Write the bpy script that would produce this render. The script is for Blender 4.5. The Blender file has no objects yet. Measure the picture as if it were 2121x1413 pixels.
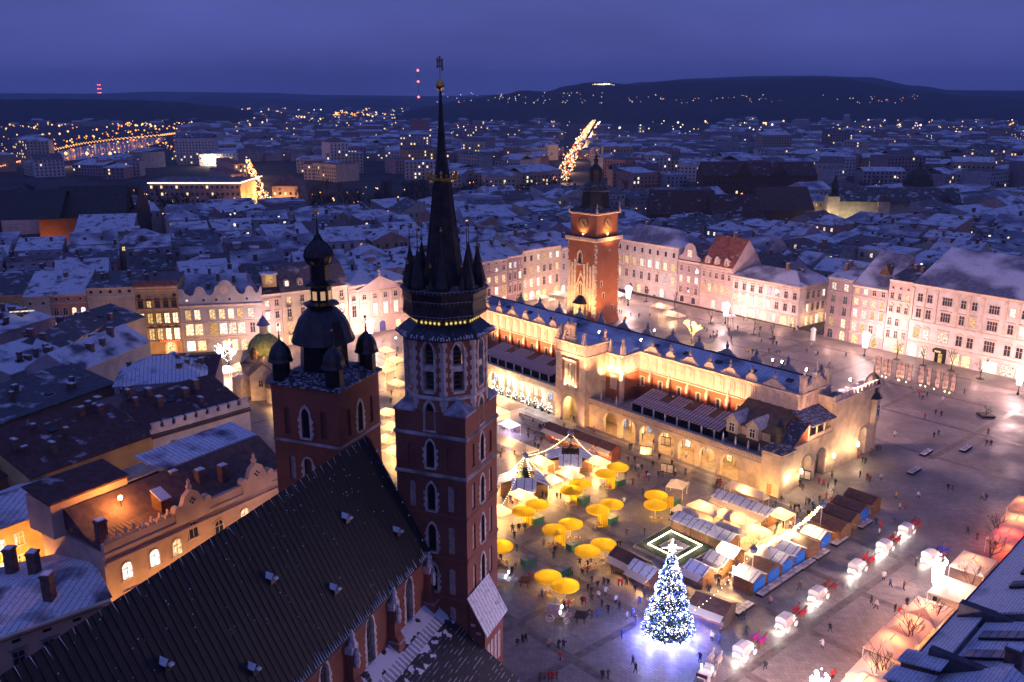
import bpy, math, random
from mathutils import Vector, Matrix
R = math.radians
rnd = random.Random(7)
sc = bpy.context.scene
col = sc.collection

# ------------------------------------------------------------------ camera, world, sun, exposure
FOC, PITCH, CAMH, CX, CY = 1855.0, R(15.3), 78.0, 1060.5, 706.5     # measured in the photograph's own pixels
cam_d = bpy.data.cameras.new('camera')
cam = bpy.data.objects.new('camera', cam_d)
col.objects.link(cam)
cam.location = (0, 0, CAMH)
cam.rotation_euler = (math.pi / 2 - PITCH, 0, 0)
cam_d.sensor_width = 36
cam_d.lens = FOC / 2121 * 36
cam_d.clip_start = 1
cam_d.clip_end = 60000
sc.camera = cam

world = bpy.data.worlds.new('World')
sc.world = world
world.use_nodes = True
wn, wl = world.node_tree.nodes, world.node_tree.links
wn.clear()
w_out = wn.new('ShaderNodeOutputWorld')
w_bg = wn.new('ShaderNodeBackground')
w_bg.inputs['Strength'].default_value = 1.9
w_tc = wn.new('ShaderNodeTexCoord')
w_sep = wn.new('ShaderNodeSeparateXYZ')
w_ramp = wn.new('ShaderNodeValToRGB')
cr = w_ramp.color_ramp
for p, c in ((0.0, (0.040, 0.044, 0.17)), (0.5, (0.060, 0.100, 0.36)), (0.515, (0.060, 0.112, 0.43)), (0.545, (0.052, 0.108, 0.43)), (0.6, (0.036, 0.068, 0.29)), (0.8, (0.036, 0.056, 0.24)), (1.0, (0.036, 0.054, 0.23))):
    e = cr.elements[0] if p == 0.0 else (cr.elements[1] if p == 1.0 else cr.elements.new(p))
    e.position, e.color = p, (*c, 1)
w_map = wn.new('ShaderNodeMapping')
w_map.inputs['Scale'].default_value = (1.0, 1.0, 4.2)
w_noise = wn.new('ShaderNodeTexNoise')
w_noise.inputs['Scale'].default_value = 2.3
w_noise.inputs['Detail'].default_value = 5
w_noise.inputs['Roughness'].default_value = 0.52
w_mul = wn.new('ShaderNodeMapRange')
w_mul.inputs['From Min'].default_value = 0.3
w_mul.inputs['From Max'].default_value = 0.72
w_mul.inputs['To Min'].default_value = 0.72
w_mul.inputs['To Max'].default_value = 1.28
w_mix = wn.new('ShaderNodeVectorMath'); w_mix.operation = 'SCALE'
w_sky = wn.new('ShaderNodeTexSky'); w_sky.sky_type = 'NISHITA'; w_sky.sun_disc = False
SUN_EL, SUN_AZ = R(1.0), R(180)
w_sky.sun_elevation, w_sky.sun_rotation = SUN_EL, SUN_AZ
w_skys = wn.new('ShaderNodeVectorMath'); w_skys.operation = 'SCALE'; w_skys.inputs['Scale'].default_value = 0.006
w_add = wn.new('ShaderNodeVectorMath'); w_add.operation = 'ADD'
w_m1 = wn.new('ShaderNodeMath'); w_m1.operation = 'MULTIPLY_ADD'
w_m1.inputs[1].default_value = 0.5; w_m1.inputs[2].default_value = 0.5
wl.new(w_tc.outputs['Generated'], w_sep.inputs[0])
wl.new(w_sep.outputs['Z'], w_m1.inputs[0])
wl.new(w_m1.outputs[0], w_ramp.inputs[0])
wl.new(w_tc.outputs['Generated'], w_map.inputs[0])
wl.new(w_map.outputs[0], w_noise.inputs['Vector'])
wl.new(w_noise.outputs['Fac'], w_mul.inputs[0])
wl.new(w_ramp.outputs[0], w_mix.inputs[0])
wl.new(w_mul.outputs[0], w_mix.inputs['Scale'])
wl.new(w_sky.outputs[0], w_skys.inputs[0])
wl.new(w_mix.outputs[0], w_add.inputs[0])
wl.new(w_skys.outputs[0], w_add.inputs[1])
wl.new(w_add.outputs[0], w_bg.inputs[0])
wl.new(w_bg.outputs[0], w_out.inputs[0])

sun_d = bpy.data.lights.new('sun', 'SUN')
sun_d.energy, sun_d.angle, sun_d.color = 0.02, R(25), (0.75, 0.7, 1.0)
sun = bpy.data.objects.new('sun', sun_d)
sun.rotation_euler = (R(60), 0, R(180) - SUN_AZ)
col.objects.link(sun)

vs = sc.view_settings
vs.view_transform, vs.look, vs.exposure, vs.gamma, vs.use_curve_mapping = 'Standard', 'None', 0.0, 1.0, False
cy = sc.cycles
cy.use_denoising = True
cy.max_bounces, cy.diffuse_bounces, cy.glossy_bounces, cy.transmission_bounces, cy.volume_bounces, cy.transparent_max_bounces = 4, 2, 2, 2, 0, 4
cy.use_light_tree = True
cy.sample_clamp_indirect = 4.0
cy.caustics_reflective = cy.caustics_refractive = False

# ------------------------------------------------------------------ measuring: photo pixel -> metres on a horizontal plane
cP, sP = math.cos(PITCH), math.sin(PITCH)
def at(px, py, z=0.0):
    v = (py - CY) / FOC
    d = (CAMH - z) / (sP + v * cP)
    return Vector((d * (px - CX) / FOC, d * (cP - v * sP), z))
def proj(X, Y, Z):
    d = Y * cP - (Z - CAMH) * sP
    return CX + FOC * X / d, CY + FOC * (-(Z - CAMH) * cP - Y * sP) / d
def hgt(py, Y):
    v = (py - CY) / FOC
    return CAMH - Y * (sP + v * cP) / (cP - v * sP)

# ------------------------------------------------------------------ materials
MATS = {}
def nodes_of(name):
    m = bpy.data.materials.new(name); m.use_nodes = True
    nt = m.node_tree; b = nt.nodes['Principled BSDF']
    return m, nt.nodes, nt.links, b
def noise_fac(n, l, scale, detail=4, coord='Object', stretch=None, lo=0.35, hi=0.65):
    tc = n.new('ShaderNodeTexCoord'); src = tc.outputs[coord]
    if stretch:
        mp = n.new('ShaderNodeMapping'); mp.inputs['Scale'].default_value = stretch
        l.new(src, mp.inputs[0]); src = mp.outputs[0]
    t = n.new('ShaderNodeTexNoise'); t.inputs['Scale'].default_value = scale; t.inputs['Detail'].default_value = detail
    l.new(src, t.inputs['Vector'])
    r = n.new('ShaderNodeMapRange'); r.inputs['From Min'].default_value = lo; r.inputs['From Max'].default_value = hi
    l.new(t.outputs['Fac'], r.inputs[0])
    return r.outputs[0], t
def mixc(n, l, fac, a, b):
    x = n.new('ShaderNodeMix'); x.data_type = 'RGBA'
    for sock, v in ((x.inputs[0], fac), (x.inputs[6], a), (x.inputs[7], b)):
        if isinstance(v, (int, float)): sock.default_value = v
        elif isinstance(v, tuple): sock.default_value = (*v, 1) if len(v) == 3 else v
        else: l.new(v, sock)
    return x.outputs[2]
def mathn(n, l, op, a, b=0.0, c=0.0):
    x = n.new('ShaderNodeMath'); x.operation = op
    for i, v in enumerate((a, b, c)):
        if isinstance(v, (int, float)): x.inputs[i].default_value = v
        else: l.new(v, x.inputs[i])
    return x.outputs[0]
def bumpn(n, l, b, h, strength=0.3, dist=0.05):
    u = n.new('ShaderNodeBump'); u.inputs['Strength'].default_value = strength; u.inputs['Distance'].default_value = dist
    l.new(h, u.inputs['Height']); l.new(u.outputs[0], b.inputs['Normal'])

def M(name, c=(.5, .5, .5), rough=.8, var=.25, scale=1.2, metal=0.0, bump=.15, stretch=None):
    """matt surface with blotchy colour variation"""
    if name in MATS: return MATS[name]
    m, n, l, b = nodes_of(name)
    f, t = noise_fac(n, l, scale, 5, stretch=stretch)
    d = tuple(max(0, x * (1 - var)) for x in c); h = tuple(min(1, x * (1 + var * .5)) for x in c)
    l.new(mixc(n, l, f, d, h), b.inputs['Base Color'])
    b.inputs['Roughness'].default_value = rough; b.inputs['Metallic'].default_value = metal
    if bump: bumpn(n, l, b, t.outputs['Fac'], bump, .06)
    MATS[name] = m; return m

def BRICK(name, c1, c2, mortar, scale=1.0):
    """brick walls, seen from far: courses from height, bonds from a noise"""
    if name in MATS: return MATS[name]
    m, n, l, b = nodes_of(name)
    tc = n.new('ShaderNodeTexCoord')
    mp = n.new('ShaderNodeMapping'); mp.inputs['Scale'].default_value = (1.6 * scale, 1.6 * scale, 7 * scale)
    l.new(tc.outputs['Object'], mp.inputs[0])
    v = n.new('ShaderNodeTexNoise'); v.inputs['Scale'].default_value = 1.6; v.inputs['Detail'].default_value = 3; v.inputs['Roughness'].default_value = .8
    l.new(mp.outputs[0], v.inputs['Vector'])
    r = n.new('ShaderNodeMapRange'); r.inputs['From Min'].default_value = .3; r.inputs['From Max'].default_value = .7
    l.new(v.outputs['Fac'], r.inputs[0])
    base = mixc(n, l, r.outputs[0], c1, c2)
    sep = n.new('ShaderNodeSeparateXYZ'); l.new(tc.outputs['Object'], sep.inputs[0])
    fr = mathn(n, l, 'FRACT', mathn(n, l, 'MULTIPLY', sep.outputs['Z'], 3.1 * scale))
    line = mathn(n, l, 'LESS_THAN', fr, .16)
    big, _ = noise_fac(n, l, .22, 4)
    base = mixc(n, l, mathn(n, l, 'MULTIPLY', line, .45), base, mortar)
    dark = mixc(n, l, mathn(n, l, 'MULTIPLY', big, .45), base, tuple(x * .45 for x in c1))
    l.new(dark, b.inputs['Base Color']); b.inputs['Roughness'].default_value = .9
    bumpn(n, l, b, v.outputs['Fac'], .3, .05)
    MATS[name] = m; return m

def ROOF(name, c, snow=0.5, seam=0.6, rough=.7, axis='X', tile=False, snowc=(.72, .74, .8), sscale=.35):
    """sheet or tile roof with seam lines along the slope and broken snow on it"""
    if name in MATS: return MATS[name]
    m, n, l, b = nodes_of(name)
    tc = n.new('ShaderNodeTexCoord'); sep = n.new('ShaderNodeSeparateXYZ'); l.new(tc.outputs['Object'], sep.inputs[0])
    f, t = noise_fac(n, l, .9, 5)
    base = mixc(n, l, f, tuple(x * .65 for x in c), tuple(x * 1.25 for x in c))
    fr = mathn(n, l, 'FRACT', mathn(n, l, 'DIVIDE', sep.outputs[axis], seam))
    line = mathn(n, l, 'LESS_THAN', fr, .14)
    if snow > 0:
        g, t2 = noise_fac(n, l, sscale, 7, stretch=(1, 1, 2.0), lo=.52 - (snow - .5) * .6 - .09, hi=.52 - (snow - .5) * .6 + .06)
        oi = n.new('ShaderNodeObjectInfo'); t2.noise_dimensions = '4D'; l.new(mathn(n, l, 'MULTIPLY', oi.outputs['Random'], 40.0), t2.inputs['W'])
        h, t3 = noise_fac(n, l, 2.6, 4, lo=.3, hi=.5)
        msk = mathn(n, l, 'MULTIPLY', g, mathn(n, l, 'SUBTRACT', 1.0, mathn(n, l, 'MULTIPLY', line, .75)))
        msk = mathn(n, l, 'MULTIPLY', msk, mathn(n, l, 'ADD', mathn(n, l, 'MULTIPLY', h, .4), .6))
        base = mixc(n, l, msk, base, snowc)
        rr = n.new('ShaderNodeMix'); l.new(msk, rr.inputs[0]); rr.inputs[2].default_value = rough; rr.inputs[3].default_value = .85
        l.new(rr.outputs[0], b.inputs['Roughness'])
    else:
        base = mixc(n, l, mathn(n, l, 'MULTIPLY', line, .6), base, tuple(x * .35 for x in c))
        b.inputs['Roughness'].default_value = rough
    l.new(base, b.inputs['Base Color'])
    bumpn(n, l, b, line, .5, .06)
    MATS[name] = m; return m

def EM(name, c, s, vary=0.0, sample=False, base=(.02, .02, .02), inner=False):
    """something that gives off light; «vary» = brightness differs from object to object"""
    if name in MATS: return MATS[name]
    m, n, l, b = nodes_of(name)
    b.inputs['Base Color'].default_value = (*base, 1); b.inputs['Roughness'].default_value = .4
    b.inputs['Emission Color'].default_value = (*c, 1)
    st = None
    if vary:
        oi = n.new('ShaderNodeObjectInfo')
        st = mathn(n, l, 'MULTIPLY_ADD', mathn(n, l, 'POWER', oi.outputs['Random'], 1.4), s * vary * 2, s * (1 - vary))
        hs = n.new('ShaderNodeHueSaturation'); hs.inputs['Color'].default_value = (*c, 1)
        l.new(mathn(n, l, 'MULTIPLY_ADD', oi.outputs['Random'], -.6, 1.25), hs.inputs['Saturation'])
        l.new(hs.outputs[0], b.inputs['Emission Color'])
    if inner:      # what stands in the lit room: curtains, shelves, people
        g, _ = noise_fac(n, l, 1.7, 3, coord='Object', stretch=(1.6, 1, 1.0), lo=.38, hi=.6)
        g = mathn(n, l, 'MULTIPLY_ADD', g, .8, .25)
        st = mathn(n, l, 'MULTIPLY', st if st is not None else s, g)
    if st is None: b.inputs['Emission Strength'].default_value = s
    else: l.new(st, b.inputs['Emission Strength'])
    if not sample: m.cycles.emission_sampling = 'NONE'
    MATS[name] = m; return m

# ------------------------------------------------------------------ mesh building
class MB:
    def __init__(s): s.v, s.f, s.m, s.mi, s.X = [], [], [], 0, None
    def mat(s, i): s.mi = i; return s
    def pt(s, p):
        if s.X is not None: p = s.X @ Vector(p)
        s.v.append(tuple(p)); return len(s.v) - 1
    def poly(s, *ps):
        s.f.append([s.pt(p) for p in ps]); s.m.append(s.mi); return s
    def faces(s, vs, fs):
        k = len(s.v)
        for p in vs: s.pt(p)
        for f in fs: s.f.append([k + i for i in f]); s.m.append(s.mi)
        return s
    def box(s, x0, x1, y0, y1, z0, z1):
        return s.faces([(x0, y0, z0), (x1, y0, z0), (x1, y1, z0), (x0, y1, z0), (x0, y0, z1), (x1, y0, z1), (x1, y1, z1), (x0, y1, z1)],
                       [(0, 3, 2, 1), (4, 5, 6, 7), (0, 1, 5, 4), (1, 2, 6, 5), (2, 3, 7, 6), (3, 0, 4, 7)])
    def cbox(s, c, d): return s.box(c[0] - d[0] / 2, c[0] + d[0] / 2, c[1] - d[1] / 2, c[1] + d[1] / 2, c[2] - d[2] / 2, c[2] + d[2] / 2)
    def prism(s, pts, z0, z1, top=None, cap=True):
        """vertical prism; top: other outline at z1 (frustum)"""
        top = top or pts; n = len(pts)
        vs = [(p[0], p[1], z0) for p in pts] + [(p[0], p[1], z1) for p in top]
        fs = [(i, (i + 1) % n, n + (i + 1) % n, n + i) for i in range(n)]
        if cap: fs += [tuple(range(n - 1, -1, -1)), tuple(range(n, 2 * n))]
        return s.faces(vs, fs)
    def xprism(s, prof, x0, x1):
        """profile in (y, z) swept along x"""
        n = len(prof)
        vs = [(x0, p[0], p[1]) for p in prof] + [(x1, p[0], p[1]) for p in prof]
        return s.faces(vs, [(i, n + i, n + (i + 1) % n, (i + 1) % n) for i in range(n)] + [tuple(range(n)), tuple(range(2 * n - 1, n - 1, -1))])
    def yprism(s, prof, y0, y1):
        """profile in (x, z) swept along y"""
        n = len(prof)
        vs = [(p[0], y0, p[1]) for p in prof] + [(p[0], y1, p[1]) for p in prof]
        return s.faces(vs, [(i, (i + 1) % n, n + (i + 1) % n, n + i) for i in range(n)] + [tuple(range(n - 1, -1, -1)), tuple(range(n, 2 * n))])
    def tube(s, a, b, r0, r1=None, n=6, cap=True):
        a, b = Vector(a), Vector(b); r1 = r0 if r1 is None else r1
        d = (b - a).normalized() if (b - a).length > 1e-9 else Vector((0, 0, 1))
        u = d.cross(Vector((0, 0, 1)) if abs(d.z) < .9 else Vector((1, 0, 0))).normalized(); w = d.cross(u)
        vs = []
        for c, r in ((a, r0), (b, r1)):
            for i in range(n):
                t = 2 * math.pi * i / n
                vs.append(c + u * (r * math.cos(t)) + w * (r * math.sin(t)))
        fs = [(i, (i + 1) % n, n + (i + 1) % n, n + i) for i in range(n)]
        if cap: fs += [tuple(range(n - 1, -1, -1)), tuple(range(n, 2 * n))]
        return s.faces(vs, fs)
    def lathe(s, prof, n=12, c=(0, 0), a0=0.0):
        """profile [(r, z)] from below to above"""
        k = len(s.v); rings = []
        for r, z in prof:
            if r < 1e-4: rings.append([s.pt((c[0], c[1], z))])
            else: rings.append([s.pt((c[0] + r * math.cos(a0 + 2 * math.pi * i / n), c[1] + r * math.sin(a0 + 2 * math.pi * i / n), z)) for i in range(n)])
        for A, B in zip(rings, rings[1:]):
            for i in range(n):
                j = (i + 1) % n
                if len(A) == 1 and len(B) == 1: continue
                f = [A[0], B[j], B[i]] if len(A) == 1 else ([A[i], A[j], B[0]] if len(B) == 1 else [A[i], A[j], B[j], B[i]])
                s.f.append(f); s.m.append(s.mi)
        for ring, rev in ((rings[0], True), (rings[-1], False)):
            if len(ring) > 1: s.f.append(ring[::-1] if rev else ring); s.m.append(s.mi)
        return s
    def ball(s, c, r, n=8, m=5, sz=1.0):
        return s.lathe([(r * math.sin(math.pi * i / m), c[2] - r * sz * math.cos(math.pi * i / m)) for i in range(m + 1)], n, (c[0], c[1]))
    def octa(s, c, r):
        x, y, z = c
        return s.faces([(x + r, y, z), (x - r, y, z), (x, y + r, z), (x, y - r, z), (x, y, z + r), (x, y, z - r)],
                       [(0, 2, 4), (2, 1, 4), (1, 3, 4), (3, 0, 4), (2, 0, 5), (1, 2, 5), (3, 1, 5), (0, 3, 5)])
    def mesh(s, name, mats, smooth=False):
        me = bpy.data.meshes.new(name)
        me.from_pydata(s.v, [], s.f)
        for m in (mats if isinstance(mats, (list, tuple)) else [mats]): me.materials.append(m)
        if any(s.m): me.polygons.foreach_set('material_index', s.m)
        if smooth: me.polygons.foreach_set('use_smooth', [True] * len(s.f))
        me.update(); return me
    def build(s, name, mats, parent=None, smooth=False, loc=None, rz=0.0):
        return put(name, s.mesh(name, mats, smooth), parent, loc, rz)

def put(name, me, parent=None, loc=None, rz=0.0, rot=None):
    o = bpy.data.objects.new(name, me); col.objects.link(o)
    if parent is not None: o.parent = parent
    if loc is not None: o.location = loc
    if rot is not None: o.rotation_euler = rot
    elif rz: o.rotation_euler = (0, 0, rz)
    return o
def tag(o, label=None, cat=None, group=None, kind=None):
    for k, v in (('label', label), ('category', cat), ('group', group), ('kind', kind)):
        if v: o[k] = v
    return o
def thing(name, loc, rz=0.0, label=None, cat=None, group=None):
    o = bpy.data.objects.new(name, None); o.empty_display_size = .5; col.objects.link(o)
    o.location = loc; o.rotation_euler = (0, 0, rz)
    return tag(o, label, cat, group)
KIDS = {}
def copy_tree(o, parent=None, kids=None):
    """a thing with copies of its parts and sub-parts (mesh data shared)"""
    if kids is None:
        kids = {}
        for x in list(o.children_recursive): kids.setdefault(x.parent.name, []).append(x)
    c = o.copy(); col.objects.link(c)
    if parent is not None: c.parent = parent
    for ch in kids.get(o.name, ()): copy_tree(ch, c, kids)
    return c
LK = 4.2
def lamp(loc, power, color=(1, .62, .36), r=.25, parent=None, kind='POINT', name='lamp', rot=None, spot=None, blend=.6):
    d = bpy.data.lights.new(name, kind); d.energy = power * LK; d.color = color
    if kind in ('POINT', 'SPOT'): d.shadow_soft_size = r
    if kind == 'SPOT': d.spot_size = spot or R(100); d.spot_blend = blend
    o = bpy.data.objects.new(name, d); col.objects.link(o)
    if parent is not None: o.parent = parent
    o.location = loc
    if rot is not None: o.rotation_euler = rot
    return o
def aim(v):
    """rotation that points a spot (its -Z) along v"""
    return Vector(v).to_track_quat('-Z', 'Y').to_euler()

def arch_pts(xc, w, z0, zs, kind, n=5):
    """outline of an opening from its left foot over the arch to its right foot, as (x, z)"""
    h = w / 2; p = [(xc - h, z0), (xc - h, zs)]
    if kind == 'rect': pass
    elif kind == 'round': p += [(xc - h * math.cos(math.pi * i / (2 * n)), zs + h * math.sin(math.pi * i / (2 * n))) for i in range(1, 2 * n)]
    elif kind == 'seg': p += [(xc - h + w * i / (2 * n), zs + h * .35 * math.sin(math.pi * i / (2 * n))) for i in range(1, 2 * n)]
    else:
        rr = w * 1.0; a = math.acos((w - h) / rr)
        left = [(xc + h - rr * math.cos(a * i / n), zs + rr * math.sin(a * i / n)) for i in range(1, n + 1)]
        p += left + [(2 * xc - x, z) for x, z in left[-2::-1]]
    return p + [(xc + h, zs), (xc + h, z0)]
def holed(mb, W, z0, z1, holes, jamb=.5, y=0.0, x0=0.0, mi=0, mj=1):
    """a wall in the plane y (front towards -y) with real openings; holes: (xc, w, sill, spring, kind)"""
    mb.mat(mi); x = x0
    for xc, w, s, t, k in sorted(holes):
        if xc - w / 2 > x: mb.poly((x, y, z0), (xc - w / 2, y, z0), (xc - w / 2, y, z1), (x, y, z1))
        x = xc + w / 2; o = arch_pts(xc, w, s, t, k)
        if s > z0 + .01: mb.poly((xc - w / 2, y, z0), (xc + w / 2, y, z0), (xc + w / 2, y, s), (xc - w / 2, y, s))
        top = o[1:-1]
        for (xa, za), (xb, zb) in zip(top, top[1:]): mb.poly((xa, y, za), (xb, y, zb), (xb, y, z1), (xa, y, z1))
        if jamb:
            mb.mat(mj)
            for (xa, za), (xb, zb) in zip(o, o[1:]): mb.poly((xa, y, za), (xa, y + jamb, za), (xb, y + jamb, zb), (xb, y, zb))
            if s > z0 + .01: mb.poly((xc - w / 2, y, s), (xc + w / 2, y, s), (xc + w / 2, y + jamb, s), (xc - w / 2, y + jamb, s))
            mb.mat(mi)
    if x < x0 + W - 1e-4: mb.poly((x, y, z0), (x0 + W, y, z0), (x0 + W, y, z1), (x, y, z1))
    return mb
def arch_frame(mb, xc, w, z0, zs, kind, t=.18, y=-.08, d=.2):
    """raised surround of an opening"""
    a = arch_pts(xc, w, z0, zs, kind); b = arch_pts(xc, w + 2 * t, z0, zs + (0 if kind != 'rect' else t), kind)
    for i in range(len(a) - 1):
        (xa, za), (xb, zb), (xc2, zc), (xd, zd) = a[i], a[i + 1], b[i + 1], b[i]
        mb.poly((xa, y, za), (xb, y, zb), (xc2, y, zc), (xd, y, zd))
        mb.poly((xd, y, zd), (xc2, y, zc), (xc2, y + d, zc), (xd, y + d, zd))
        mb.poly((xb, y, zb), (xa, y, za), (xa, y + d, za), (xb, y + d, zb))
    return mb
def arch_pane(mb, xc, w, z0, zs, kind, y): return mb.poly(*[(x, y, z) for x, z in arch_pts(xc, w, z0, zs, kind)][::-1])

ORD = 'first second third fourth fifth sixth seventh eighth ninth tenth eleventh twelfth thirteenth fourteenth fifteenth sixteenth seventeenth eighteenth nineteenth twentieth'.split()
for tens in ('twenty', 'thirty', 'forty', 'fifty', 'sixty', 'seventy'): ORD += [tens + '-' + w for w in ORD[:9]] + [{'twenty': 'thirtieth', 'thirty': 'fortieth', 'forty': 'fiftieth', 'fifty': 'sixtieth', 'sixty': 'seventieth', 'seventy': 'eightieth'}[tens]]
def spread_labels(items, end='from left'):
    """items: (object, phrase, px): phrases that several share get their place in the photo added"""
    by = {}
    for o, ph, px in items: by.setdefault(ph, []).append((px, o))
    for ph, v in by.items():
        v.sort(key=lambda t: t[0])
        for i, (_, o) in enumerate(v):
            if len(v) == 1: o['label'] = ph
            else:
                o['label'] = ph + ', ' + (('leftmost' if i == 0 else ORD[i] + ' ' + end) if i < len(v) - 1 and i < len(ORD) else 'rightmost' if i == len(v) - 1 else 'further right')
# ------------------------------------------------------------------ named materials
m_brick = BRICK('brick_dark', (.19, .06, .038), (.30, .10, .06), (.30, .2, .16))
m_brickw = BRICK('brick_warm', (.30, .095, .045), (.42, .15, .075), (.40, .26, .18))
m_stone = M('pale_stone', (.62, .56, .50), .85, .3, 1.5)
m_stone2 = M('grey_stone', (.34, .31, .30), .85, .35, 1.0)
m_copper = M('old_copper', (.045, .038, .034), .42, .5, .8, .55)
m_gold = M('gilding', (.80, .46, .10), .28, .15, 3, 1.0, bump=0)
m_dark = M('dark_inside', (.012, .012, .016), .6, .2, 1, bump=0)
m_glassd = M('dark_glass', (.035, .04, .06), .12, .3, .8, bump=0)
m_black = M('black_iron', (.02, .02, .022), .5, .2, 2, .6, bump=0)
m_snow = M('snow', (.74, .75, .80), .85, .14, 1.4)
m_white = M('white_paint', (.78, .76, .73), .6, .1, 2)
m_wood = M('stained_wood', (.16, .075, .035), .7, .35, 2.0)
m_wood2 = M('pale_wood', (.33, .19, .09), .7, .3, 2.0)
m_lit = EM('lit_window', (1.0, .66, .30), 1.9, vary=.55, inner=True)
m_litw = EM('lit_window_white', (1.0, .86, .72), 2.3, vary=.45, inner=True)
m_litb = EM('lit_window_blue', (.55, .68, 1.0), 1.3, vary=.4, inner=True)
m_shop = EM('shop_light', (1.0, .74, .42), 2.8, vary=.4, inner=True)
m_bulb = EM('warm_bulb', (1.0, .72, .38), 11)
m_bulbw = EM('white_bulb', (.92, .95, 1.0), 14)
m_bulbb = EM('blue_bulb', (.22, .30, 1.0), 9)
m_bulbg = EM('golden_bulb', (1.0, .62, .16), 10)
m_flare = EM('flood_lens', (1.0, .84, .70), 60)
m_orange = EM('sodium_lens', (1.0, .50, .14), 60)
m_nave = ROOF('nave_roof', (.008, .009, .011), .0, 1.3, .75, 'X', snowc=(.45, .47, .55), sscale=3.0)

# ------------------------------------------------------------------ ground, square, hills, haze
def plane(name, pts, z, m, kind='structure'):
    mb = MB(); mb.poly(*[(p[0], p[1], z) for p in pts]); o = mb.build(name, m); tag(o, kind=kind); return o
mg, n, l, b = nodes_of('city_ground')
f, t = noise_fac(n, l, .02, 6, lo=.42, hi=.58)
l.new(mixc(n, l, f, (.012, .012, .014), (.035, .034, .04)), b.inputs['Base Color']); b.inputs['Roughness'].default_value = .9
plane('ground', [(-14000, -600), (14000, -600), (14000, 15000), (-14000, 15000)], 0, mg)

# local frame of the square: a runs along the cloth hall, b away from the camera, origin on the arcade front beside the middle gate
QA = R(-49.0)
QO = at(1249.8, 891.6)
QU, QW = Vector((math.cos(QA), math.sin(QA), 0)), Vector((-math.sin(QA), math.cos(QA), 0))
def Q(a, b, z=0.0): return QO + QU * a + QW * b + Vector((0, 0, z))
def toQ(p): d = Vector(p) - QO; return d.dot(QU), d.dot(QW)

mp_, n, l, b = nodes_of('square_paving')
tc = n.new('ShaderNodeTexCoord')
mp = n.new('ShaderNodeMapping'); mp.inputs['Rotation'].default_value = (0, 0, -QA); l.new(tc.outputs['Object'], mp.inputs[0])
br = n.new('ShaderNodeTexBrick'); br.inputs['Scale'].default_value = 1.0
br.inputs['Brick Width'].default_value = .9; br.inputs['Row Height'].default_value = .5; br.inputs['Mortar Size'].default_value = .022
br.inputs['Color1'].default_value = (.26, .215, .20, 1); br.inputs['Color2'].default_value = (.36, .30, .275, 1); br.inputs['Mortar'].default_value = (.07, .06, .055, 1)
l.new(mp.outputs[0], br.inputs['Vector'])
f, t = noise_fac(n, l, .09, 6, lo=.38, hi=.62)
f2, t2 = noise_fac(n, l, .8, 6, lo=.4, hi=.62)
base = mixc(n, l, mathn(n, l, 'MULTIPLY', f, .6), br.outputs['Color'], (.12, .105, .10))
base = mixc(n, l, mathn(n, l, 'MULTIPLY', f2, .45), base, (.15, .125, .115))
l.new(base, b.inputs['Base Color'])
rg = n.new('ShaderNodeMapRange'); rg.inputs['To Min'].default_value = .40; rg.inputs['To Max'].default_value = .68; l.new(f, rg.inputs[0])
l.new(rg.outputs[0], b.inputs['Roughness']); b.inputs['Specular IOR Level'].default_value = .55
bumpn(n, l, b, t2.outputs['Fac'], .35, .05)
paving = plane('square_paving', [Q(-125, -112), Q(116, -112), Q(116, 122), Q(-125, 122)], .004, mp_)
m_band = M('dark_setts', (.15, .115, .105), .5, .4, .8, bump=.3)
m_bandl = M('pale_setts', (.36, .30, .26), .55, .3, .8, bump=.3)
def band(a0, b0, a1, b1, w, m, name='paving_band', z=.010):
    p, q = Q(a0, b0), Q(a1, b1); d = (q - p).normalized(); s = Vector((-d.y, d.x, 0)) * (w / 2)
    o = plane(name, [p - s, q - s, q + s, p + s], z, m); o.parent = paving
# measured lines of the paving: bands parallel and square to the hall
for k, bb in enumerate((-6.2, -22, -38, -54, -70, -86)): band(-95, bb, 100, bb, 1.5, m_band, z=.010)
for k, aa in enumerate((-78, -60, -42, -24, -6, 12, 30, 48, 60, 78, 96)): band(aa, -96, aa, -3.2, 1.3, m_band, z=.014)
for k, aa in enumerate((-60, -36, -12, 12, 36, 60, 84)): band(aa, 42, aa, 112, 1.4, m_band, z=.014)
for bb in (44, 66, 88, 108): band(-90, bb, 100, bb, 1.4, m_band, z=.010)
band(-95, -2.3, 60, -2.3, 1.1, m_bandl, z=.018)

# hills: skylines read off the photograph, each with its own distance
def hill(name, sky, dist, depth, m, seed=1, rough=5.0):
    r = random.Random(seed); mb = MB(); cols = []
    xs = []
    for (x0, y0), (x1, y1) in zip(sky, sky[1:]):
        k = max(2, int(abs(x1 - x0) / 14))
        for i in range(k): xs.append((x0 + (x1 - x0) * i / k, y0 + (y1 - y0) * (1 - math.cos(math.pi * i / k)) / 2))
    xs.append(sky[-1])
    prof = [(-1, 0), (-.72, .28), (-.45, .6), (-.2, .88), (0, 1), (.35, .7), (1, 0)]
    for px, py in xs:
        X0 = dist * cP * (px - CX) / FOC * 1.0
        zt = max(2, hgt(py, dist) + r.uniform(-1, 1) * rough * .25)
        c_ = []
        for t, h in prof:
            Y = dist + t * depth
            c_.append((X0 * Y / dist, Y, max(-.5, zt * h + (r.uniform(-1, 1) * rough if 0 < h < 1 else 0) - (1 if h == 0 else 0))))
        cols.append(c_)
    K = len(prof); vs = [p for c_ in cols for p in c_]
    fs = [(i * K + j, (i + 1) * K + j, (i + 1) * K + j + 1, i * K + j + 1) for i in range(len(cols) - 1) for j in range(K - 1)]
    mb.faces(vs, fs)
    o = mb.build(name, m, smooth=True); tag(o, kind='structure'); return o
m_hill = M('wooded_hill', (.010, .013, .020), .95, .7, .012, bump=.4)
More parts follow.
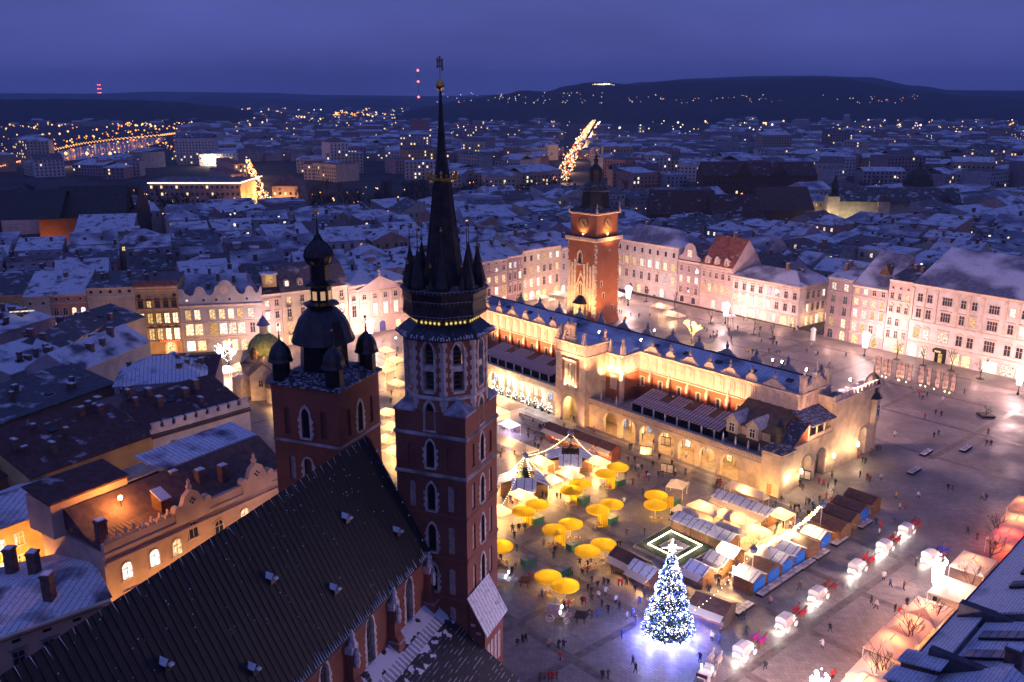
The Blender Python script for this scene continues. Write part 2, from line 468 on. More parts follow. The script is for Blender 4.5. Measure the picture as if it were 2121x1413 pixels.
m_hillf = M('far_hill', (.03, .036, .055), .95, .5, .004, bump=0)
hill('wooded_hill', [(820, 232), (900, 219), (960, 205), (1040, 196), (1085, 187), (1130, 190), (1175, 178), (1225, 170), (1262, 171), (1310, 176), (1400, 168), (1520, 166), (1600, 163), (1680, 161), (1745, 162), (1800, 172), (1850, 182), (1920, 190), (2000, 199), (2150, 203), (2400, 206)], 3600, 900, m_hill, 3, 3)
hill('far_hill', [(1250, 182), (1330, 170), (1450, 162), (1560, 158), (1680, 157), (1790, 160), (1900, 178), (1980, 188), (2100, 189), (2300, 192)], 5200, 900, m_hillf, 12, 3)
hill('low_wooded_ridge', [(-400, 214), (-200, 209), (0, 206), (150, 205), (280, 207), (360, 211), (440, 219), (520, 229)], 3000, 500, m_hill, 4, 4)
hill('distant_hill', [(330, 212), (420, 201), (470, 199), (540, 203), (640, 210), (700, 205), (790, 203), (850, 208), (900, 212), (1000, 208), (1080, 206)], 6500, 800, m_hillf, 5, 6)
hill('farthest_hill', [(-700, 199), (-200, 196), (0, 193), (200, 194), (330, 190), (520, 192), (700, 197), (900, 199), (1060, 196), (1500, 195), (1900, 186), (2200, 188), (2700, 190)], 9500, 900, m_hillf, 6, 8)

hz = MB(); hz.box(-9500, 9500, -560, 10700, -1.2, 330)
mh = bpy.data.materials.new('haze'); mh.use_nodes = True
hn, hl = mh.node_tree.nodes, mh.node_tree.links; hn.clear()
ho, hv = hn.new('ShaderNodeOutputMaterial'), hn.new('ShaderNodeVolumePrincipled')
hv.inputs['Color'].default_value = (.52, .72, 1.0, 1); hv.inputs['Density'].default_value = 1.0e-4; hv.inputs['Anisotropy'].default_value = .1
hl.new(hv.outputs[0], ho.inputs['Volume'])
hb = hz.build('haze', mh); tag(hb, kind='stuff')
# ------------------------------------------------------------------ the brick basilica: nave, tall tower, short tower
CHA = R(68.1)
CO = Vector((-5.82, 105.0, 0))
CE, CB = Vector((math.cos(CHA), math.sin(CHA), 0)), Vector((-math.sin(CHA), math.cos(CHA), 0))
def C3(e, b_, z=0.0): return CO + CE * e + CB * b_ + Vector((0, 0, z))
FACE = {'n': 0.0, 'e': -math.pi / 2, 's': math.pi, 'w': math.pi / 2}

def storey(mb, S, z0, z1, openings, blind=(), jamb=.7):
    """four faces of a square tower storey with openings in the two faces that the photo shows"""
    for k, a in FACE.items():
        mb.X = Matrix.Rotation(a, 4, 'Z')
        if k in 'ne': holed(mb, 2 * S, z0, z1, list(openings) + list(blind), jamb, -S, -S)
        else: mb.mat(0).poly((-S, -S, z0), (S, -S, z0), (S, -S, z1), (-S, -S, z1))
    mb.X = None
    return mb
def window_in(parent, a, S, xc, w, s, t, kind, back, name='tower_window', fr=.22, stone=True, bars=True, d=.55, toothed=True):
    """stone surround, dark opening and bars set in an opening of a tower face"""
    mb = MB(); mb.X = Matrix.Rotation(a, 4, 'Z')
    arch_frame(mb, xc, w, s, t, kind, fr, -S - .07, .09)
    if toothed:
        z = s; i = 0
        while z < t - .2:
            for sg in (-1, 1):
                x = xc + sg * (w / 2 + fr + (.16 if i % 2 else .07)); hw = .16 if i % 2 else .07
                mb.box(x - hw, x + hw, -S - .065, -S + .02, z, z + .42)
            z += .44; i += 1
    mb.box(xc - w / 2 - fr, xc + w / 2 + fr, -S - .2, -S + .05, s - .22, s - .02)
    f = mb.build(name, m_stone, parent)
    p = MB(); p.X = mb.X; arch_pane(p, xc, w, s, t, kind, -S + d)
    p.build('pane', back, f)
    if bars:
        q = MB(); q.X = mb.X
        q.box(xc - .035, xc + .035, -S + d - .1, -S + d - .04, s, t + w * .4)
        for zz in (s + (t - s) * .35, s + (t - s) * .75): q.box(xc - w / 2, xc + w / 2, -S + d - .1, -S + d - .05, zz - .04, zz + .04)
        q.build('bars', m_black, f)
    return f

tt = thing('church_tower', C3(5, 5), CHA, 'taller brick church tower with white stone corners, dark spire and gilded crown', 'tower')
S = 5.0
mb = MB()
OP, BL = (0.0, 1.15), 2.55
levels = [(0, 7.2, []), (7.2, 13.4, [(0, 1.15, 8.2, 11.4, 'point')]), (13.4, 19.3, [(0, 1.15, 14.2, 17.2, 'point')]), (19.3, 25.3, [(0, 1.15, 20.0, 23.0, 'point')]), (25.3, 30.9, [(0, 1.15, 25.9, 28.7, 'point')]),
          (30.9, 36.3, [(0, 1.15, 31.9, 34.6, 'point')]), (36.3, 39.6, [])]
niches = {1: (8.4, 11.8), 2: (14.0, 17.4), 3: (20.0, 23.4), 4: (26.0, 29.2), 5: (31.9, 34.6)}
for i, (z0, z1, op) in enumerate(levels):
    bl = [(x, .95, niches[i][0], niches[i][1], 'round') for x in (-2.75, 2.75)] if i in niches else []
    storey(mb, S, z0, z1, op, bl, .35)
wall_t = mb.build('wall', [m_brick, m_brick], tt)
for i, (z0, z1, op) in enumerate(levels):
    for k in 'ne':
        for xc, w, s, t, kd in op:
            window_in(tt, FACE[k], S, xc, w, s, t, kd, m_dark, d=.34)
        if i in niches:
            for x in (-2.75, 2.75):
                p = MB(); p.X = Matrix.Rotation(FACE[k], 4, 'Z'); arch_pane(p, x, .95, niches[i][0], niches[i][1], 'round', -S + .22)
                p.build('blind_niche', m_brick if i == 5 else M('niche_plaster', (.46, .38, .34), .9, .25, 1.5), tt)
m_course = M('course_stone', (.42, .36, .33), .9, .6, .35)
for z in (7.2, 13.4, 19.3, 25.3, 30.9, 36.3):
    mb = MB()
    o_, i_ = S + (.22 if z > 26 else .14), S - .05
    for k, a in FACE.items():
        mb.X = Matrix.Rotation(a, 4, 'Z')
        mb.xprism([(-i_, z - .22), (-o_, z - .16), (-o_, z), (-i_, z + .34)], -o_, o_)
    mb.build('string_course', m_course if z > 26 else m_brick, tt)
oct_ = lambda r, a0=math.pi / 8: [(r / math.cos(math.pi / 8) * math.cos(a0 + math.pi / 4 * i), r / math.cos(math.pi / 8) * math.sin(a0 + math.pi / 4 * i)) for i in range(8)]
# slabs over the four corners where square turns to octagon
for sx, sy in ((-1, -1), (-1, 1), (1, -1), (1, 1)):
    mb = MB(); c = [(sx * S, sy * S), (sx * S, sy * 1.9), (sx * 1.9, sy * S)]
    ce = (sx * 3.45, sy * 3.45)
    p = [(x * 1.03, y * 1.03) for x, y in c]
    for i in range(3):
        j = (i + 1) % 3
        mb.poly((*p[i], 39.55), (*p[j], 39.55), (*ce, 41.3))
    mb.poly(*[(*q, 39.5) for q in p])
    for i in range(3):
        j = (i + 1) % 3; mb.poly((*p[i], 39.3), (*p[j], 39.3), (*p[j], 39.56), (*p[i], 39.56))
    mb.build('corner_slab', M('snowy_slab', (.40, .38, .40), .8, .6, .8), tt)
# the octagon
AP = 4.93; FW = 2 * AP * math.tan(math.pi / 8)
mb = MB()
for k in range(8):
    mb.X = Matrix.Rotation(k * math.pi / 4, 4, 'Z')
    if k % 2 == 0: holed(mb, FW, 36.3, 41.3, [(0, 1.25, 37.0, 39.6, 'point')], .5, -AP, -FW / 2)
    else: mb.mat(0).poly((-FW / 2, -AP, 39.4), (FW / 2, -AP, 39.4), (FW / 2, -AP, 41.3), (-FW / 2, -AP, 41.3))
    holed(mb, FW, 41.3, 49.2, [(0, 1.5, 42.2, 47.3, 'point')], .75, -AP, -FW / 2, 0, 1)
mb.X = None
mb.build('octagon_wall', [m_brickw, m_stone], tt)
vis = (6, 7, 0, 1)
qs = MB(); qs.box(-.27, .27, -.06, .06, 0, .62); q_a = qs.mesh('quoin_stone', m_stone)
qs = MB(); qs.box(-.16, .16, -.06, .06, 0, .62); q_b = qs.mesh('quoin_stone', m_stone)
for k in (5, 6, 7, 0, 1):
    rot = Matrix.Rotation(k * math.pi / 4, 4, 'Z')
    if k in (6, 7, 0, 1) and k % 2 == 0: window_in(tt, k * math.pi / 4, AP, 0, 1.25, 37.0, 39.6, 'point', m_dark, fr=.3, d=.48)
    f = MB(); f.X = rot
    arch_frame(f, 0, 1.5, 42.2, 47.3, 'point', .2, -AP - .08, .12)
    z, i = 42.2, 0
    while z < 47.2:
        for sg in (-1, 1):
            hw = .13 if i % 2 else .04
            f.box(sg * (.95 + hw) - hw, sg * (.95 + hw) + hw, -AP - .07, -AP + .05, z, z + .6)
        z += .62; i += 1
    f.box(-.75, .75, -AP + .1, -AP + .75, 44.75, 45.5); f.box(-.75, .75, -AP - .12, -AP + .6, 41.9, 42.22)
    fo = f.build('louvre_window', m_stone, tt)
    for s, t, kd in ((42.3, 44.3, 'round'), (45.55, 47.3, 'point')):
        p = MB(); p.X = rot; arch_pane(p, .0, .85 if kd == 'round' else .9, s, t, kd, -AP + .72)
        p.build('pane', M('bell_room_glass', (.05, .035, .03), .25, .5, 1.5, bump=0), fo)
        q = MB(); q.X = rot
        for zz in (.3, .62, .95): q.box(-.5, .5, -AP + .6, -AP + .68, s + (t - s) * zz - .06, s + (t - s) * zz + .06)
        q.box(-.56, -.42, -AP + .55, -AP + .7, s, t); q.box(.42, .56, -AP + .55, -AP + .7, s, t)
        q.build('bars', m_wood, fo)
    # stones of the corners, wide and narrow in turn
    z, i = 39.7, 0
    while z < 48.9:
        for sg in (-1, 1):
            hw = .27 if i % 2 else .16
            o = put('quoin_stone', q_a if i % 2 else q_b, tt); o.matrix_local = rot @ Matrix.Translation((sg * (FW / 2 - hw), -AP - .03, z))
        z += .64; i += 1
mb = MB(); mb.prism(oct_(AP + .1), 41.05, 41.3, oct_(AP + .16)).prism(oct_(AP + .16), 41.3, 41.55, oct_(AP)); mb.build('string_course', m_stone, tt)
mb = MB(); mb.prism(oct_(AP + .1), 48.75, 49.0, oct_(AP + .25)); mb.build('cornice', m_stone, tt)
# the helmet: skirt roof, gallery, boarded drum, spirelets, spire, crown
m_skirt = ROOF('tower_skirt', (.02, .024, .032), .2, .5, .4, 'X', snowc=(.5, .52, .6), sscale=2.0)
mb = MB(); mb.prism(oct_(5.95), 48.95, 49.1); mb.prism(oct_(5.95), 49.1, 50.6, oct_(4.3)); mb.build('skirt_roof', m_skirt, tt)
sm = MB()
r3 = random.Random(2)
for k in range(8):
    sm.X = Matrix.Rotation(k * math.pi / 4, 4, 'Z')
    for i in range(13):
        x = -2.2 + i * .37 + r3.uniform(-.05, .05); t = r3.uniform(.15, .5)
        if r3.random() < .8: sm.box(x - .03, x + .03 + r3.random() * .12, -5.9, -5.9 + t, 49.12, 49.16 + t * .9)
so = sm.build('snow_streak', m_snow, tt); tag(so, kind='stuff')
mb = MB(); mb.prism(oct_(4.1), 50.5, 51.3); mb.build('gallery_room', M('lit_boards', (.16, .10, .05), .8, .3, 2), tt)
he = MB(); he.X = None
for k in range(8):
    he.X = Matrix.Rotation(k * math.pi / 4, 4, 'Z')
    for x in (-1.2, -.6, 0, .6, 1.2): he.prism([(x + .2 * math.cos(a * math.pi / 3), -4.2 + 0 * a) for a in range(6)], 50.75, 50.76) if 0 else he.yprism([(x + .17 * math.cos(a * math.pi / 3), 50.85 + .2 * math.sin(a * math.pi / 3)) for a in range(6)], -4.16, -4.12)
ho_ = he.build('gallery_light', EM('gallery_glow', (1, .75, .2), .9), tt); tag(ho_, kind='stuff')
mb = MB()
lob = lambda r: [((r * (1.0 if i % 2 == 0 else .93)) / math.cos(math.pi / 8) * math.cos(math.pi / 8 + math.pi / 8 * i), (r * (1.0 if i % 2 == 0 else .93)) / math.cos(math.pi / 8) * math.sin(math.pi / 8 + math.pi / 8 * i)) for i in range(16)]
mb.prism(lob(4.5), 51.2, 51.5, lob(4.95)).prism(lob(4.95), 51.5, 53.3, lob(4.8)).prism(lob(4.9), 53.3, 54.6, lob(5.0)).prism(lob(5.25), 54.6, 54.95, lob(5.1))
mb.build('boarded_drum', m_copper, tt)
for z, r in ((51.55, 5.12), (53.35, 5.08), (54.75, 5.4)):
    mb = MB(); P = lob(r)
    for i in range(16):
        a, b2 = P[i], P[(i + 1) % 16]
        mb.tube((*a, z + .28), (*b2, z + .28), .035, n=4); mb.tube((*a, z), (*a, z + .45), .035, n=4)
        for j in range(1, 4):
            q = (a[0] + (b2[0] - a[0]) * j / 4, a[1] + (b2[1] - a[1]) * j / 4); mb.tube((*q, z - .05), (*q, z + .3), .025, n=3)
    o = mb.build('snow_rail', M('frosted_iron', (.28, .28, .30), .6, .3, 2), tt)
pl = MB(); pl.prism(oct_(4.9), 54.9, 55.25, oct_(3.6)); pl.build('ledge', M('frosty_copper', (.12, .11, .13), .6, .7, 1.2), tt)
# spire: eight flat sides of copper sheets with raised seams
prof = [(2.75, 55.0), (2.3, 56.6), (2.0, 58.5), (1.55, 62.5), (1.12, 66.5), (1.0, 67.9)]
sp = MB()
for k, (r, z) in enumerate(prof[:-1]):
    sp.prism(oct_(r), z, prof[k + 1][1], oct_(prof[k + 1][0]), cap=(k == 0))
spire = sp.build('spire', m_copper, tt)
for k in range(8):
    for f_ in (-.33, .33, 1.0):
        q = MB(); a0 = math.pi / 8 + math.pi / 4 * k
        for (r, z), (r1, z1) in zip(prof, prof[1:]):
            def P(rr, zz):
                e1 = rr / math.cos(math.pi / 8); A = (e1 * math.cos(a0), e1 * math.sin(a0)); B_ = (e1 * math.cos(a0 + math.pi / 4), e1 * math.sin(a0 + math.pi / 4)); u = (f_ + 1) / 2
                return (A[0] + (B_[0] - A[0]) * u, A[1] + (B_[1] - A[1]) * u, zz)
            q.tube(P(r, z), P(r1, z1), .06 if f_ == 1.0 else .035, n=4)
        q.build('seam', m_copper, spire)
mb = MB(); mb.prism(oct_(1.15), 67.8, 68.1, oct_(1.7)).prism(oct_(1.75), 68.1, 68.35)
crown = mb.build('crown', m_gold, tt)
for k in range(8):
    a = math.pi / 8 + k * math.pi / 4
    q = MB(); x, y = 1.8 * math.cos(a), 1.8 * math.sin(a)
    q.lathe([(.02, 68.3), (.16, 68.45), (.1, 68.7), (.2, 68.95), (.03, 69.25)], 6, (x, y))
    a2 = a + math.pi / 8; q.lathe([(.02, 68.3), (.1, 68.4), (.12, 68.65), (.0, 68.85)], 6, (1.68 * math.cos(a2), 1.68 * math.sin(a2)))
    q.build('crown_point', m_gold, crown)
mb = MB(); mb.prism(oct_(.9), 68.3, 71.5, oct_(.55)).prism(oct_(.62), 71.5, 71.6).prism(oct_(.52), 71.6, 75.5, oct_(.28), cap=False).prism(oct_(.28), 75.5, 78.8, oct_(.12)); mb.build('upper_spire', m_copper, tt)
mb = MB(); mb.lathe([(.1, 78.6), (.42, 78.75), (.5, 79.1), (.5, 79.5), (.4, 79.75), (.08, 79.85)], 12); mb.build('gilded_ball', m_gold, tt, smooth=True)
mb = MB(); mb.tube((0, 0, 79.8), (0, 0, 82.0), .045, n=5)
mb.box(-.05, .05, -.42, .42, 81.3, 81.5); mb.box(-.04, .04, -.35, .35, 81.9, 82.1); mb.box(-.04, .04, -.42, -.2, 80.9, 82.3); mb.box(-.04, .04, -.1, .12, 81.5, 82.6); mb.box(-.04, .04, .22, .42, 81.2, 82.4); mb.build('weather_vane', M('vane_metal', (.3, .24, .2), .5, .3, 3, .8), tt)
def spirelet(x, y, z, r, h, rod, name):
    q = MB(); q.prism([(x + r * math.cos(math.pi / 8 + i * math.pi / 4), y + r * math.sin(math.pi / 8 + i * math.pi / 4)) for i in range(8)], z, z + .5)
    q.prism([(x + r * 1.12 * math.cos(math.pi / 8 + i * math.pi / 4), y + r * 1.12 * math.sin(math.pi / 8 + i * math.pi / 4)) for i in range(8)], z + .5, z + h, [(x + .09 * math.cos(math.pi / 8 + i * math.pi / 4), y + .09 * math.sin(math.pi / 8 + i * math.pi / 4)) for i in range(8)])
    q.tube((x, y, z + h - .1), (x, y, z + h + rod), .05, n=5)
    o = q.build(name, m_copper, tt)
    g = MB(); g.ball((x, y, z + h + rod), .17, 8, 5); g.ball((x, y, z + h + rod + .33), .08, 6, 4); g.build('gilded_ball', m_gold, o, smooth=True)
for k in range(8):
    a = math.pi / 8 + k * math.pi / 4
    spirelet(4.25 * math.cos(a), 4.25 * math.sin(a), 54.9, .95, 5.0, 2.5, 'spirelet')
for k in range(8):
    a = k * math.pi / 4 + .12
    spirelet(4.95 * math.cos(a), 4.95 * math.sin(a), 54.8, .32, 1.9, 1.4, 'small_spirelet')
# porch against the foot of the tower
po = thing('porch', C3(0, 0), CHA, 'small brick lean-to with snowy sheet roof at the foot of the taller tower', 'porch')
mb = MB(); mb.box(-.2, 6.0, -2.5, -.25, 0, 9.6); mb.box(.0, 5.8, -2.4, -.27, 9.6, 10.0)
mb.X = None; mb.yprism([(-.2, 9.6), (.1, 9.6)], -2.5, -2.4) if 0 else None
mb.faces([(-.2, -2.5, 9.6), (-.2, -.25, 9.6), (-.2, -.25, 13.6), (6, -2.5, 9.6), (6, -.25, 9.6), (6, -.25, 13.6)], [(0, 2, 1), (3, 4, 5)])
mb.build('wall', m_brick, po)
mb = MB(); mb.xprism([(-3.0, 9.2), (-.2, 14.2), (-.2, 14.45), (-3.0, 9.45)], -.7, 6.4); mb.build('roof', ROOF('porch_roof', (.05, .055, .07), .78, .75, .6, 'X', sscale=.6), po)
for k, x in enumerate((.9, 2.1, 3.3, 4.5)):
    p = MB(); arch_frame(p, x, .5, 3.0, 6.9, 'round', .12, -2.56, .05); arch_pane(p, x, .5, 3.0, 6.9, 'round', -2.52); p.build('blind_niche', m_stone, po)
for k, (z, y) in enumerate(((10.2, -1.1), (9.1, -1.9), (8.0, -.9), (6.4, -1.7))):
    p = MB(); p.box(-.26, -.18, y, y + .6, z, z + .35); p.build('pale_stone', m_stone, po)

# shorter tower
ts = thing('church_tower', C3(5.3, 23.8), CHA, 'shorter square brick church tower crowned by a dark onion dome and corner turrets', 'tower')
mb = MB(); S2 = 5.3
storey(mb, S2, 0, 20.5, []); storey(mb, S2, 20.5, 32.4, [(0, 1.2, 26.6, 29.6, 'round')], [(-2.6, 1.0, 26.6, 29.8, 'round')], .4)
storey(mb, S2, 32.4, 40.4, [(0, 1.25, 33.2, 36.4, 'point')], [(-2.9, 1.0, 33.4, 36.8, 'round'), (2.9, 1.0, 33.4, 36.8, 'round')], .4)
mb.build('wall', [m_brick, m_brick], ts)
for k in 'ne':
    window_in(ts, FACE[k], S2, 0, 1.25, 33.2, 36.4, 'point', m_dark, fr=.28, d=.38)
    window_in(ts, FACE[k], S2, 0, 1.2, 26.6, 29.6, 'round', m_brick, fr=.25, d=.3, bars=False)
    p = MB(); p.X = Matrix.Rotation(FACE[k], 4, 'Z'); arch_pane(p, -2.6, 1.0, 26.6, 29.8, 'round', -S2 + .25); p.build('blind_niche', M('niche_plaster'), ts)
    for x in (-2.9, 2.9):
        p = MB(); p.X = Matrix.Rotation(FACE[k], 4, 'Z'); arch_pane(p, x, 1.0, 33.4, 36.8, 'round', -S2 + .3); p.build('blind_niche', m_brick, ts)
for z in (20.5, 32.4):
    mb = MB()
    for k, a in FACE.items():
        mb.X = Matrix.Rotation(a, 4, 'Z'); mb.xprism([(-S2 + .05, z - .2), (-S2 - .15, z - .15), (-S2 - .15, z), (-S2 + .05, z + .3)], -S2 - .15, S2 + .15)
    mb.build('string_course', m_course, ts)
m_plat = ROOF('platform_slates', (.018, .02, .026), .42, .45, .4, 'X', snowc=(.4, .42, .52), sscale=2.2)
q4 = lambda r: [(-r, -r), (r, -r), (r, r), (-r, r)]
mb = MB(); mb.prism(q4(5.75), 40.35, 40.6); mb.prism(q4(5.75), 40.6, 41.9, q4(3.4)); mb.build('platform_roof', m_plat, ts)
m_hel = ROOF('helmet_sheet', (.022, .02, .022), .1, .42, .28, 'X', snowc=(.3, .3, .36), sscale=2.5)
OC = lambda prof, nm, m, par=ts, c=(0, 0), n=8, sm=False: MB().lathe(prof, n, c, math.pi / n).build(nm, m, par, smooth=sm)
m_cop2 = M('black_copper', (.028, .024, .024), .32, .4, 1.2, .5)
OC([(3.35, 41.3), (3.2, 45.9), (3.5, 46.0), (3.5, 46.1)], 'drum', m_cop2)
OC([(4.35, 45.7), (4.05, 46.5), (3.75, 47.5), (3.2, 48.8), (2.4, 49.8), (1.9, 50.3), (1.7, 50.5)], 'dome', m_hel, n=16)
OC([(1.75, 50.4), (2.5, 50.75), (2.5, 50.9), (1.7, 51.2)], 'cornice', m_cop2)
OC([(1.55, 51.1), (1.5, 53.3)], 'lantern', m_cop2)
for k in range(8):
    p = MB(); p.X = Matrix.Rotation(k * math.pi / 4, 4, 'Z'); p.box(-.32, .32, -1.47, -1.42, 51.5, 52.7); p.build('lantern_window', EM('lantern_glow', (1, .6, .34), .55), ts)
OC([(1.6, 53.2), (2.3, 53.55), (2.3, 53.7), (1.35, 54.1), (1.3, 56.1), (1.65, 56.25), (1.55, 56.5)], 'upper_lantern', m_cop2)
onion = OC([(1.45, 56.3), (1.8, 56.8), (1.95, 57.4), (1.75, 58.2), (1.2, 58.9), (.6, 59.5), (.25, 60.2), (.14, 61.2)], 'onion_dome', m_hel, n=16)
for k in range(16):
    a = math.pi / 16 + k * math.pi / 8; q = MB(); pr = [(1.5, 56.3), (1.84, 56.8), (1.99, 57.4), (1.79, 58.2), (1.24, 58.9), (.64, 59.5), (.28, 60.2)]
    for (r, z), (r1, z1) in zip(pr, pr[1:]): q.tube((r * math.cos(a), r * math.sin(a), z), (r1 * math.cos(a), r1 * math.sin(a), z1), .045, n=3, cap=False)
    q.build('rib', m_copper, onion)
MB().tube((0, 0, 60.5), (0, 0, 63.0), .11, .05).build('finial_rod', m_cop2, ts)
MB().ball((0, 0, 63.2), .36, 10, 6).build('gilded_ball', m_gold, ts, smooth=True)
for sx, sy in ((-1, -1), (-1, 1), (1, -1), (1, 1)):
    x, y = sx * 4.2, sy * 4.2
    tb = OC([(1.3, 40.6), (1.2, 43.3), (1.55, 43.45), (1.55, 43.55)], 'corner_turret', m_cop2, c=(x, y))
    OC([(1.75, 43.4), (1.55, 43.8), (1.45, 44.5), (1.15, 45.3), (.6, 45.9), (.15, 46.3), (.09, 47.0)], 'turret_dome', m_hel, tb, (x, y), 12)
    MB().tube((x, y, 46.4), (x, y, 48.3), .07, .05).build('finial_rod', m_cop2, tb)
    MB().ball((x, y, 48.4), .2, 8, 5).build('gilded_ball', m_gold if sx < 0 else m_cop2, tb, smooth=True)

# nave
na = thing('church', C3(0, 13.7), CHA, 'long brick church nave with steep dark sheet roof and tall pointed windows', 'church')
L, EV, RZ, HB = 78, 8.5, 35.4, 8.0     # length, half width of the roof, ridge height, wall plane
mb = MB()
holes = [(-x, 1.7, 12.6, 17.6, 'point') for x in (5.6, 15.2, 24.8, 34.4, 44.0)]
holed(mb, L, 0, 20.6, holes, .6, -HB, -L)
mb.mat(0).poly((-L, HB, 0), (0, HB, 0), (0, HB, 20.6), (-L, HB, 20.6))
for x in (-.4, -L): mb.poly((x, -HB, 0), (x, HB, 0), (x, HB, 20.6), (x, 0, RZ - .4), (x, -HB, 20.6))
mb.build('wall', [m_brick, m_stone], na)
for xc, w, s, t, kd in holes:
    f = window_in(na, 0, HB, xc, w, s, t, kd, m_dark, 'nave_window', .22, bars=False, d=.5, toothed=True)
    q = MB()
    for dx in (-.3, .3): q.box(xc + dx - .05, xc + dx + .05, -HB + .3, -HB + .42, s, t + 1.1)
    for z in (s + 1.6, s + 3.2, t): q.box(xc - .85, xc + .85, -HB + .32, -HB + .4, z - .05, z + .05)
    q.build('tracery', M('tracery_stone', (.22, .19, .18), .9, .3, 2), f)
sl = (RZ - 20.6) / HB
rf = MB(); y0, z0 = -EV, 20.6 - (EV - HB) * sl
# the west end is clipped by a small hip beside the towers
rf.poly((-L, y0, z0), (0.0, y0, z0), (-1.1, 0, RZ), (-L, 0, RZ)).poly((-L, 0, RZ), (-1.1, 0, RZ), (0, EV, z0), (-L, EV, z0)).poly((0, y0, z0), (0, EV, z0), (-1.1, 0, RZ))
rf.poly((-L, y0, z0 - .3), (0, y0, z0 - .3), (0, y0, z0), (-L, y0, z0))
nroof = rf.build('roof', m_nave, na)
seam = MB(); seam.tube((0, -EV - .02, z0), (0, -.05, RZ), .045, n=4); sme = seam.mesh('seam', M('seam_metal', (.016, .018, .022), .7, .3, 2, bump=0))
for i in range(int(L / .85)): put('seam', sme, nroof, (-1.1 - i * .85, 0, 0))
gb = MB(); r3 = random.Random(5)
for i in range(150):
    x = -r3.uniform(1.2, 62); k = r3.random() ** .6; y = -EV + k * EV * .99; z = RZ - (RZ - z0) * (-y) / EV
    s_ = r3.uniform(.05, .11); gb.octa((x, y - .03, z + .06), s_)
for i in range(70):      # snow lying on the seam ends along the eave
    x = -.9 - i * .85 * .5; h = r3.uniform(.4, 1.5)
    if r3.random() < .85: gb.faces([(x - .09, -EV - .03, z0 + .05), (x + .09, -EV - .03, z0 + .05), (x, -EV + h / sl - .03, z0 + h + .08), (x, -EV - .05, z0 + .22)], [(0, 1, 3), (1, 2, 3), (2, 0, 3)])
for i in range(9): gb.octa((-.55 - r3.random() * .4, -EV + i * .9 + r3.random() * .3, z0 + i * .9 * sl + .3), .17)
for i in range(40): gb.box(-2 - i * 1.4, -1.96 - i * 1.4, -.35 - r3.random() * .6, -.02, RZ - .55, RZ + .04) if 0 else gb.faces([(-2 - i * 1.4, -.05, RZ + .05), (-1.93 - i * 1.4, -.05, RZ + .05), (-1.97 - i * 1.4, -.3 - r3.random() * .7, RZ - 1.0)], [(0, 1, 2)])
go = gb.build('snow_patch', m_snow, nroof); tag(go, kind='stuff')
# little roof vents with snow on their lids
for px, py in ((714, 1075), (820, 1103), (558, 1200), (690, 1222), (340, 1378), (522, 1387)):
    p = Vector((0, 0, CAMH)); v = (py - CY) / FOC; d = Vector(((px - CX) / FOC, cP - v * sP, -sP - v * cP))
    nrm = (CB * -sl + Vector((0, 0, -1))) * -1; nrm = Vector((0, 0, 1)) + CB * -sl * -1 * -1     # plane of the north slope
    t = ((C3(0, 13.7, RZ) - p).dot(nrm)) / d.dot(nrm); h = p + d * t; e = (h - CO).dot(CE); y = (h - C3(0, 13.7)).dot(CB)
    v_ = MB(); v_.X = Matrix.Translation((e, y, h.z)) @ Matrix.Rotation(R(-8), 4, 'Z')
    v_.yprism([(-.35, -.4), (.35, -.4), (.35, .35), (0, .75), (-.35, .35)], -.55, .5)
    vo = v_.build('roof_vent', m_copper, nroof)
    s_ = MB(); s_.X = v_.X; s_.faces([(-.42, -.7, .3), (0, -.7, .84), (0, .6, .84), (-.42, .5, .34), (.42, -.7, .3), (.42, .1, .34)], [(0, 1, 2, 3), (1, 4, 5)]); s_.box(-.1, .35, -1.0, -.6, .2, .42); s_.build('snow_cap', m_snow, vo)
for i, x in enumerate((-.9, -10.4, -20.0, -29.6, -39.2)):
    b_ = MB(); b_.box(x - .65, x + .65, -HB - 1.5, -HB + .1, 0, 13.2); b_.xprism([(-HB - 1.5, 13.2), (-HB - 1.0, 14.0), (-HB + .1, 14.0), (-HB + .1, 13.2)], x - .65, x + .65); b_.box(x - .55, x + .55, -HB - .9, -HB + .1, 14.0, 18.2)
    bo = b_.build('buttress', m_brick, na)
    b_ = MB(); b_.box(x - .75, x + .75, -HB - 1.6, -HB + .1, 12.9, 13.15); b_.build('coping', m_stone2, bo)
    s_ = MB(); rr = random.Random(i)      # weathered statue under its canopy
    s_.prism([(x - .7, -HB - .95), (x + .7, -HB - .95), (x + .7, -HB + .05), (x - .7, -HB + .05)], 17.4, 18.3)
    s_.lathe([(.28, 15.6), (.38, 16.2), (.3, 16.9), (.36, 17.3), (.2, 17.6)], 7, (x, -HB - 1.15)); s_.ball((x, -HB - 1.15, 17.85), .2, 7, 5)
    s_.lathe([(.62, 18.2), (.5, 18.8), (.32, 19.3), (.42, 19.5), (.1, 20.3)], 6, (x, -HB - .6)); s_.tube((x + .25, -HB - 1.2, 17.2), (x + .55, -HB - 1.3, 16.7), .12, .09, 5)
    s_.build('carved_statue', M('weathered_stone', (.55, .52, .53), .9, .4, 2.5), bo)
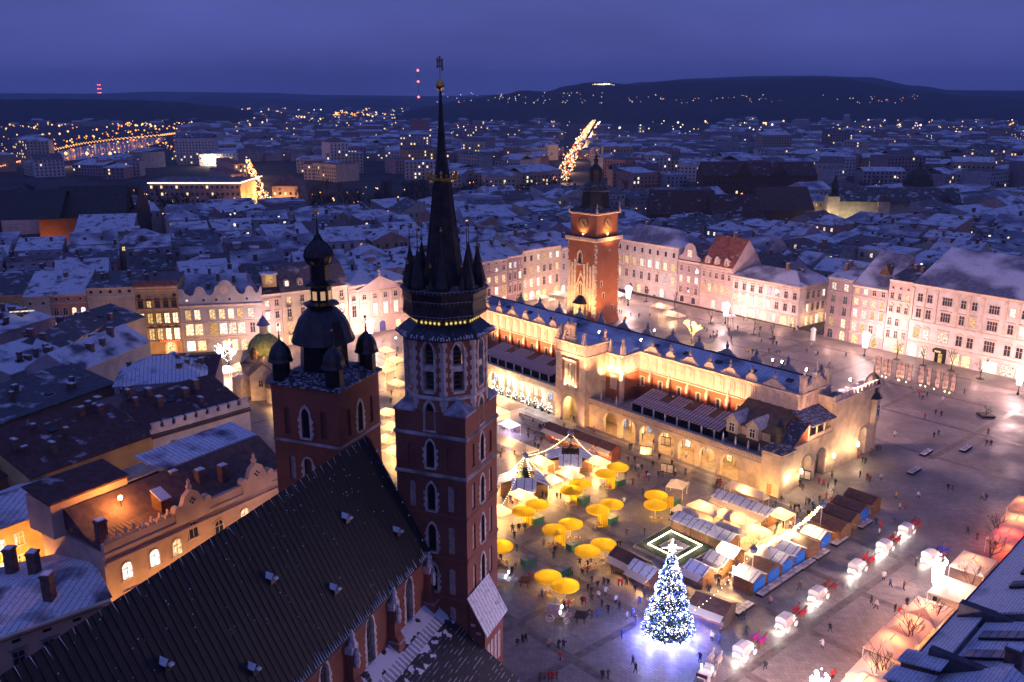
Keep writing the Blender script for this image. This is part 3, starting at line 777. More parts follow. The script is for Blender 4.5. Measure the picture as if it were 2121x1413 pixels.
# north aisle: lean-to roof with broken snow
ai = thing('church_aisle', C3(0, 5.7), CHA, 'low church aisle roof of dark tiles half covered by snow beside the nave', 'church aisle')
mb = MB(); mb.box(-L, -.05, -12.5, -1.7, 0, 4.0); mb.xprism([(-1.6, 0), (-1.6, 11.0), (-12.4, 3.9), (-12.4, 0)], -L, -.2); mb.build('wall', m_brick, ai)
m_aisle, n, l, b = nodes_of('aisle_tiles')
tc = n.new('ShaderNodeTexCoord'); sep = n.new('ShaderNodeSeparateXYZ'); l.new(tc.outputs['Object'], sep.inputs[0])
g, t2 = noise_fac(n, l, .5, 6, lo=.40, hi=.56)
slope = n.new('ShaderNodeMapRange'); slope.inputs['From Min'].default_value = -5.5; slope.inputs['From Max'].default_value = -1.5; l.new(sep.outputs['Y'], slope.inputs[0])
row = mathn(n, l, 'LESS_THAN', mathn(n, l, 'FRACT', mathn(n, l, 'DIVIDE', sep.outputs['Y'], .42)), .17)
h, t3 = noise_fac(n, l, 1.1, 4, stretch=(.7, 2.2, 1), lo=.5, hi=.6)
msk = mathn(n, l, 'MAXIMUM', mathn(n, l, 'GREATER_THAN', mathn(n, l, 'ADD', mathn(n, l, 'MULTIPLY', g, .9), slope.outputs[0]), 1.15), mathn(n, l, 'MULTIPLY', mathn(n, l, 'MULTIPLY', row, h), .6))
l.new(mixc(n, l, msk, (.014, .015, .02), (.66, .68, .76)), b.inputs['Base Color']); b.inputs['Roughness'].default_value = .6
bumpn(n, l, b, row, .6, .08)
mb = MB(); mb.xprism([(0.0, 12.5), (0.0, 12.7), (-13.0, 3.75), (-13.0, 3.5)], -L, 0); ar = mb.build('roof', m_aisle, ai)
st = MB(); st.box(0, .74, -1.7, -.15, 0, .06); stm = st.mesh('snowy_panel', ROOF('snow_panel', (.2, .2, .26), .92, 3, .8, 'X'))
for i in range(26):
    o = put('snowy_panel', stm, ar, (-1.6 - i * .8, -.1, 12.55)); o.rotation_euler = (math.atan(.69), 0, 0)
    if i < 22: o = put('snowy_panel', stm, ar, (-2.2 - i * .8, -1.5, 11.6)); o.rotation_euler = (math.atan(.69), 0, 0)
tag(ai, cat='church aisle')
# ------------------------------------------------------------------ the arcaded cloth hall
ch = thing('cloth_hall', Q(0, 0), QA, 'long floodlit market hall with arcades, striped terrace roofs and pale scrolled attic', 'market hall')
m_cream = M('cream_plaster', (.66, .52, .34), .85, .25, .5)
m_cream2 = M('attic_plaster', (.70, .54, .42), .8, .22, .8)
m_niche = M('niche_pink', (.74, .56, .46), .8, .2, .6)
m_brh = BRICK('brick_hall', (.36, .105, .04), (.46, .16, .07), (.40, .24, .15), 1.0)
m_roofh = ROOF('hall_roof', (.16, .17, .22), .60, .85, .5, 'X', sscale=.12)
m_canopy = M('canopy_sheet', (.55, .44, .46), .5, .3, .7)
A0, A1, BAY = -64.0, 44.8, 5.67
rsl, rsr = -14.4, -4.3            # middle projection
cols_n = [0.05 + BAY * k for k in range(0, 8)]
arch_n = [2.85 + BAY * k for k in range(-1, 8)]
arch_s = [-17.6 - BAY * k for k in range(8)]
# arcade front: two walls with real arches, behind them the shop wall
def arcade(x0, x1, centres, nm):
    mb = MB(); holed(mb, x1 - x0, 0, 6.1, [(c, 4.45, 0, 3.15, 'round') for c in centres if c - 2.3 > x0 and c + 2.3 < x1], .8, -.7, x0)
    mb.mat(0).poly((x0, -.7 + .8, 0), (x0, -.7 + .8, 0.01), (x1, .1, 0.01), (x1, .1, 0))
    o = mb.build('arcade_wall', [m_cream, m_cream], ch)
    for c in centres:
        if c - 2.3 > x0 and c + 2.3 < x1:
            f = MB(); arch_frame(f, c, 4.45, 2.9, 3.15, 'round', .22, -.78, .1); f.build('arch_moulding', m_cream2, o)
    return o
aw_n = arcade(rsr, A1, arch_n, 'n'); aw_s = arcade(A0, rsl, arch_s, 's')
cm = MB(); cm.lathe([(.62, 0), (.62, .55), (.45, .7), (.36, .8), (.34, 2.6), (.5, 2.85), (.56, 3.15)], 12, (0, -.3)); c_me = cm.mesh('column', m_cream2, True)
for a in cols_n: put('column', c_me, ch, (a, 0, 0))
for c in arch_s: put('column', c_me, ch, (c + BAY / 2, 0, 0))
# floors, ceilings, terrace, parapet with carved panels
for x0, x1 in ((rsr, A1), (A0, rsl)):
    mb = MB(); mb.box(x0, x1, -.6, 5.6, -.1, .06); o = mb.build('arcade_floor', M('arcade_slabs', (.42, .33, .24), .35, .3, .7), ch)
    mb = MB(); mb.box(x0, x1, -.65, 11.0, 5.85, 6.3); mb.build('terrace_floor', M('terrace_slabs', (.33, .28, .27), .8, .3, .6), ch)
    mb = MB(); mb.box(x0, x1, -1.0, -.65, 5.95, 6.2); mb.box(x0, x1, -.95, -.55, 7.15, 7.38); mb.box(x0, x1, -.85, -.6, 6.2, 7.15); mb.box(x0, x1, -.55, .35, 7.2, 7.3); mb.build('parapet', M('parapet_stone', (.50, .40, .33), .85, .3, .9), ch)
    n = int((x1 - x0) / 1.9)
    pm = MB(); pm.box(-.78, .78, -.93, -.84, 6.32, 7.05); pm.mat(1).box(-.66, .66, -.95, -.92, 6.42, 6.95); pm.mat(0)
    for k in (-.4, 0, .4): pm.box(k - .12, k + .12, -.99, -.94, 6.5, 6.88)
    me = pm.mesh('carved_panel', [m_cream2, M('panel_shade', (.20, .12, .08), .9, .3, 2)])
    for i in range(n): put('carved_panel', me, ch, (x0 + (i + .5) * (x1 - x0) / n, 0, 0))
    # shops under the arcade
    mb = MB(); mb.box(x0, x1, 5.5, 5.9, .05, 5.85); sw = mb.build('shop_wall', m_cream, ch)
    for i, c in enumerate(arch_n if x0 > -10 else arch_s):
        if not (x0 + 1.5 < c < x1 - 1.5): continue
        f = MB(); arch_frame(f, c - 1.1, 1.5, .1, 2.5, 'round', .2, 5.44, .08); fo = f.build('shop_door', m_wood, sw)
        p = MB(); arch_pane(p, c - 1.1, 1.5, .1, 2.5, 'round', 5.47); p.build('pane', (m_litw, m_litb, m_shop, m_litw)[i % 4], fo)
        f = MB(); f.box(c + .7, c + 2.1, 5.38, 5.49, .8, 2.7); fo = f.build('shop_window', m_wood, sw)
        p = MB(); p.box(c + .8, c + 2.0, 5.35, 5.385, .9, 2.6); p.build('pane', (m_shop, m_litw, m_litb)[i % 3], fo)
        b_ = MB(); b_.box(c + 2.5, c + 3.1, 3.6 if i % 2 else 5.0, 5.5, .05, 5.85); b_.build('pier', m_cream, sw)
        lamp((c, 2.6, 4.9), 300 if x0 > -10 else 220, (1, .52, .14) if i % 3 else (1, .66, .32), .2, ch, name='arcade_lamp')
        g = MB(); g.ball((c, 2.6, 5.2), .14, 6, 4); g.build('lantern', m_bulb, ch)
# main body: brick walls with windows, attic, roof
YB0, YB1, ZA, ZT = 11.0, 23.0, 13.7, 18.2
piers = [5.1 + 5.6 * k for k in range(7)] + [-23.7 - 5.6 * k for k in range(7)]
wins = [x - 2.8 for x in piers if x > 0] + [x + 2.8 for x in piers if x < 0]
mb = MB(); holed(mb, 109, 6.3, ZA, [(x, .95, 9.7, 11.9, 'rect') for x in wins if -60 < x < 41], .45, YB0, A0)
mb.mat(0).box(A0, A1 + .2, YB0 + .6, YB1, 6.3, ZA - .02); mb.build('main_wall', [m_brh, m_stone], ch)
for x in wins:
    if not -60 < x < 41: continue
    f = MB(); arch_frame(f, x, .95, 9.7, 11.9, 'rect', .22, YB0 - .1, .12); f.box(x - .7, x + .7, YB0 - .16, YB0, 9.45, 9.7)
    for z in (9.8, 10.6, 11.5): f.box(x - .8, x - .55, YB0 - .08, YB0, z, z + .4); f.box(x + .55, x + .8, YB0 - .08, YB0, z, z + .4)
    fo = f.build('hall_window', m_cream2, ch); p = MB(); p.box(x - .48, x + .48, YB0 + .3, YB0 + .36, 9.7, 11.9); p.build('pane', m_glassd, fo)
    q = MB(); q.box(x - .04, x + .04, YB0 + .2, YB0 + .3, 9.7, 11.9); q.box(x - .48, x + .48, YB0 + .2, YB0 + .3, 11.0, 11.1); q.build('bars', m_wood, fo)
bm = MB(); bm.box(-.4, .4, YB0 - .9, YB0 + .1, 6.3, 11.0); bm.xprism([(YB0 - .9, 11.0), (YB0 - .35, 12.2), (YB0 + .1, 12.2), (YB0 + .1, 11.0)], -.4, .4); b_me = bm.mesh('buttress', m_brh)
nm_ = MB(); nm_.box(-.3, .3, YB0 - .95, YB0 - .1, 11.3, 12.9); nm_.prism([(-.28, YB0 - .75), (.28, YB0 - .75), (.28, YB0 - .2), (-.28, YB0 - .2)], 12.9, 14.6, [(-.05, YB0 - .5), (.05, YB0 - .5), (.05, YB0 - .42), (-.05, YB0 - .42)]); nm_.octa((0, YB0 - .46, 14.75), .17); n_me = nm_.mesh('pinnacle', m_cream2)
for x in piers:
    if -62 < x < 43: b = put('buttress', b_me, ch, (x, 0, 0)); put('pinnacle', n_me, b)
def attic(par, x0, x1, y, z0, z1, n, rot=0.0, c=(0, 0), niche=True):
    """pale frieze with a blind arcade, ledge below, cornice above; drawn in the plane y, turned by rot about c"""
    X = Matrix.Translation((*c, 0)) @ Matrix.Rotation(rot, 4, 'Z')
    mb = MB(); mb.X = X
    mb.box(x0, x1, y, y + .7, z0, z1); mb.xprism([(y + .1, z0 - .3), (y - .28, z0 - .1), (y - .28, z0 + .12), (y + .1, z0 + .2)], x0 - .1, x1 + .1)
    mb.xprism([(y + .1, z1 - .45), (y - .12, z1 - .4), (y - .42, z1 - .12), (y - .42, z1 + .06), (y + .1, z1 + .12)], x0 - .1, x1 + .1)
    o = mb.build('attic', m_cream2, par)
    w = (x1 - x0) / n; nb = MB()
    nb.mat(0); arch_pane(nb, 0, w * .52, z0 + .3, z1 - 1.25, 'round', y - .015); nb.mat(1)
    arch_frame(nb, 0, w * .52, z0 + .3, z1 - 1.25, 'round', .12, y - .12, .11)
    nb.box(-w * .46, -w * .35, y - .14, y, z0 + .2, z1 - 1.0); nb.box(w * .35, w * .46, y - .14, y, z0 + .2, z1 - 1.0)
    me = nb.mesh('blind_arch', [m_niche, m_cream2])
    for i in range(n):
        q = put('blind_arch', me, o); q.matrix_local = X @ Matrix.Translation((x0 + (i + .5) * w, 0, 0))
    return o
attic(ch, .8, A1 + .3, YB0 - .25, ZA, ZT, 16); attic(ch, A0, -20.2, YB0 - .25, ZA, ZT, 15)
attic(ch, -6.0, 6.0, -(A1 + .3 - 39.05), ZA, ZT, 4, math.pi / 2, (39.05, 17.0))
# crest of scrolls and pinnacles
sc_l = [(-2.75, 0), (-2.5, .55), (-1.9, .75), (-1.3, 1.3), (-.75, 1.5), (-.7, 1.75), (.7, 1.75), (.75, 1.5), (1.3, 1.3), (1.9, .75), (2.5, .55), (2.75, 0)]
s_m = MB(); s_m.yprism([(x, ZT + .1 + z) for x, z in sc_l], YB0 - .2, YB0 + .2)
for sg in (-1, 1): s_m.tube((sg * 1.25, YB0 - .3, ZT + .85), (sg * 1.25, YB0 + .3, ZT + .85), .36, n=8)
sc_me = s_m.mesh('scroll_gable', m_cream2)
b_m = MB(); b_m.yprism([(x, ZT + .1 + z) for x, z in [(-1.35, 0), (-1.35, .9), (-1.0, 1.3), (-.75, 1.3), (-.75, 1.7), (.75, 1.7), (.75, 1.3), (1.0, 1.3), (1.35, .9), (1.35, 0)]], YB0 - .3, YB0 + .3); bl_me = b_m.mesh('crest_block', m_cream2)
f_m = MB(); f_m.lathe([(.42, 0), (.42, .2), (.25, .3), (.45, .75), (.38, 1.05), (.16, 1.25), (.22, 1.5), (.05, 1.95)], 7, (0, YB0)); fi_me = f_m.mesh('urn_finial', m_stone2)
for k, x in enumerate(sorted(piers)):
    if not -62 < x < 43.5: continue
    k2 = round((x - 5.1) / 5.6) if x > 0 else round((x + 23.7) / 5.6)
    c = put('scroll_gable' if k2 % 2 == 0 else 'crest_block', sc_me if k2 % 2 == 0 else bl_me, ch, (x, 0, 0)); put('urn_finial', fi_me, c, (0, 0, ZT + 1.8))
for k in range(13):           # the far crest, seen over the roof from behind
    x = -56 + k * 8.2; c = put('scroll_gable' if k % 2 else 'crest_block', sc_me if k % 2 else bl_me, ch, (x, YB1 - YB0, 0)); put('urn_finial', fi_me, c, (0, 0, ZT + 1.8))
mb = MB(); mb.box(A0, A1, YB1 - .3, YB1 + .3, 6.3, ZT); mb.build('main_wall', m_cream2, ch)
mb = MB(); mb.xprism([(YB0 + .5, 18.0), (17.6, 20.2), (YB1 - .4, 18.4), (YB1 - .4, 18.1), (YB0 + .5, 17.7)], A0 + .5, A1 - .5); rfh = mb.build('roof', m_roofh, ch)
mb = MB(); mb.box(A0 + .5, A1 - .5, 17.4, 17.8, 20.1, 20.38); mb.build('ridge_cap', M('ridge_iron', (.03, .03, .04), .6), rfh)
sk = MB(); sk.box(-.75, .75, -.55, .55, -.1, .22); sk.mat(1).box(-.55, .55, -.38, .38, .2, .25); sk_me = sk.mesh('skylight', [M('skylight_frame', (.03, .03, .035), .5), m_glassd])
for k in range(11):
    x = -52 + k * 9.2
    if -17 < x < -2: continue
    o = put('skylight', sk_me, rfh, (x, 14.7, 19.25)); o.rotation_euler = (math.atan2(2.2, 6.1), 0, 0)
# far side: low aisle and arcade, hardly seen
mb = MB(); mb.box(A0, A1, YB1, 35, 0, 6.3); mb.build('far_aisle', m_cream, ch)
# striped terrace roofs
def canopy(x0, x1, skip, name='terrace_roof'):
    o = MB().box(x0, x1, 2.7, 9.9, 6.32, 8.0).build('glazed_room', M('terrace_glass', (.015, .012, .014), .15, .3, 2, bump=0), ch)
    mb = MB(); mb.xprism([(2.2, 8.35), (9.9, 10.25), (9.9, 10.1), (2.2, 8.2)], x0, x1); rf_ = mb.build(name, M('canopy_dark', (.035, .022, .024), .6, .3, 2), ch)
    n = int((x1 - x0) / .86); full = MB(); full.xprism([(2.1, 8.42), (9.7, 10.3), (9.7, 10.22), (2.1, 8.34)], -.27, .27); fm = full.mesh('roof_panel', m_canopy)
    half = MB(); half.xprism([(2.1, 8.42), (6.0, 9.385), (6.0, 9.305), (2.1, 8.34)], -.27, .27); hm = half.mesh('roof_panel', m_canopy)
    for i in range(n): put('roof_panel', hm if i in skip else fm, rf_, (x0 + (i + .5) * (x1 - x0) / n, 0, 0))
    pm = MB(); pm.box(-.13, .13, 2.0, 2.3, 6.3, 8.3); pme = pm.mesh('post', m_white)
    for i in range(int((x1 - x0) / 3.4) + 1): put('post', pme, rf_, (x0 + .1 + i * 3.4, 0, 0))
    mb = MB(); mb.box(x0, x1, 9.9, YB0 - .05, 8.2, 10.0); mb.build('gutter_wall', m_brh, ch)
    return rf_
canopy(6.6, 31.8, {6, 7, 8, 14, 15, 16, 22, 23})
canopy(-49, -20.8, {6, 7, 8, 16, 17, 18, 25, 26, 27})
um = MB(); um.tube((0, 0, 6.3), (0, 0, 6.6), .3, n=8); um.lathe([(.1, 6.6), (.26, 7.2), (.12, 8.7), (.02, 9.1)], 7); ume = um.mesh('closed_parasol', m_white)
for i, (x, y) in enumerate(((-2.2, 1.3), (2.6, 1.4), (33.5, 1.2), (36.6, 1.3), (39.8, 1.2), (42.2, 1.6))):
    o = put('closed_parasol', ume, None, Q(x, y)); tag(o, 'closed white parasol on the hall terrace, ' + ORD[i] + ' from the middle gate', 'parasol', 'closed parasols on the terrace')
# transept and the middle projection with the great window
mb = MB(); mb.box(-20.0, 1.0, 5.0, YB0 + .3, 6.3, ZA); mb.build('transept_wall', m_brh, ch)
attic(ch, rsr - 1.7, 1.0, 4.75, ZA, 18.1, 3); attic(ch, -20.0, rsl, 4.75, ZA, 18.1, 2)
attic(ch, -3.1, 3.1, -.25, ZA, 18.1, 3, math.pi / 2, (1.0, 7.8))
for x in (1.0, -20.0, -5.3): MB().box(x - .45, x + .45, 4.6, 5.4, 6.3, ZA).build('corner_stone', m_cream2, ch)
for x in (1.0, -20.0):
    MB().prism([(x - .5, 4.5), (x + .5, 4.5), (x + .5, 5.5), (x - .5, 5.5)], 18.1, 19.3).build('corner_pedestal', m_cream2, ch)
MB().xprism([(5.2, 18.1), (11, 18.9), (11, 18.6), (5.2, 17.9)], -19.8, .8).build('transept_roof', m_roofh, ch)
tw = MB(); arch_frame(tw, -1.7, 1.5, 9.0, 12.2, 'rect', .3, 4.85, .15); tw.box(-2.6, -.8, 4.7, 5.0, 12.5, 12.9); tf = tw.build('hall_window', m_cream2, ch); MB().box(-2.45, -.95, 4.94, 4.98, 9.0, 12.2).build('pane', M('pale_blind', (.6, .5, .4), .7, .2, 2), tf)
mb = MB(); W_ = rsr - rsl
holed(mb, W_, 0, 8.6, [(rsl + W_ / 2, 4.6, 0, 4.4, 'round')], 2.2, -2.2, rsl)
holed(mb, W_, 8.6, 17.7, [(rsl + W_ / 2, 3.3, 9.4, 15.6, 'rect')], .8, -2.2, rsl)
mb.mat(0); mb.box(rsl, rsl + 1.6, -2.19, 5.0, 0, 17.6); mb.box(rsr - 1.6, rsr, -2.19, 5.0, 0, 17.6); mb.box(rsl + .2, rsr - .2, 2.0, 5.0, 0, 17.6)
mb.build('gate_front', [m_cream, m_cream2], ch)
for x in (rsl, rsr - 2.0): MB().box(x - .02, x + 2.02, -2.32, -2.15, 0, 17.6).build('corner_pilaster', m_cream2, ch)
for x in (rsl + 2.6, rsr - 2.6): MB().box(x - .62, x + .62, -2.24, -2.19, 9.4, 16.8).build('brick_panel', m_brh, ch)
cx = (rsl + rsr) / 2
gw = MB(); arch_frame(gw, cx, 3.3, 9.4, 15.6, 'rect', .4, -2.36, .2); gw.box(cx - 2.2, cx + 2.2, -2.9, -2.2, 16.1, 16.5); gf = gw.build('great_window', m_cream2, ch)
for dx in (-1.1, 0, 1.1):
    p = MB(); arch_pane(p, cx + dx, .8, 9.5, 14.5, 'point', -1.75); p.build('pane', M('window_backing', (.5, .36, .2), .8, .3, 2), gf)
    q = MB(); q.tube((cx + dx - .52, -2.0, 9.4), (cx + dx - .52, -2.0, 14.3), .13, n=6); arch_frame(q, cx + dx, .8, 13.9, 14.5, 'point', .14, -2.0, .25); q.build('mullion', m_cream2, gf)
MB().box(cx - 2.5, cx + 2.5, -3.1, -2.2, 8.5, 8.8).box(cx - 2.5, cx + 2.5, -3.1, -2.95, 8.8, 9.5).build('balcony', m_cream2, ch)
attic(ch, rsl - .1, rsr + .1, -2.45, 17.8, 20.7, 4); attic(ch, -3.6, 3.6, -.25, 17.8, 20.7, 3, math.pi / 2, (rsr, 1.4)); attic(ch, -3.6, 3.6, -.25, 17.8, 20.7, 3, -math.pi / 2, (rsl, 1.4))
MB().box(rsl + .2, rsr - .2, -2.2, 11.0, 17.6, 18.6).build('gate_roof', m_roofh, ch)
tb = MB(); tb.box(cx - 1.5, cx + 1.5, -2.4, -1.5, 20.7, 22.0); holed(tb, 2.0, 22.0, 25.2, [(cx, 1.0, 22.4, 23.6, 'round')], .4, -2.2, cx - 1.0); tb.mat(0).box(cx - 1.0, cx + 1.0, -1.75, -1.6, 22.0, 25.0); tb.lathe([(1.15, 25.0), (.9, 25.5), (.2, 25.9), (.05, 26.6)], 8, (cx, -1.95))
tb.build('crest_shrine', [m_cream2, m_niche], ch)
statue = MB(); statue.box(-.45, .45, -.45, .45, 0, .9); statue.lathe([(.36, .9), (.42, 1.4), (.28, 2.1), (.4, 2.5), (.2, 2.75)], 8); statue.ball((0, 0, 2.95), .22, 7, 5); statue.tube((.3, 0, 2.4), (.62, -.1, 2.9), .11, .07, 5); st_me = statue.mesh('statue', m_cream2)
for x, y, z in ((rsl + .7, -2.2, 20.7), (rsl + 2.8, -2.2, 20.7), (rsr - .7, -2.2, 20.7), (rsr + .1, 4.2, 20.7), (1.0, 5.0, 19.3), (-3.2, 5.2, 18.2), (-20, 5.0, 19.3)): put('statue', st_me, ch, (x, y, z))
MB().tube((cx + 1, 16.0, 20), (cx + 1, 16.0, 23.6), .06, n=5).ball((cx + 1, 16.0, 23.9), .42, 10, 6).build('roof_ball', m_gold, ch)
# north end: corner tower, dormer house, loggia, end gable, west projection with turret
nt = MB(); nt.box(44.75, 49.2, -1.2, 3.2, 0, 9.3); nt.box(44.6, 49.35, -1.35, 3.35, 8.3, 8.55); nt.box(44.55, 49.4, -1.4, 3.4, 9.1, 9.3)
nto = nt.build('corner_tower', m_cream, ch)
m_slate = ROOF('slate_roof', (.035, .033, .042), .36, .5, .45, 'X', snowc=(.4, .4, .5), sscale=1.2)
MB().prism([(44.3, -1.65), (49.65, -1.65), (49.65, 3.65), (44.3, 3.65)], 9.3, 10.8, [(45.9, -.1), (48.1, -.1), (48.1, 2.1), (45.9, 2.1)]).build('tower_roof', m_slate, nto)
MB().lathe([(1.05, 10.6), (1.0, 12.6), (1.45, 12.8), (1.35, 13.3), (1.1, 14.3), (.5, 15.0), (.2, 15.5)], 8, (47, 1)).build('roof_lantern', m_copper, nto)
dr = MB(); arch_frame(dr, 47.0, 1.2, .1, 2.4, 'rect', .18, -1.27, .1); dro = dr.build('door', m_cream2, nto); MB().box(46.4, 47.6, -1.24, -1.2, .1, 2.4).build('door_leaf', m_wood2, dro)
dh = MB(); dh.box(33.0, 44.6, 3.6, 10.0, 6.3, 11.2); dho = dh.build('dormer_house', M('dark_boards', (.09, .06, .055), .7, .3, 1.5), ch)
MB().xprism([(3.2, 11.0), (10.9, 14.6), (10.9, 14.3), (3.2, 10.8)], 32.7, 44.9).build('roof', ROOF('brown_sheet', (.20, .11, .06), 0, .7, .6, 'X'), dho)
for x in (34.8, 39.9):
    d = MB(); d.yprism([(x - 1.4, 9.0), (x + 1.4, 9.0), (x + 1.4, 11.6), (x, 12.9), (x - 1.4, 11.6)], 2.3, 5.0); do = d.build('dormer', m_cream, dho)
    d = MB(); d.yprism([(x - 1.75, 11.4), (x, 13.1), (x + 1.75, 11.4), (x + 1.75, 11.65), (x, 13.4), (x - 1.75, 11.65)], 2.0, 7.5); d.build('dormer_roof', M('snowy_sheet', (.5, .46, .5), .8, .3, 1), do)
    f = MB(); arch_frame(f, x, 1.2, 9.4, 11.2, 'rect', .15, 2.2, .12); f.box(x - .05, x + .05, 2.2, 2.3, 9.4, 11.2); f.box(x - .6, x + .6, 2.2, 2.3, 10.5, 10.62); fo = f.build('window', m_white, do); MB().box(x - .6, x + .6, 2.24, 2.29, 9.4, 11.2).build('pane', m_glassd, fo)
    MB().box(x + 1.6, x + 3.5, 3.45, 3.62, 9.0, 10.8).build('lit_panel', m_cream2, dho)
nw = MB()   # north wall with two great arches and sloping parapet, drawn turned so that it faces along +x
nw.X = Matrix.Translation((48.6, 0, 0)) @ Matrix.Rotation(math.pi / 2, 4, 'Z')
holed(nw, 14.8, 0, 9.4, [(9.3, 4.0, 0, 4.2, 'round'), (15.0, 4.0, 0, 4.2, 'round')], 1.6, 0, 3.2)
nw.mat(0); holed(nw, 20.5, 0, 15.6, [(32.3, 3.2, 0, 5.2, 'round')], 1.6, -.05, 18.0)
nw.X = None; nw.mat(0).box(45.0, 46.4, 3.2, 18, 0, 9.3); nw.box(46.9, 48.5, 18.1, 38.4, 9.5, 15.5); nw.box(44.6, 46.9, 18.1, 38.4, .02, 15.5)
nwo = nw.build('north_wall', [m_cream, m_cream2], ch)
for y in (9.3, 15.0, 32.3):
    f = MB(); f.X = Matrix.Translation((48.6, 0, 0)) @ Matrix.Rotation(math.pi / 2, 4, 'Z'); arch_frame(f, y, 4.0 if y < 20 else 3.2, 3.6, 4.2 if y < 20 else 5.2, 'round', .25, -.16, .12); f.build('arch_moulding', m_stone2, nwo)
MB().box(44.8, 49.0, 3.3, 18.1, 9.35, 9.6).build('loggia_floor', m_stone2, ch)
MB().yprism([(44.9, 14.9), (49.6, 12.9), (49.6, 12.65), (44.9, 14.65)], 8.8, 18.2).build('loggia_roof', ROOF('loggia_slates', (.03, .03, .04), .5, .8, .4, 'Y', snowc=(.4, .4, .48), sscale=1.5), ch)
for y in (9.0, 12.0, 15.0, 17.8): MB().tube((48.8, y, 9.5), (48.8, y, 12.9), .2, n=8).build('loggia_column', m_cream2, ch)
rl = MB(); rl.box(48.75, 49.0, 8.8, 18.1, 10.35, 10.5)
for i in range(30): rl.box(48.8, 48.95, 8.9 + i * .31, 9.02 + i * .31, 9.55, 10.4)
ro = rl.build('balustrade', m_cream2, ch)
MB().xprism([(3.2, 9.4), (9.0, 9.4), (9.0, 13.4)], 44.9, 48.7).build('stair_wall', m_brh, ch)
MB().xprism([(3.0, 9.35), (9.0, 13.3), (9.0, 13.55), (3.0, 9.6)], 45.2, 49.0).build('stair_roof', m_slate, ch)
eg = MB(); X_ = Matrix.Translation((45.0, 17.0, 0)) @ Matrix.Rotation(math.pi / 2, 4, 'Z'); eg.X = X_
eg.yprism([(-5.7, ZT), (-5.7, 20.9), (-4.4, 20.9), (-4.2, 19.4), (-2.6, 19.7), (-1.4, 20.8), (1.4, 20.8), (2.6, 19.7), (4.2, 19.4), (4.4, 20.9), (5.7, 20.9), (5.7, ZT)], -.2, .4); ego = eg.build('end_gable', m_cream2, ch)
for x in (-5.0, -.2, 4.8):
    p = MB(); p.X = X_; p.box(x - .75, x + .75, -.35, .6, 18.2, 21.8); p.box(x - .9, x + .9, -.5, .75, 21.6, 21.85); p.lathe([(.5, 21.8), (.2, 22.3), (.42, 22.8), (.12, 23.3), (.2, 23.7), (.03, 24.5)], 7, (x, .1)); p.build('gable_pedestal', m_cream2, ego)
cr_ = MB(); cr_.box(48.4, 49.3, 18.0, 38.5, 15.5, 16.0)
for i in range(13): cr_.box(48.5, 49.0, 18.2 + i * 1.58, 19.2 + i * 1.58, 16.0, 17.1)
cr_.box(44.6, 48.5, 18.0, 18.4, 15.4, 16.8); cr_.build('battlement', m_cream2, nwo)
MB().box(44.6, 48.4, 18.4, 38.4, 15.45, 15.6).build('roof', m_slate, nwo)
tu = MB(); tu.prism([(47.6 + 2.0 * math.cos(math.pi / 8 + k * math.pi / 4), 36.6 + 2.0 * math.sin(math.pi / 8 + k * math.pi / 4)) for k in range(8)], 7.2, 12.9); tu.lathe([(.5, 5.6), (1.9, 7.2)], 8, (47.6, 36.6)); tuo = tu.build('oriel_turret', m_cream, nwo)
MB().lathe([(2.6, 12.8), (1.9, 13.6), (1.35, 13.9), (1.3, 15.6), (1.75, 15.8), (1.6, 16.8), (1.1, 17.7), (.4, 18.3), (.2, 18.6), (.3, 18.9), (.05, 20.2)], 10, (47.6, 36.6)).build('turret_dome', m_copper, tuo)
f = MB(); f.X = Matrix.Translation((49.5, 36.6, 0)) @ Matrix.Rotation(math.pi / 2, 4, 'Z'); arch_frame(f, 0, 1.3, 8.6, 11.2, 'rect', .15, -.06, .1); f.box(-.06, .06, -.04, 0, 8.6, 11.2); f.box(-.65, .65, -.04, 0, 10.3, 10.42); fo = f.build('window', m_white, tuo); p = MB(); p.X = f.X; p.box(-.65, .65, -.02, 0, 8.6, 11.2); p.build('pane', m_glassd, fo)
wl_ = MB(); wl_.lathe([(.1, 3.3), (.32, 3.6), (.3, 4.1), (.05, 4.4)], 6); wl_m = wl_.mesh('wall_lantern', EM('lantern_warm', (1, .72, .42), 14))
for x, y in ((48.9, 1.5), (49.0, 6.2), (49.0, 18.9), (49.1, 28.8)):
    put('wall_lantern', wl_m, ch, (x + .5, y, 0)); lamp((x + .9, y, 3.7), 260, (1, .68, .36), .25, ch, name='wall_lantern_light')
# floodlights of the hall: rows of lamps on the terraces and ledges, aimed at the attic and the brick
PEACH = (1, .50, .24)
fl = MB(); fl.box(-.2, .2, -.12, .12, 0, .22); fl.mat(1).box(-.17, .17, .1, .13, .03, .2); fl_me = fl.mesh('floodlight', [m_black, EM('flood_glow', (1, .72, .45), 9)])
for x in [3.4 + 5.6 * k for k in range(8)] + [-23.4 - 5.6 * k for k in range(7)]:
    put('floodlight', fl_me, ch, (x, 7.6, 10.6)); lamp((x, 6.2, 10.8), 1350, PEACH, .3, ch, 'SPOT', 'attic_floodlight', aim((0, 3.3, 4.3)), R(125), .8)
for x, y in ((-2.8, 1.9), (0.9, 1.9)):
    put('floodlight', fl_me, ch, (x, y, 7.5)); lamp((x, y, 12.2), 1300, PEACH, .3, ch, 'SPOT', 'attic_floodlight', aim((-.2, 3, 3.2)), R(120), .8)
lamp((4.2, 5.6, 13.2), 600, (1, .56, .3), .3, ch, 'SPOT', 'attic_floodlight', aim((-3, 1.5, 2.8)), R(120), .8)
for dx in (-1.4, 0, 1.4): lamp((cx + dx, -2.85, 9.0), 330, (1, .72, .45), .12, ch, 'SPOT', 'window_floodlight', aim((0, .45, 3)), R(120), .8)
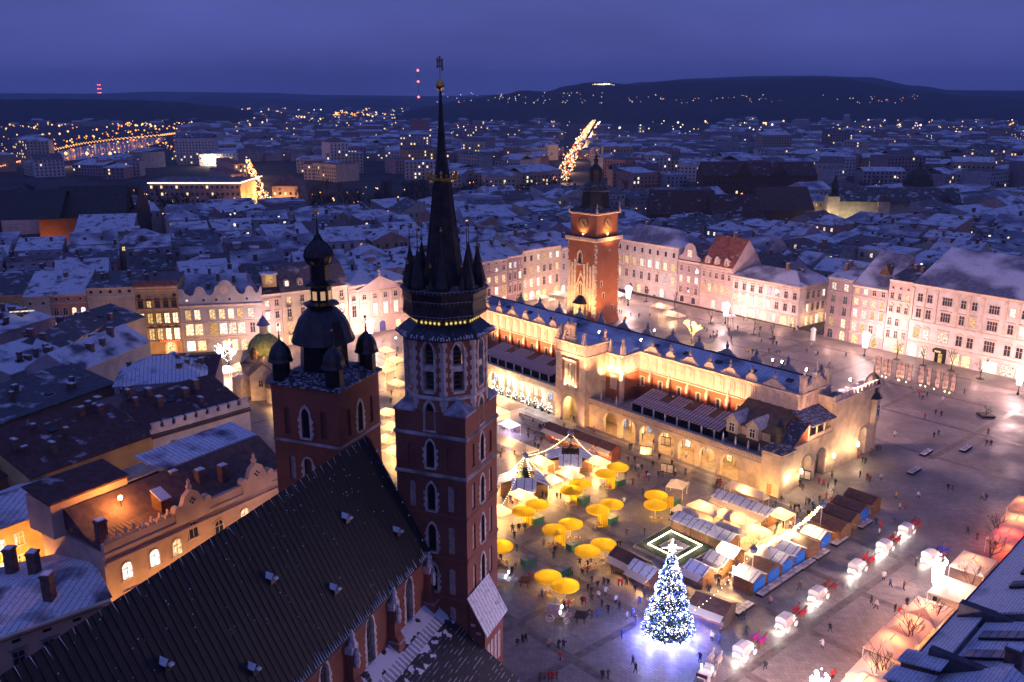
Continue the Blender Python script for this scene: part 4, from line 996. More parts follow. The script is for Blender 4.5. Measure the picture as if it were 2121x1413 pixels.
lamp((cx, -6.0, 15.0), 1900, PEACH, .3, ch, 'SPOT', 'gate_floodlight', aim((0, 3.6, 4.6)), R(100), .8)
lamp((cx + 8, -5.0, 15.5), 1200, PEACH, .3, ch, 'SPOT', 'gate_floodlight', aim((-4, 4.5, 4)), R(100), .8)
lamp((cx, -.2, 5.2), 350, (1, .62, .22), .2, ch, name='gate_lamp')
for x in (-55, -40, -27, -15, -3, 7, 17, 27, 37, 47): lamp((x, -5.5, .5), 420, (1, .50, .16), .4, ch, 'SPOT', 'ground_floodlight', aim((0, 5, 3.6)), R(120), .9)
lamp((53.5, 8, 11.5), 1200, PEACH, .4, ch, 'SPOT', 'end_floodlight', aim((-7, 4, 3.2)), R(120), .8)
lamp((54, 24, 3.0), 1000, (1, .52, .34), .4, ch, 'SPOT', 'end_floodlight', aim((-6, 2, 5)), R(120), .8)
# burning projectors on the roof edge: they light the western half of the square
fp = MB(); fp.tube((0, 0, 0), (0, 0, 1.6), .06, n=5); fp.box(-.35, .35, -.2, .2, 1.5, 2.1); fpm = fp.mesh('roof_projector', m_black)
lens = MB(); lens.ball((0, 0, 1.85), .30, 10, 6); lens_m = lens.mesh('lens', m_flare)
for x, y, z in ((-6.5, 4.6, 20.6), (1.0, 11.5, 19.0), (44.6, 13.2, 21.2), (47.0, 27.5, 16.6), (33.0, 22.6, 18.4), (30.6, 22.6, 18.4), (-4.2, 22.6, 18.4)):
    o = put('roof_projector', fpm, ch, (x, y, z)); put('lens', lens_m, o); lamp((x, 24.2, 20.8), 8500, (1, .56, .46), .5, ch, 'SPOT', 'projector_light', aim((0, 1, -.12)), R(135), .6)

# ------------------------------------------------------------------ town hall tower
TA = R(-45); ne = Vector((28.9, 304.6, 0)); tu_, tw_ = Vector((math.cos(TA), math.sin(TA), 0)), Vector((-math.sin(TA), math.cos(TA), 0)); TS = 6.45
tc_ = ne - tu_ * TS + tw_ * TS
tt2 = thing('town_hall_tower', tc_, TA, 'floodlit square brick town hall tower with clocks, stone tracery and dark tiered helmet', 'tower')
mb = MB()
mb.X = None; holed(mb, 2 * TS, 0, 30.0, [(-.8, 1.7, 21.5, 24.2, 'point')], .6, -TS, -TS)
for k, a in (('n', math.pi / 2), ('w', math.pi), ('s', -math.pi / 2)):
    mb.X = Matrix.Rotation(a, 4, 'Z'); mb.mat(0).poly((-TS, -TS, 0), (TS, -TS, 0), (TS, -TS, 30), (-TS, -TS, 30))
mb.X = None; mb.prism(q4(TS + .5), 0, 2.6, q4(TS - .01)); mb.build('wall', [m_brickw, m_stone], tt2)
MB().prism(q4(TS + .1), 29.4, 30.0, q4(TS + .75)).prism(q4(TS + .75), 30.0, 30.9, q4(TS + .75)).build('cornice', m_cream2, tt2)
dm = MB(); dm.box(-.2, .2, -.2, 0, 29.6, 30.1); dme = dm.mesh('corbel', m_cream2)
for k in range(4):
    for i in range(15): o = put('corbel', dme, tt2); o.matrix_local = Matrix.Rotation(k * math.pi / 2, 4, 'Z') @ Matrix.Translation((-6.3 + i * .9, -TS - .15, 0))
MB().prism(q4(TS + .7), 30.9, 31.0).build('ledge', m_dark, tt2)
U = TS - .65
MB().prism(q4(U), 30.9, 38.9).build('clock_stage', m_brickw, tt2)
MB().prism(q4(U + .1), 38.6, 38.9, q4(U + .7)).prism(q4(U + .7), 38.9, 39.3).build('upper_cornice', m_cream2, tt2)
for k in range(4):
    a = k * math.pi / 2
    d = MB(); d.X = Matrix.Rotation(a, 4, 'Z'); d.tube((0, -U - .12, 35.6), (0, -U + .05, 35.6), 2.0, n=24); do = d.build('clock', M('clock_rim', (.10, .07, .05), .6, .2, 3), tt2)
    g = MB(); g.X = d.X; g.tube((0, -U - .17, 35.6), (0, -U - .1, 35.6), 1.72, n=24); g.build('dial', M('clock_dial', (.42, .27, .13), .7, .3, 2), do)
    for j in range(12):
        t = j * math.pi / 6; h = MB(); h.X = d.X @ Matrix.Translation((0, 0, 35.6)) @ Matrix.Rotation(t, 4, 'Y'); h.box(-.07, .07, -U - .22, -U - .16, 1.2, 1.62); h.build('hour_mark', m_gold, do)
    for t, ln, w in ((2.3, 1.5, .09), (-.5, 1.05, .13)):
        h = MB(); h.X = d.X @ Matrix.Translation((0, 0, 35.6)) @ Matrix.Rotation(t, 4, 'Y'); h.box(-w, w, -U - .27, -U - .2, -.3, ln); h.build('clock_hand', m_black, do)
    lamp(Matrix.Rotation(a, 4, 'Z') @ Vector((0, -U - .75, 31.6)), 620 if k in (0, 1, 3) else 120, (1, .54, .14), .15, tt2, 'SPOT', 'clock_floodlight', aim(Matrix.Rotation(a, 4, 'Z') @ Vector((0, .35, 3))), R(140), .8)
    f = MB(); f.X = Matrix.Rotation(a, 4, 'Z'); f.box(-.35, .35, -U - .3, -U - .02, 31.0, 32.2); f.build('ledge_door', m_cream2, tt2)
sp_m = MB(); sp_m.lathe([(.5, 0), (.5, .9), (.2, 1.2), (.42, 1.6), (.1, 1.9), (.18, 2.4), (.04, 3.6)], 7); spm = sp_m.mesh('pinnacle', m_cream2)
for sx in (-1, 1):
    for sy in (-1, 1): put('pinnacle', spm, tt2, (sx * (U + .35), sy * (U + .35), 39.2))
r4 = random.Random(11)      # stone quoins and the applied tracery of the east face
for k in range(3):
    X0 = Matrix.Rotation((0, math.pi / 2, -math.pi / 2)[k], 4, 'Z')
    for sx in (-1, 1):
        q = MB(); q.X = X0; z = 2.8; i = 0
        while z < 29:
            w = r4.choice((.35, .55, .8)); q.box(sx * TS - (w if sx > 0 else 0), sx * TS + (w if sx < 0 else 0), -TS - .06, -TS + .05, z, z + .55); z += r4.choice((.6, .6, 1.2)); i += 1
        q.build('quoin', m_stone, tt2)
for x, w, z0, z1 in ((-5.6, .8, 3, 22.2), (-4.3, .55, 4, 21.6), (-3.0, .75, 3, 22.8), (1.4, .75, 5, 21.5), (2.8, .5, 3, 22.2), (4.1, .6, 5, 21.0), (5.5, .9, 3, 21.8)):
    q = MB(); z = z0
    while z < z1:
        h = r4.uniform(.7, 1.5); e_ = r4.uniform(0, .22); q.box(x - w / 2 - e_, x + w / 2 + r4.uniform(0, .22), -TS - .16, -TS + .05, z, min(z + h, z1)); z += h
    q.build('stone_rib', m_stone, tt2)
MB().box(-6.2, 6.2, -TS - .1, -TS + .05, 9.4, 13.2).box(-6.3, -1.9, -TS - .12, -TS + .05, 5.5, 9.4).box(1.7, 6.2, -TS - .11, -TS + .05, 7.4, 9.4).build('stone_facing', M('tower_stone', (.50, .42, .34), .9, .4, .8), tt2)
MB().yprism([(-2.7, 12.6), (-.1, 19.2), (2.5, 12.6), (2.0, 12.6), (-.1, 17.6), (-2.2, 12.6)], -TS - .25, -TS).build('blind_gable', m_stone, tt2)
f = MB(); arch_frame(f, -.8, 1.7, 21.5, 24.2, 'point', .45, -TS - .12, .2); f.box(-2.1, .5, -TS - .3, -TS, 20.9, 21.4); fo = f.build('window', m_stone, tt2); p = MB(); arch_pane(p, -.8, 1.7, 21.5, 24.2, 'point', -TS + .5); p.build('pane', m_wood, fo)
f = MB(); arch_frame(f, -.1, 1.6, 10.4, 13.4, 'point', .4, -TS - .3, .3); f.box(-.2, 0, -TS - .2, -TS, 10.4, 14.4); fo = f.build('window', m_stone, tt2); p = MB(); arch_pane(p, -.1, 1.6, 10.4, 13.4, 'point', -TS - .14); p.build('pane', m_wood, fo)
by = MB(); by.prism([(-2.3, -TS), (-2.3, -TS - 1.3), (-1.2, -TS - 2.3), (1.4, -TS - 2.3), (2.5, -TS - 1.3), (2.5, -TS)], 2.0, 7.6); byo = by.build('bay_window', m_cream, tt2)
MB().prism([(-2.8, -TS + .1), (-2.8, -TS - 1.5), (-1.4, -TS - 2.8), (1.6, -TS - 2.8), (3.0, -TS - 1.5), (3.0, -TS + .1)], 7.5, 10.2, [(-.9, -TS + .1), (-.9, -TS), (-.5, -TS - .2), (.7, -TS - .2), (1.1, -TS), (1.1, -TS + .1)]).build('bay_roof', m_copper, byo)
for x0, x1 in ((-1.0, -.1), (.3, 1.2)):
    f = MB(); f.box(x0 - .1, x1 + .1, -TS - 2.36, -TS - 2.3, 3.6, 6.9); fo = f.build('window', m_cream2, byo)
    for i in range(2): MB().box(x0 + i * .48, x0 + i * .48 + .4, -TS - 2.42, -TS - 2.37, 3.8, 5.4).box(x0 + i * .48, x0 + i * .48 + .4, -TS - 2.42, -TS - 2.37, 5.6, 6.7).build('pane', m_lit, fo)
for (x, z, w, h) in ((-3.2, 13.4, .8, 2.2), (-2.0, 9.6, .9, 1.8), (3.0, 4.2, .8, 2.0), (.8, 25.5, .4, .9), (-3.6, 3.0, .7, 1.6)):
    f = MB(); f.X = Matrix.Rotation(math.pi / 2, 4, 'Z'); arch_frame(f, x, w, z, z + h, 'rect', .2, -TS - .1, .12); fo = f.build('window', m_stone, tt2); p = MB(); p.X = f.X; p.box(x - w / 2, x + w / 2, -TS - .04, -TS + .02, z, z + h); p.build('pane', m_glassd, fo)
m_h2 = ROOF('town_helmet', (.03, .027, .028), .3, .6, .4, 'X', snowc=(.35, .35, .45), sscale=1.0)
O8 = lambda r: [(r / math.cos(math.pi / 8) * math.cos(math.pi / 8 + math.pi / 4 * i), r / math.cos(math.pi / 8) * math.sin(math.pi / 8 + math.pi / 4 * i)) for i in range(8)]
e8 = [(U + .6, -U - .6), (U + .6, U + .6), (U + .59, U + .6), (-U - .6, U + .6), (-U - .6, U + .59), (-U - .6, -U - .6), (-U - .59, -U - .6), (U + .59, -U - .6)]
sq8 = [(U + .6, -2.4), (U + .6, 2.4), (2.4, U + .6), (-2.4, U + .6), (-U - .6, 2.4), (-U - .6, -2.4), (-2.4, -U - .6), (2.4, -U - .6)]
MB().prism(q4(U + .65), 39.2, 39.5).prism(q4(U + .65), 39.5, 41.2, q4(4.6)).build('skirt_roof', m_h2, tt2)
MB().prism(O8(5.2), 40.4, 41.4).prism(O8(4.9), 41.4, 46.2, O8(4.4)).prism(O8(4.7), 46.2, 46.5, O8(4.95)).build('helmet_drum', m_cop2, tt2)
MB().prism(O8(5.05), 46.5, 46.75).build('snowy_ledge', M('frosty_copper'), tt2)
MB().prism(O8(4.3), 46.7, 48.2, O8(3.6)).prism(O8(3.9), 48.2, 48.5).prism(O8(3.6), 48.5, 49.6, O8(2.3)).build('helmet_roof', m_h2, tt2)
MB().prism(O8(2.1), 49.4, 53.2).prism(O8(2.5), 53.2, 53.5).build('lantern', m_copper, tt2)
for k in range(8):
    p = MB(); p.X = Matrix.Rotation(k * math.pi / 4, 4, 'Z'); arch_pane(p, 0, .9, 49.9, 51.8, 'round', -2.14); p.build('opening', m_dark, tt2)
MB().lathe([(2.3, 53.4), (2.1, 54.0), (1.5, 54.7), (.8, 55.2), (.7, 56.4), (1.0, 56.7), (.6, 57.2), (.3, 58.2), (.12, 60.6)], 8, (0, 0), math.pi / 8).build('cap', m_copper, tt2)
MB().ball((0, 0, 60.3), .55, 8, 6).octa((0, 0, 61.5), .45).tube((0, 0, 60), (0, 0, 63.4), .07, n=5).octa((0, 0, 63.4), .35).build('gilded_finial', m_gold, tt2)
for v in ((-9, -15), (1, -16), (10, -13)): lamp((v[0], v[1], 1.0), 4300, (1, .50, .16), .5, tt2, 'SPOT', 'tower_floodlight', aim((-v[0] * .5, -v[1], 19)), R(75), .9)
for v in ((15, -5), (15, 5)): lamp((v[0], v[1], 2.0), 1900, (1, .46, .18), .5, tt2, 'SPOT', 'tower_floodlight', aim((-v[0], 0, 20)), R(80), .9)
lamp((12, 0, 27), 1200, (1, .52, .2), .5, tt2, 'SPOT', 'tower_floodlight', aim((-6, 0, 7)), R(100), .9)
# ------------------------------------------------------------------ houses: facades, windows, roofs
WM = {}
def window_mesh(w, h, st):
    k = (round(w, 2), round(h, 2), st)
    if k in WM: return WM[k]
    f = MB(); kind = 'round' if 'a' in st else 'rect'
    zt = h - w / 2 if kind == 'round' else h
    arch_frame(f, 0, w, 0, zt, kind, .16, -.14, .16); f.box(-w / 2 - .28, w / 2 + .28, -.24, 0, -.22, -.03)
    if 's' not in st:
        f.box(-.05, .05, -.1, -.04, 0, h); f.box(-w / 2, w / 2, -.1, -.04, h * .62, h * .62 + .1)
        if w > 1.9: f.box(-w / 4 - .04, -w / 4 + .04, -.1, -.04, 0, h); f.box(w / 4 - .04, w / 4 + .04, -.1, -.04, 0, h)
    if 'h' in st: f.xprism([(0, h + .35), (-.3, h + .45), (-.36, h + .62), (0, h + .7)], -w / 2 - .4, w / 2 + .4)
    if 'p' in st: f.yprism([(-w / 2 - .45, h + .35), (w / 2 + .45, h + .35), (w / 2 + .45, h + .5), (0, h + 1.05), (-w / 2 - .45, h + .5)], -.32, 0)
    if 'o' in st: f.yprism([(-w / 2 - .45, h + .35), (w / 2 + .45, h + .35), (w * .35, h + .85), (0, h + 1.0), (-w * .35, h + .85)], -.34, 0)
    p = MB(); arch_pane(p, 0, w, 0, zt, kind, -.03)
    WM[k] = (f.v, f.f, p.mesh('pane', m_glassd), f)
    return WM[k]
WF = {}
PANE = {}
def window(parent, x, z, w, h, st, lit, fm, y=0.0, rz=0.0, name='window'):
    _, _, pm, f = window_mesh(w, h, st)
    k = (round(w, 2), round(h, 2), st, fm.name)
    if k not in WF: WF[k] = f.mesh('window', fm)
    o = put(name, WF[k], parent, (x, y, z), rz)
    kk = (round(w, 2), round(h, 2), st, lit)
    if kk not in PANE:
        me = pm.copy(); me.materials[0] = (m_glassd, m_lit, m_litw, m_litb, m_shop)[lit]; PANE[kk] = me
    put('pane', PANE[kk], o)
    return o
def lit_of(ch_): return {'0': 0, '1': 1, '2': 2, '3': 3, '4': 4}[ch_]

R_SNOW = ROOF('roof_snowy', (.10, .10, .13), .66, .6, .5)
R_SNOW2 = ROOF('roof_snowy_tiles', (.12, .09, .10), .55, .45, .7, sscale=.2)
R_DARK = ROOF('roof_dark', (.06, .055, .065), .30, .6, .55)
R_RED = ROOF('roof_red', (.30, .10, .06), .18, .5, .7, sscale=.25)
R_BROWN = ROOF('roof_brown', (.12, .085, .09), .22, .5, .7, sscale=.2)
R_BLUE = ROOF('roof_bluegrey', (.17, .17, .22), .5, .55, .5, sscale=.08)
def roof_on(par, w, d, h, typ, rh, m, ov=.4, wallm=None):
    """roof over the box w × d whose eaves lie at h; front at y = 0"""
    mb = MB(); t = .22
    if typ == 'gable': mb.xprism([(-ov, h - .05), (d / 2, h + rh), (d + ov, h - .05), (d + ov, h - .05 - t), (d / 2, h + rh - t), (-ov, h - .05 - t)], -.05, w + .05)
    elif typ == 'mono': mb.xprism([(-ov, h - .05), (d, h + rh), (d, h + rh - t), (-ov, h - .05 - t)], -.05, w + .05)
    elif typ == 'gable_y': mb.yprism([(-ov, h - .05), (-ov, h - .05 - t), (w / 2, h + rh - t), (w + ov, h - .05 - t), (w + ov, h - .05), (w / 2, h + rh)], -.05, d + .05)
    elif typ == 'hip':
        e = [(-ov, -ov), (w + ov, -ov), (w + ov, d + ov), (-ov, d + ov)]; k = min(w, d) / 2 * .98
        r_ = [(k, k), (w - k, k), (w - k, d - k), (k, d - k)]
        mb.prism(e, h - t, h).prism(e, h, h + rh, r_)
    elif typ == 'mansard':
        e = [(-ov, -ov), (w + ov, -ov), (w + ov, d + ov), (-ov, d + ov)]
        mb.prism(e, h - t, h); mb.faces([(-ov, -ov, h), (w + ov, -ov, h), (w + .02, d * .33, h + rh * .85), (-.02, d * .33, h + rh * .85), (-.02, d * .6, h + rh), (w + .02, d * .6, h + rh), (w + .02, d, h), (-.02, d, h)], [(0, 1, 2, 3), (3, 2, 5, 4), (4, 5, 6, 7), (0, 3, 4, 7), (1, 6, 5, 2)])
    else: mb.box(-.15, w + .15, -.15, d + .15, h - .1, h + .2)
    return mb.build('roof', m, par)
def gables(mb, w, d, h, typ, rh):
    if typ == 'gable':
        for x in (0, w): mb.poly((x, 0, h), (x, d, h), (x, d / 2, h + rh - .12))
    elif typ == 'mono':
        for x in (0, w): mb.poly((x, 0, h), (x, d, h), (x, d, h + rh - .12))
        mb.poly((0, d, h), (w, d, h), (w, d, h + rh - .12), (0, d, h + rh - .12))
    elif typ == 'gable_y':
        for y in (0, d): mb.poly((0, y, h), (w, y, h), (w / 2, y, h + rh - .12))
def rz_at(typ, rh, d, w, x, y):
    if typ == 'gable': return rh * (1 - abs(y - d / 2) / (d / 2))
    if typ == 'mono': return rh * y / d
    if typ == 'gable_y': return rh * (1 - abs(x - w / 2) / (w / 2))
    if typ == 'hip': return rh * min(1, min(x, w - x, y, d - y) / (min(w, d) / 2))
    if typ == 'mansard': return rh * (.85 if y > d * .3 else .4)
    return .1
m_chim = M('chimney_brick', (.17, .10, .085), .9, .4, 1.5)
CH_ME = {}
def chimney(par, x, y, z, w=.9, d=1.3, h=2.0):
    k = (w, d, h)
    if k not in CH_ME:
        mb = MB(); mb.box(-w / 2, w / 2, -d / 2, d / 2, -2.2, h); mb.box(-w / 2 - .12, w / 2 + .12, -d / 2 - .12, d / 2 + .12, h - .35, h - .1)
        mb.mat(1).box(-w / 2 + .05, w / 2 - .05, -d / 2 + .05, d / 2 - .05, h, h + .12); CH_ME[k] = mb.mesh('chimney', [m_chim, m_snow])
    return put('chimney', CH_ME[k], par, (x, y, z))
def row_house(P, ang, a0, a1, H, d, label, wallm, typ, roofm, rh, rows, trim=m_cream2, cornice=True, group=None, extra=None, base=None, chim=2, seed=0, courses=()):
    A = R(ang); u = Vector((math.cos(A), math.sin(A), 0)); w = a1 - a0 - .06
    t = thing('town_house', Vector((P[0], P[1], 0)) + u * a0, A, label, 'house', group)
    mb = MB(); mb.box(0, w, 0, d, -.5, H - .03); gables(mb, w, d, H - .05, typ, rh); mb.build('wall', wallm, t)
    roof_on(t, w, d, H, typ, rh, roofm)
    if cornice: MB().xprism([(0, H - .9), (-.16, H - .85), (-.5, H - .42), (-.55, H - .2), (0, H - .2)], 0, w).build('cornice', trim, t)
    for z in courses: MB().xprism([(0, z - .15), (-.22, z), (-.22, z + .18), (0, z + .25)], 0, w).build('ledge', trim, t)
    for z, h, ww, n, st, pat in rows:
        xs = [(i + .5) / n for i in range(n)] if isinstance(n, int) else n
        for i, fx in enumerate(xs): window(t, fx * w, z, ww, h, st, lit_of(pat[i % len(pat)]), trim if 'd' not in st else m_wood)
    r = random.Random(seed + int(w * 10))
    for i in range(chim):
        x, y = r.uniform(.15, .85) * w, r.uniform(.45, .8) * d; chimney(t, x, y, H + rz_at(typ, rh, d, w, x, y), h=r.choice((1.2, 1.7, 2.2)))
    return t, w
def pl(name, c, v=.2): return M('plaster_' + name, c, .85, v, .35)
p_cream, p_ochre, p_salmon, p_grey, p_lilac, p_pink, p_white, p_tan, p_mauve, p_plum = pl('cream', (.62, .52, .38)), pl('ochre', (.60, .40, .16)), pl('salmon', (.58, .30, .20)), pl('grey', (.42, .38, .36)), pl('lilac', (.50, .46, .46)), pl('pink', (.62, .47, .43)), pl('white', (.68, .62, .58)), pl('tan', (.46, .34, .24)), pl('mauve', (.44, .33, .34)), pl('plum', (.33, .24, .25))
LA, LB, LC, LW, LE = (-103.1, 271.0), (-78.97, 275.47), (17.3, 356.2), (82.57, 322.75), (122.74, 268.82)
# south side, left of the towers
row_house(LA, 10.5, -62, -44.7, 20.8, 14, 'low yellow lit facade strip at the left end of the south row', p_ochre, 'mono', R_DARK, 4, [(16.5, 1.5, 1.0, 5, 'c', '00100')], chim=1)
row_house(LA, 10.5, -44.6, -37.1, 20.0, 14, 'narrow cream house with blue snowy roof beside the salmon house', p_cream, 'mono', R_SNOW, 5, [(17.2, .8, .7, 2, 's', '0')], chim=0)
row_house(LA, 10.5, -37, -26.7, 20.3, 14, 'salmon house with snowy roof and small round attic windows', p_salmon, 'mono', R_SNOW, 5.5, [(18.3, .8, .8, 3, 'as', '0'), (13.8, 2.2, 1.2, 4, 'a', '0012'), (9.2, 2.2, 1.2, 4, 'h', '1010')], courses=(17.4,), chim=1)
t, w = row_house(LA, 10.5, -26.6, -12.8, 22.0, 15, 'cream house with a row of blind arches under its tall parapet', p_cream, 'mono', R_DARK, 2.2, [(20.0, 1.0, .9, 5, 'as', '0'), (11.2, 2.6, 1.5, [.12, .3, .5, .7, .88], 'h', '21000'), (6.4, 2.7, 1.5, 5, 'h', '12212'), (1, 3.2, 2.2, 4, 'a', '4')], courses=(19.1, 14.8, 10.2), chim=3)
for i in range(10):
    q = MB(); arch_frame(q, 0, .8, 15.3, 17.4, 'round', .13, -.12, .12); q.build('blind_arch', m_cream2, t, loc=((i + .7) * w / 10.4, 0, 0))
t, w = row_house(LA, 10.5, -12.7, -.3, 21.8, 15, 'ochre house with tiled cornice, painted frieze and candle-lit windows', p_ochre, 'mono', R_BROWN, 1.4, [(15.0, 2.0, 1.25, 5, 'pd', '01000'), (9.9, 3.2, 1.5, 5, 'd', '1'), (4.6, 3.6, 1.55, 5, 'pd', '1')], courses=(14.4, 20.4, 9.0, 3.9), chim=2)
MB().xprism([(-1.1, 22.1), (-.9, 21.6), (.4, 22.9), (.4, 23.3)], -.4, w + .3).build('tile_canopy', R_RED, t)
fz = MB(); r4 = random.Random(3)
for i in range(16):
    x = w * (.26 + .032 * i); fz.cbox((x, -.06, 18.6 + r4.uniform(-.35, .35)), (r4.uniform(.3, .9), .06 + i * .004, r4.uniform(.3, 1.0)))
o = fz.build('painted_frieze', M('fresco', (.55, .35, .28), .9, .5, 1.5), t); tag(o, kind='stuff')
for fx in (.08, .92): MB().tube((fx * w, -.12, 18.7), (fx * w, .02, 18.7), .62, n=12).build('round_window', m_glassd, t)
for i in range(6): MB().box(w * i / 5.0 * .98 - .22 + .1, w * i / 5.0 * .98 + .22 + .1, -.2, 0, 4.2, 14.3).build('pilaster', p_ochre, t)
nn = MB(); arch_frame(nn, w * .72, 2.6, .1, 2.4, 'round', .3, -.3, .3); no = nn.build('lit_portal', EM('red_neon', (1, .16, .06), 3.5), t); p = MB(); arch_pane(p, w * .72, 2.5, .1, 2.4, 'round', -.08); p.build('pane', m_shop, no)
sg = MB(); sg.box(w * .45, w * .98, -.35, -.2, 4.05, 4.45); so_ = sg.build('sign_board', M('sign_dark', (.2, .03, .03), .6), t)
for i in range(11): MB().box(w * (.48 + .045 * i), w * (.48 + .045 * i) + .3, -.4, -.36, 4.12, 4.38).build('sign_letter', EM('red_neon', (1, .16, .06), 3.5), so_)
t, w = row_house(LA, 10.5, -.2, 24.9, 15.4, 16, 'grey-lilac house crowned by a wavy scrolled parapet with round medallion', p_lilac, 'mono', R_BLUE, 6.5, [(10.6, 3.0, 1.6, [.095, .205, .385, .5, .61, .72, .85], '', '1111112'), (5.6, 3.5, 2.2, [.1, .21, .39, .505, .615, .725], '', '111222'), (5.7, 3.2, 1.5, [.86], '', '0'), (.6, 3.0, 2.4, [.1, .23], 's', '44'), (.2, 3.4, 1.6, [.52, .63, .74], 's', '141')], courses=(15.3, 9.6, 4.6), chim=3)
wv = [(0, 15.6), (0, 20.2), (1.3, 20.3), (1.9, 18.7), (3.2, 18.0), (4.6, 18.3), (5.1, 19.7), (5.4, 20.5), (6.4, 20.9), (7.3, 20.5), (7.6, 19.6), (8.2, 18.3), (9.4, 18.0), (10.4, 18.6), (11.0, 20.0), (11.2, 21.0), (11.9, 21.0), (12.4, 22.1), (13.5, 22.7), (14.7, 22.6), (15.6, 21.9), (16.0, 20.9), (16.7, 20.7), (17.0, 19.6), (17.8, 18.3), (19.0, 18.0), (19.9, 18.6), (20.2, 19.9), (20.6, 20.6), (21.3, 20.7), (22.1, 20.2), (22.3, 19.0), (23.2, 18.2), (24.1, 18.9), (24.4, 20.1), (24.8, 20.4), (24.8, 15.6)]
MB().yprism([(x * w / 24.8, z) for x, z in wv][::-1], -.05, .45).build('scrolled_parapet', p_lilac, t)
e = MB()
for (xa, za), (xb, zb) in zip(wv[1:-1], wv[2:-1]): e.tube((xa * w / 24.8, .1, za), (xb * w / 24.8, .1, zb), .2, n=5)
e.build('coping', m_cream2, t)
MB().tube((13.6, -.15, 19.9), (13.6, 0, 19.9), 1.35, n=20).build('medallion', m_cream2, t)
for x, l_ in ((2.4, 1), (7.4, 0), (11.2, 0), (15.2, 0), (20.4, 0)): MB().tube((x, -.1, 16.7), (x, .02, 16.7), .42, n=10).build('round_window', m_litw if l_ else m_glassd, t)
q = MB(); arch_frame(q, w * .37, 2.4, .1, 2.9, 'round', .5, -.5, .5); q.build('portal', p_lilac, t)
row_house(LB, 33.5, .1, 6.5, 17.9, 14, 'narrow pink house with pedimented windows and a lit roof turret', p_pink, 'mono', R_DARK, 6, [(13.6, 1.9, 1.2, 2, 'h', '20'), (9.6, 2.1, 1.2, 2, 'h', '20'), (5.2, 2.6, 1.3, 2, 'p', '22'), (.3, 3.0, 2.2, [.75], 'a', '4')], courses=(16.0, 4.2), chim=0)
lt = LB; tur = thing('roof_turret', at(557, 584, 21.0), R(20), 'small lit roof room with snowy cap above the narrow pink house', 'roof turret')
MB().box(-2.2, 2.2, -1.2, 2.2, -1.5, 2.6).build('wall', p_ochre, tur); MB().box(-2.7, 2.7, -1.7, 2.5, 2.6, 2.95).build('roof', R_SNOW, tur); window(tur, 0, 0, 1.9, 2.3, '', 1, m_cream2, -1.2)
t, w = row_house(LB, 33.5, 6.6, 29.2, 17.8, 15, 'cream house with steep brown mansard, dormers and window garlands', p_cream, 'mansard', R_BROWN, 7.5, [(14.0, 2.0, 1.25, 5, '', '10000'), (9.4, 2.6, 1.35, 5, 'h', '00010'), (4.6, 2.9, 1.35, 5, 'h', '12011'), (.4, 2.8, 1.8, 5, 'a', '4414')], courses=(3.9,), chim=2)
for i in range(5):
    x = (i + .5) * w / 5
    for z in (14.0, 9.4, 4.6):
        g = MB()
        for k in range(5): t0, t1 = math.pi * k / 5, math.pi * (k + 1) / 5; g.tube((x - .75 * math.cos(t0), -.3, z - .1 - .95 * math.sin(t0)), (x - .75 * math.cos(t1), -.3, z - .1 - .95 * math.sin(t1)), .11, n=4)
        g.build('garland', M('fir_green', (.02, .04, .02), .9, .4, 4), t)
    if i in (0, 1, 3):
        dd = MB(); dd.yprism([(x - .9, 19.2), (x + .9, 19.2), (x + .9, 20.6), (x + .6, 21.2), (x, 21.45), (x - .6, 21.2), (x - .9, 20.6)], 1.0, 4.5); do = dd.build('dormer', m_cream2, t); window(do, x, 19.4, 1.0, 1.6, 'a', 2 if i == 0 else 0, m_cream2, .95)
t, w = row_house(LB, 33.5, 29.3, 52.5, 17.2, 16, 'pink palace with a broad triangular pediment and ionic pilasters', p_pink, 'hip', R_SNOW, 3.4, [(11.8, 1.6, 1.3, 6, '', '0'), (6.2, 3.9, 1.5, 6, 'h', '022222'), (.3, 3.0, 1.7, [.1, .78, .93], 's', '441')], courses=(14.4, 15.4, 5.2), chim=1)
MB().yprism([(3.6, 15.5), (19.4, 15.5), (11.5, 19.6)], -.7, .3).yprism([(2.9, 15.2), (20.1, 15.2), (20.1, 15.6), (2.9, 15.6)], -.8, .3).build('pediment', p_pink, t)
MB().tube((11.5, -.1, 19.2), (11.5, -.1, 20.4), .7, .5, 8).octa((11.5, -.1, 21.2), .8).build('pediment_statue', m_stone2, t)
for i in range(7): MB().box(i * w / 6.02 - .02, i * w / 6.02 + .55, -.3, 0, 5.4, 14.2).box(i * w / 6.02 - .15, i * w / 6.02 + .7, -.4, 0, 13.6, 14.2).build('pilaster', m_cream2, t)
q = MB(); arch_frame(q, w * .52, 2.4, .1, 2.6, 'round', .3, -.2, .2); qo = q.build('gate', m_cream2, t); p = MB(); arch_pane(p, w * .52, 2.4, .1, 2.6, 'round', -.06); p.build('gate_leaf', M('blue_door', (.08, .08, .3), .6), qo)
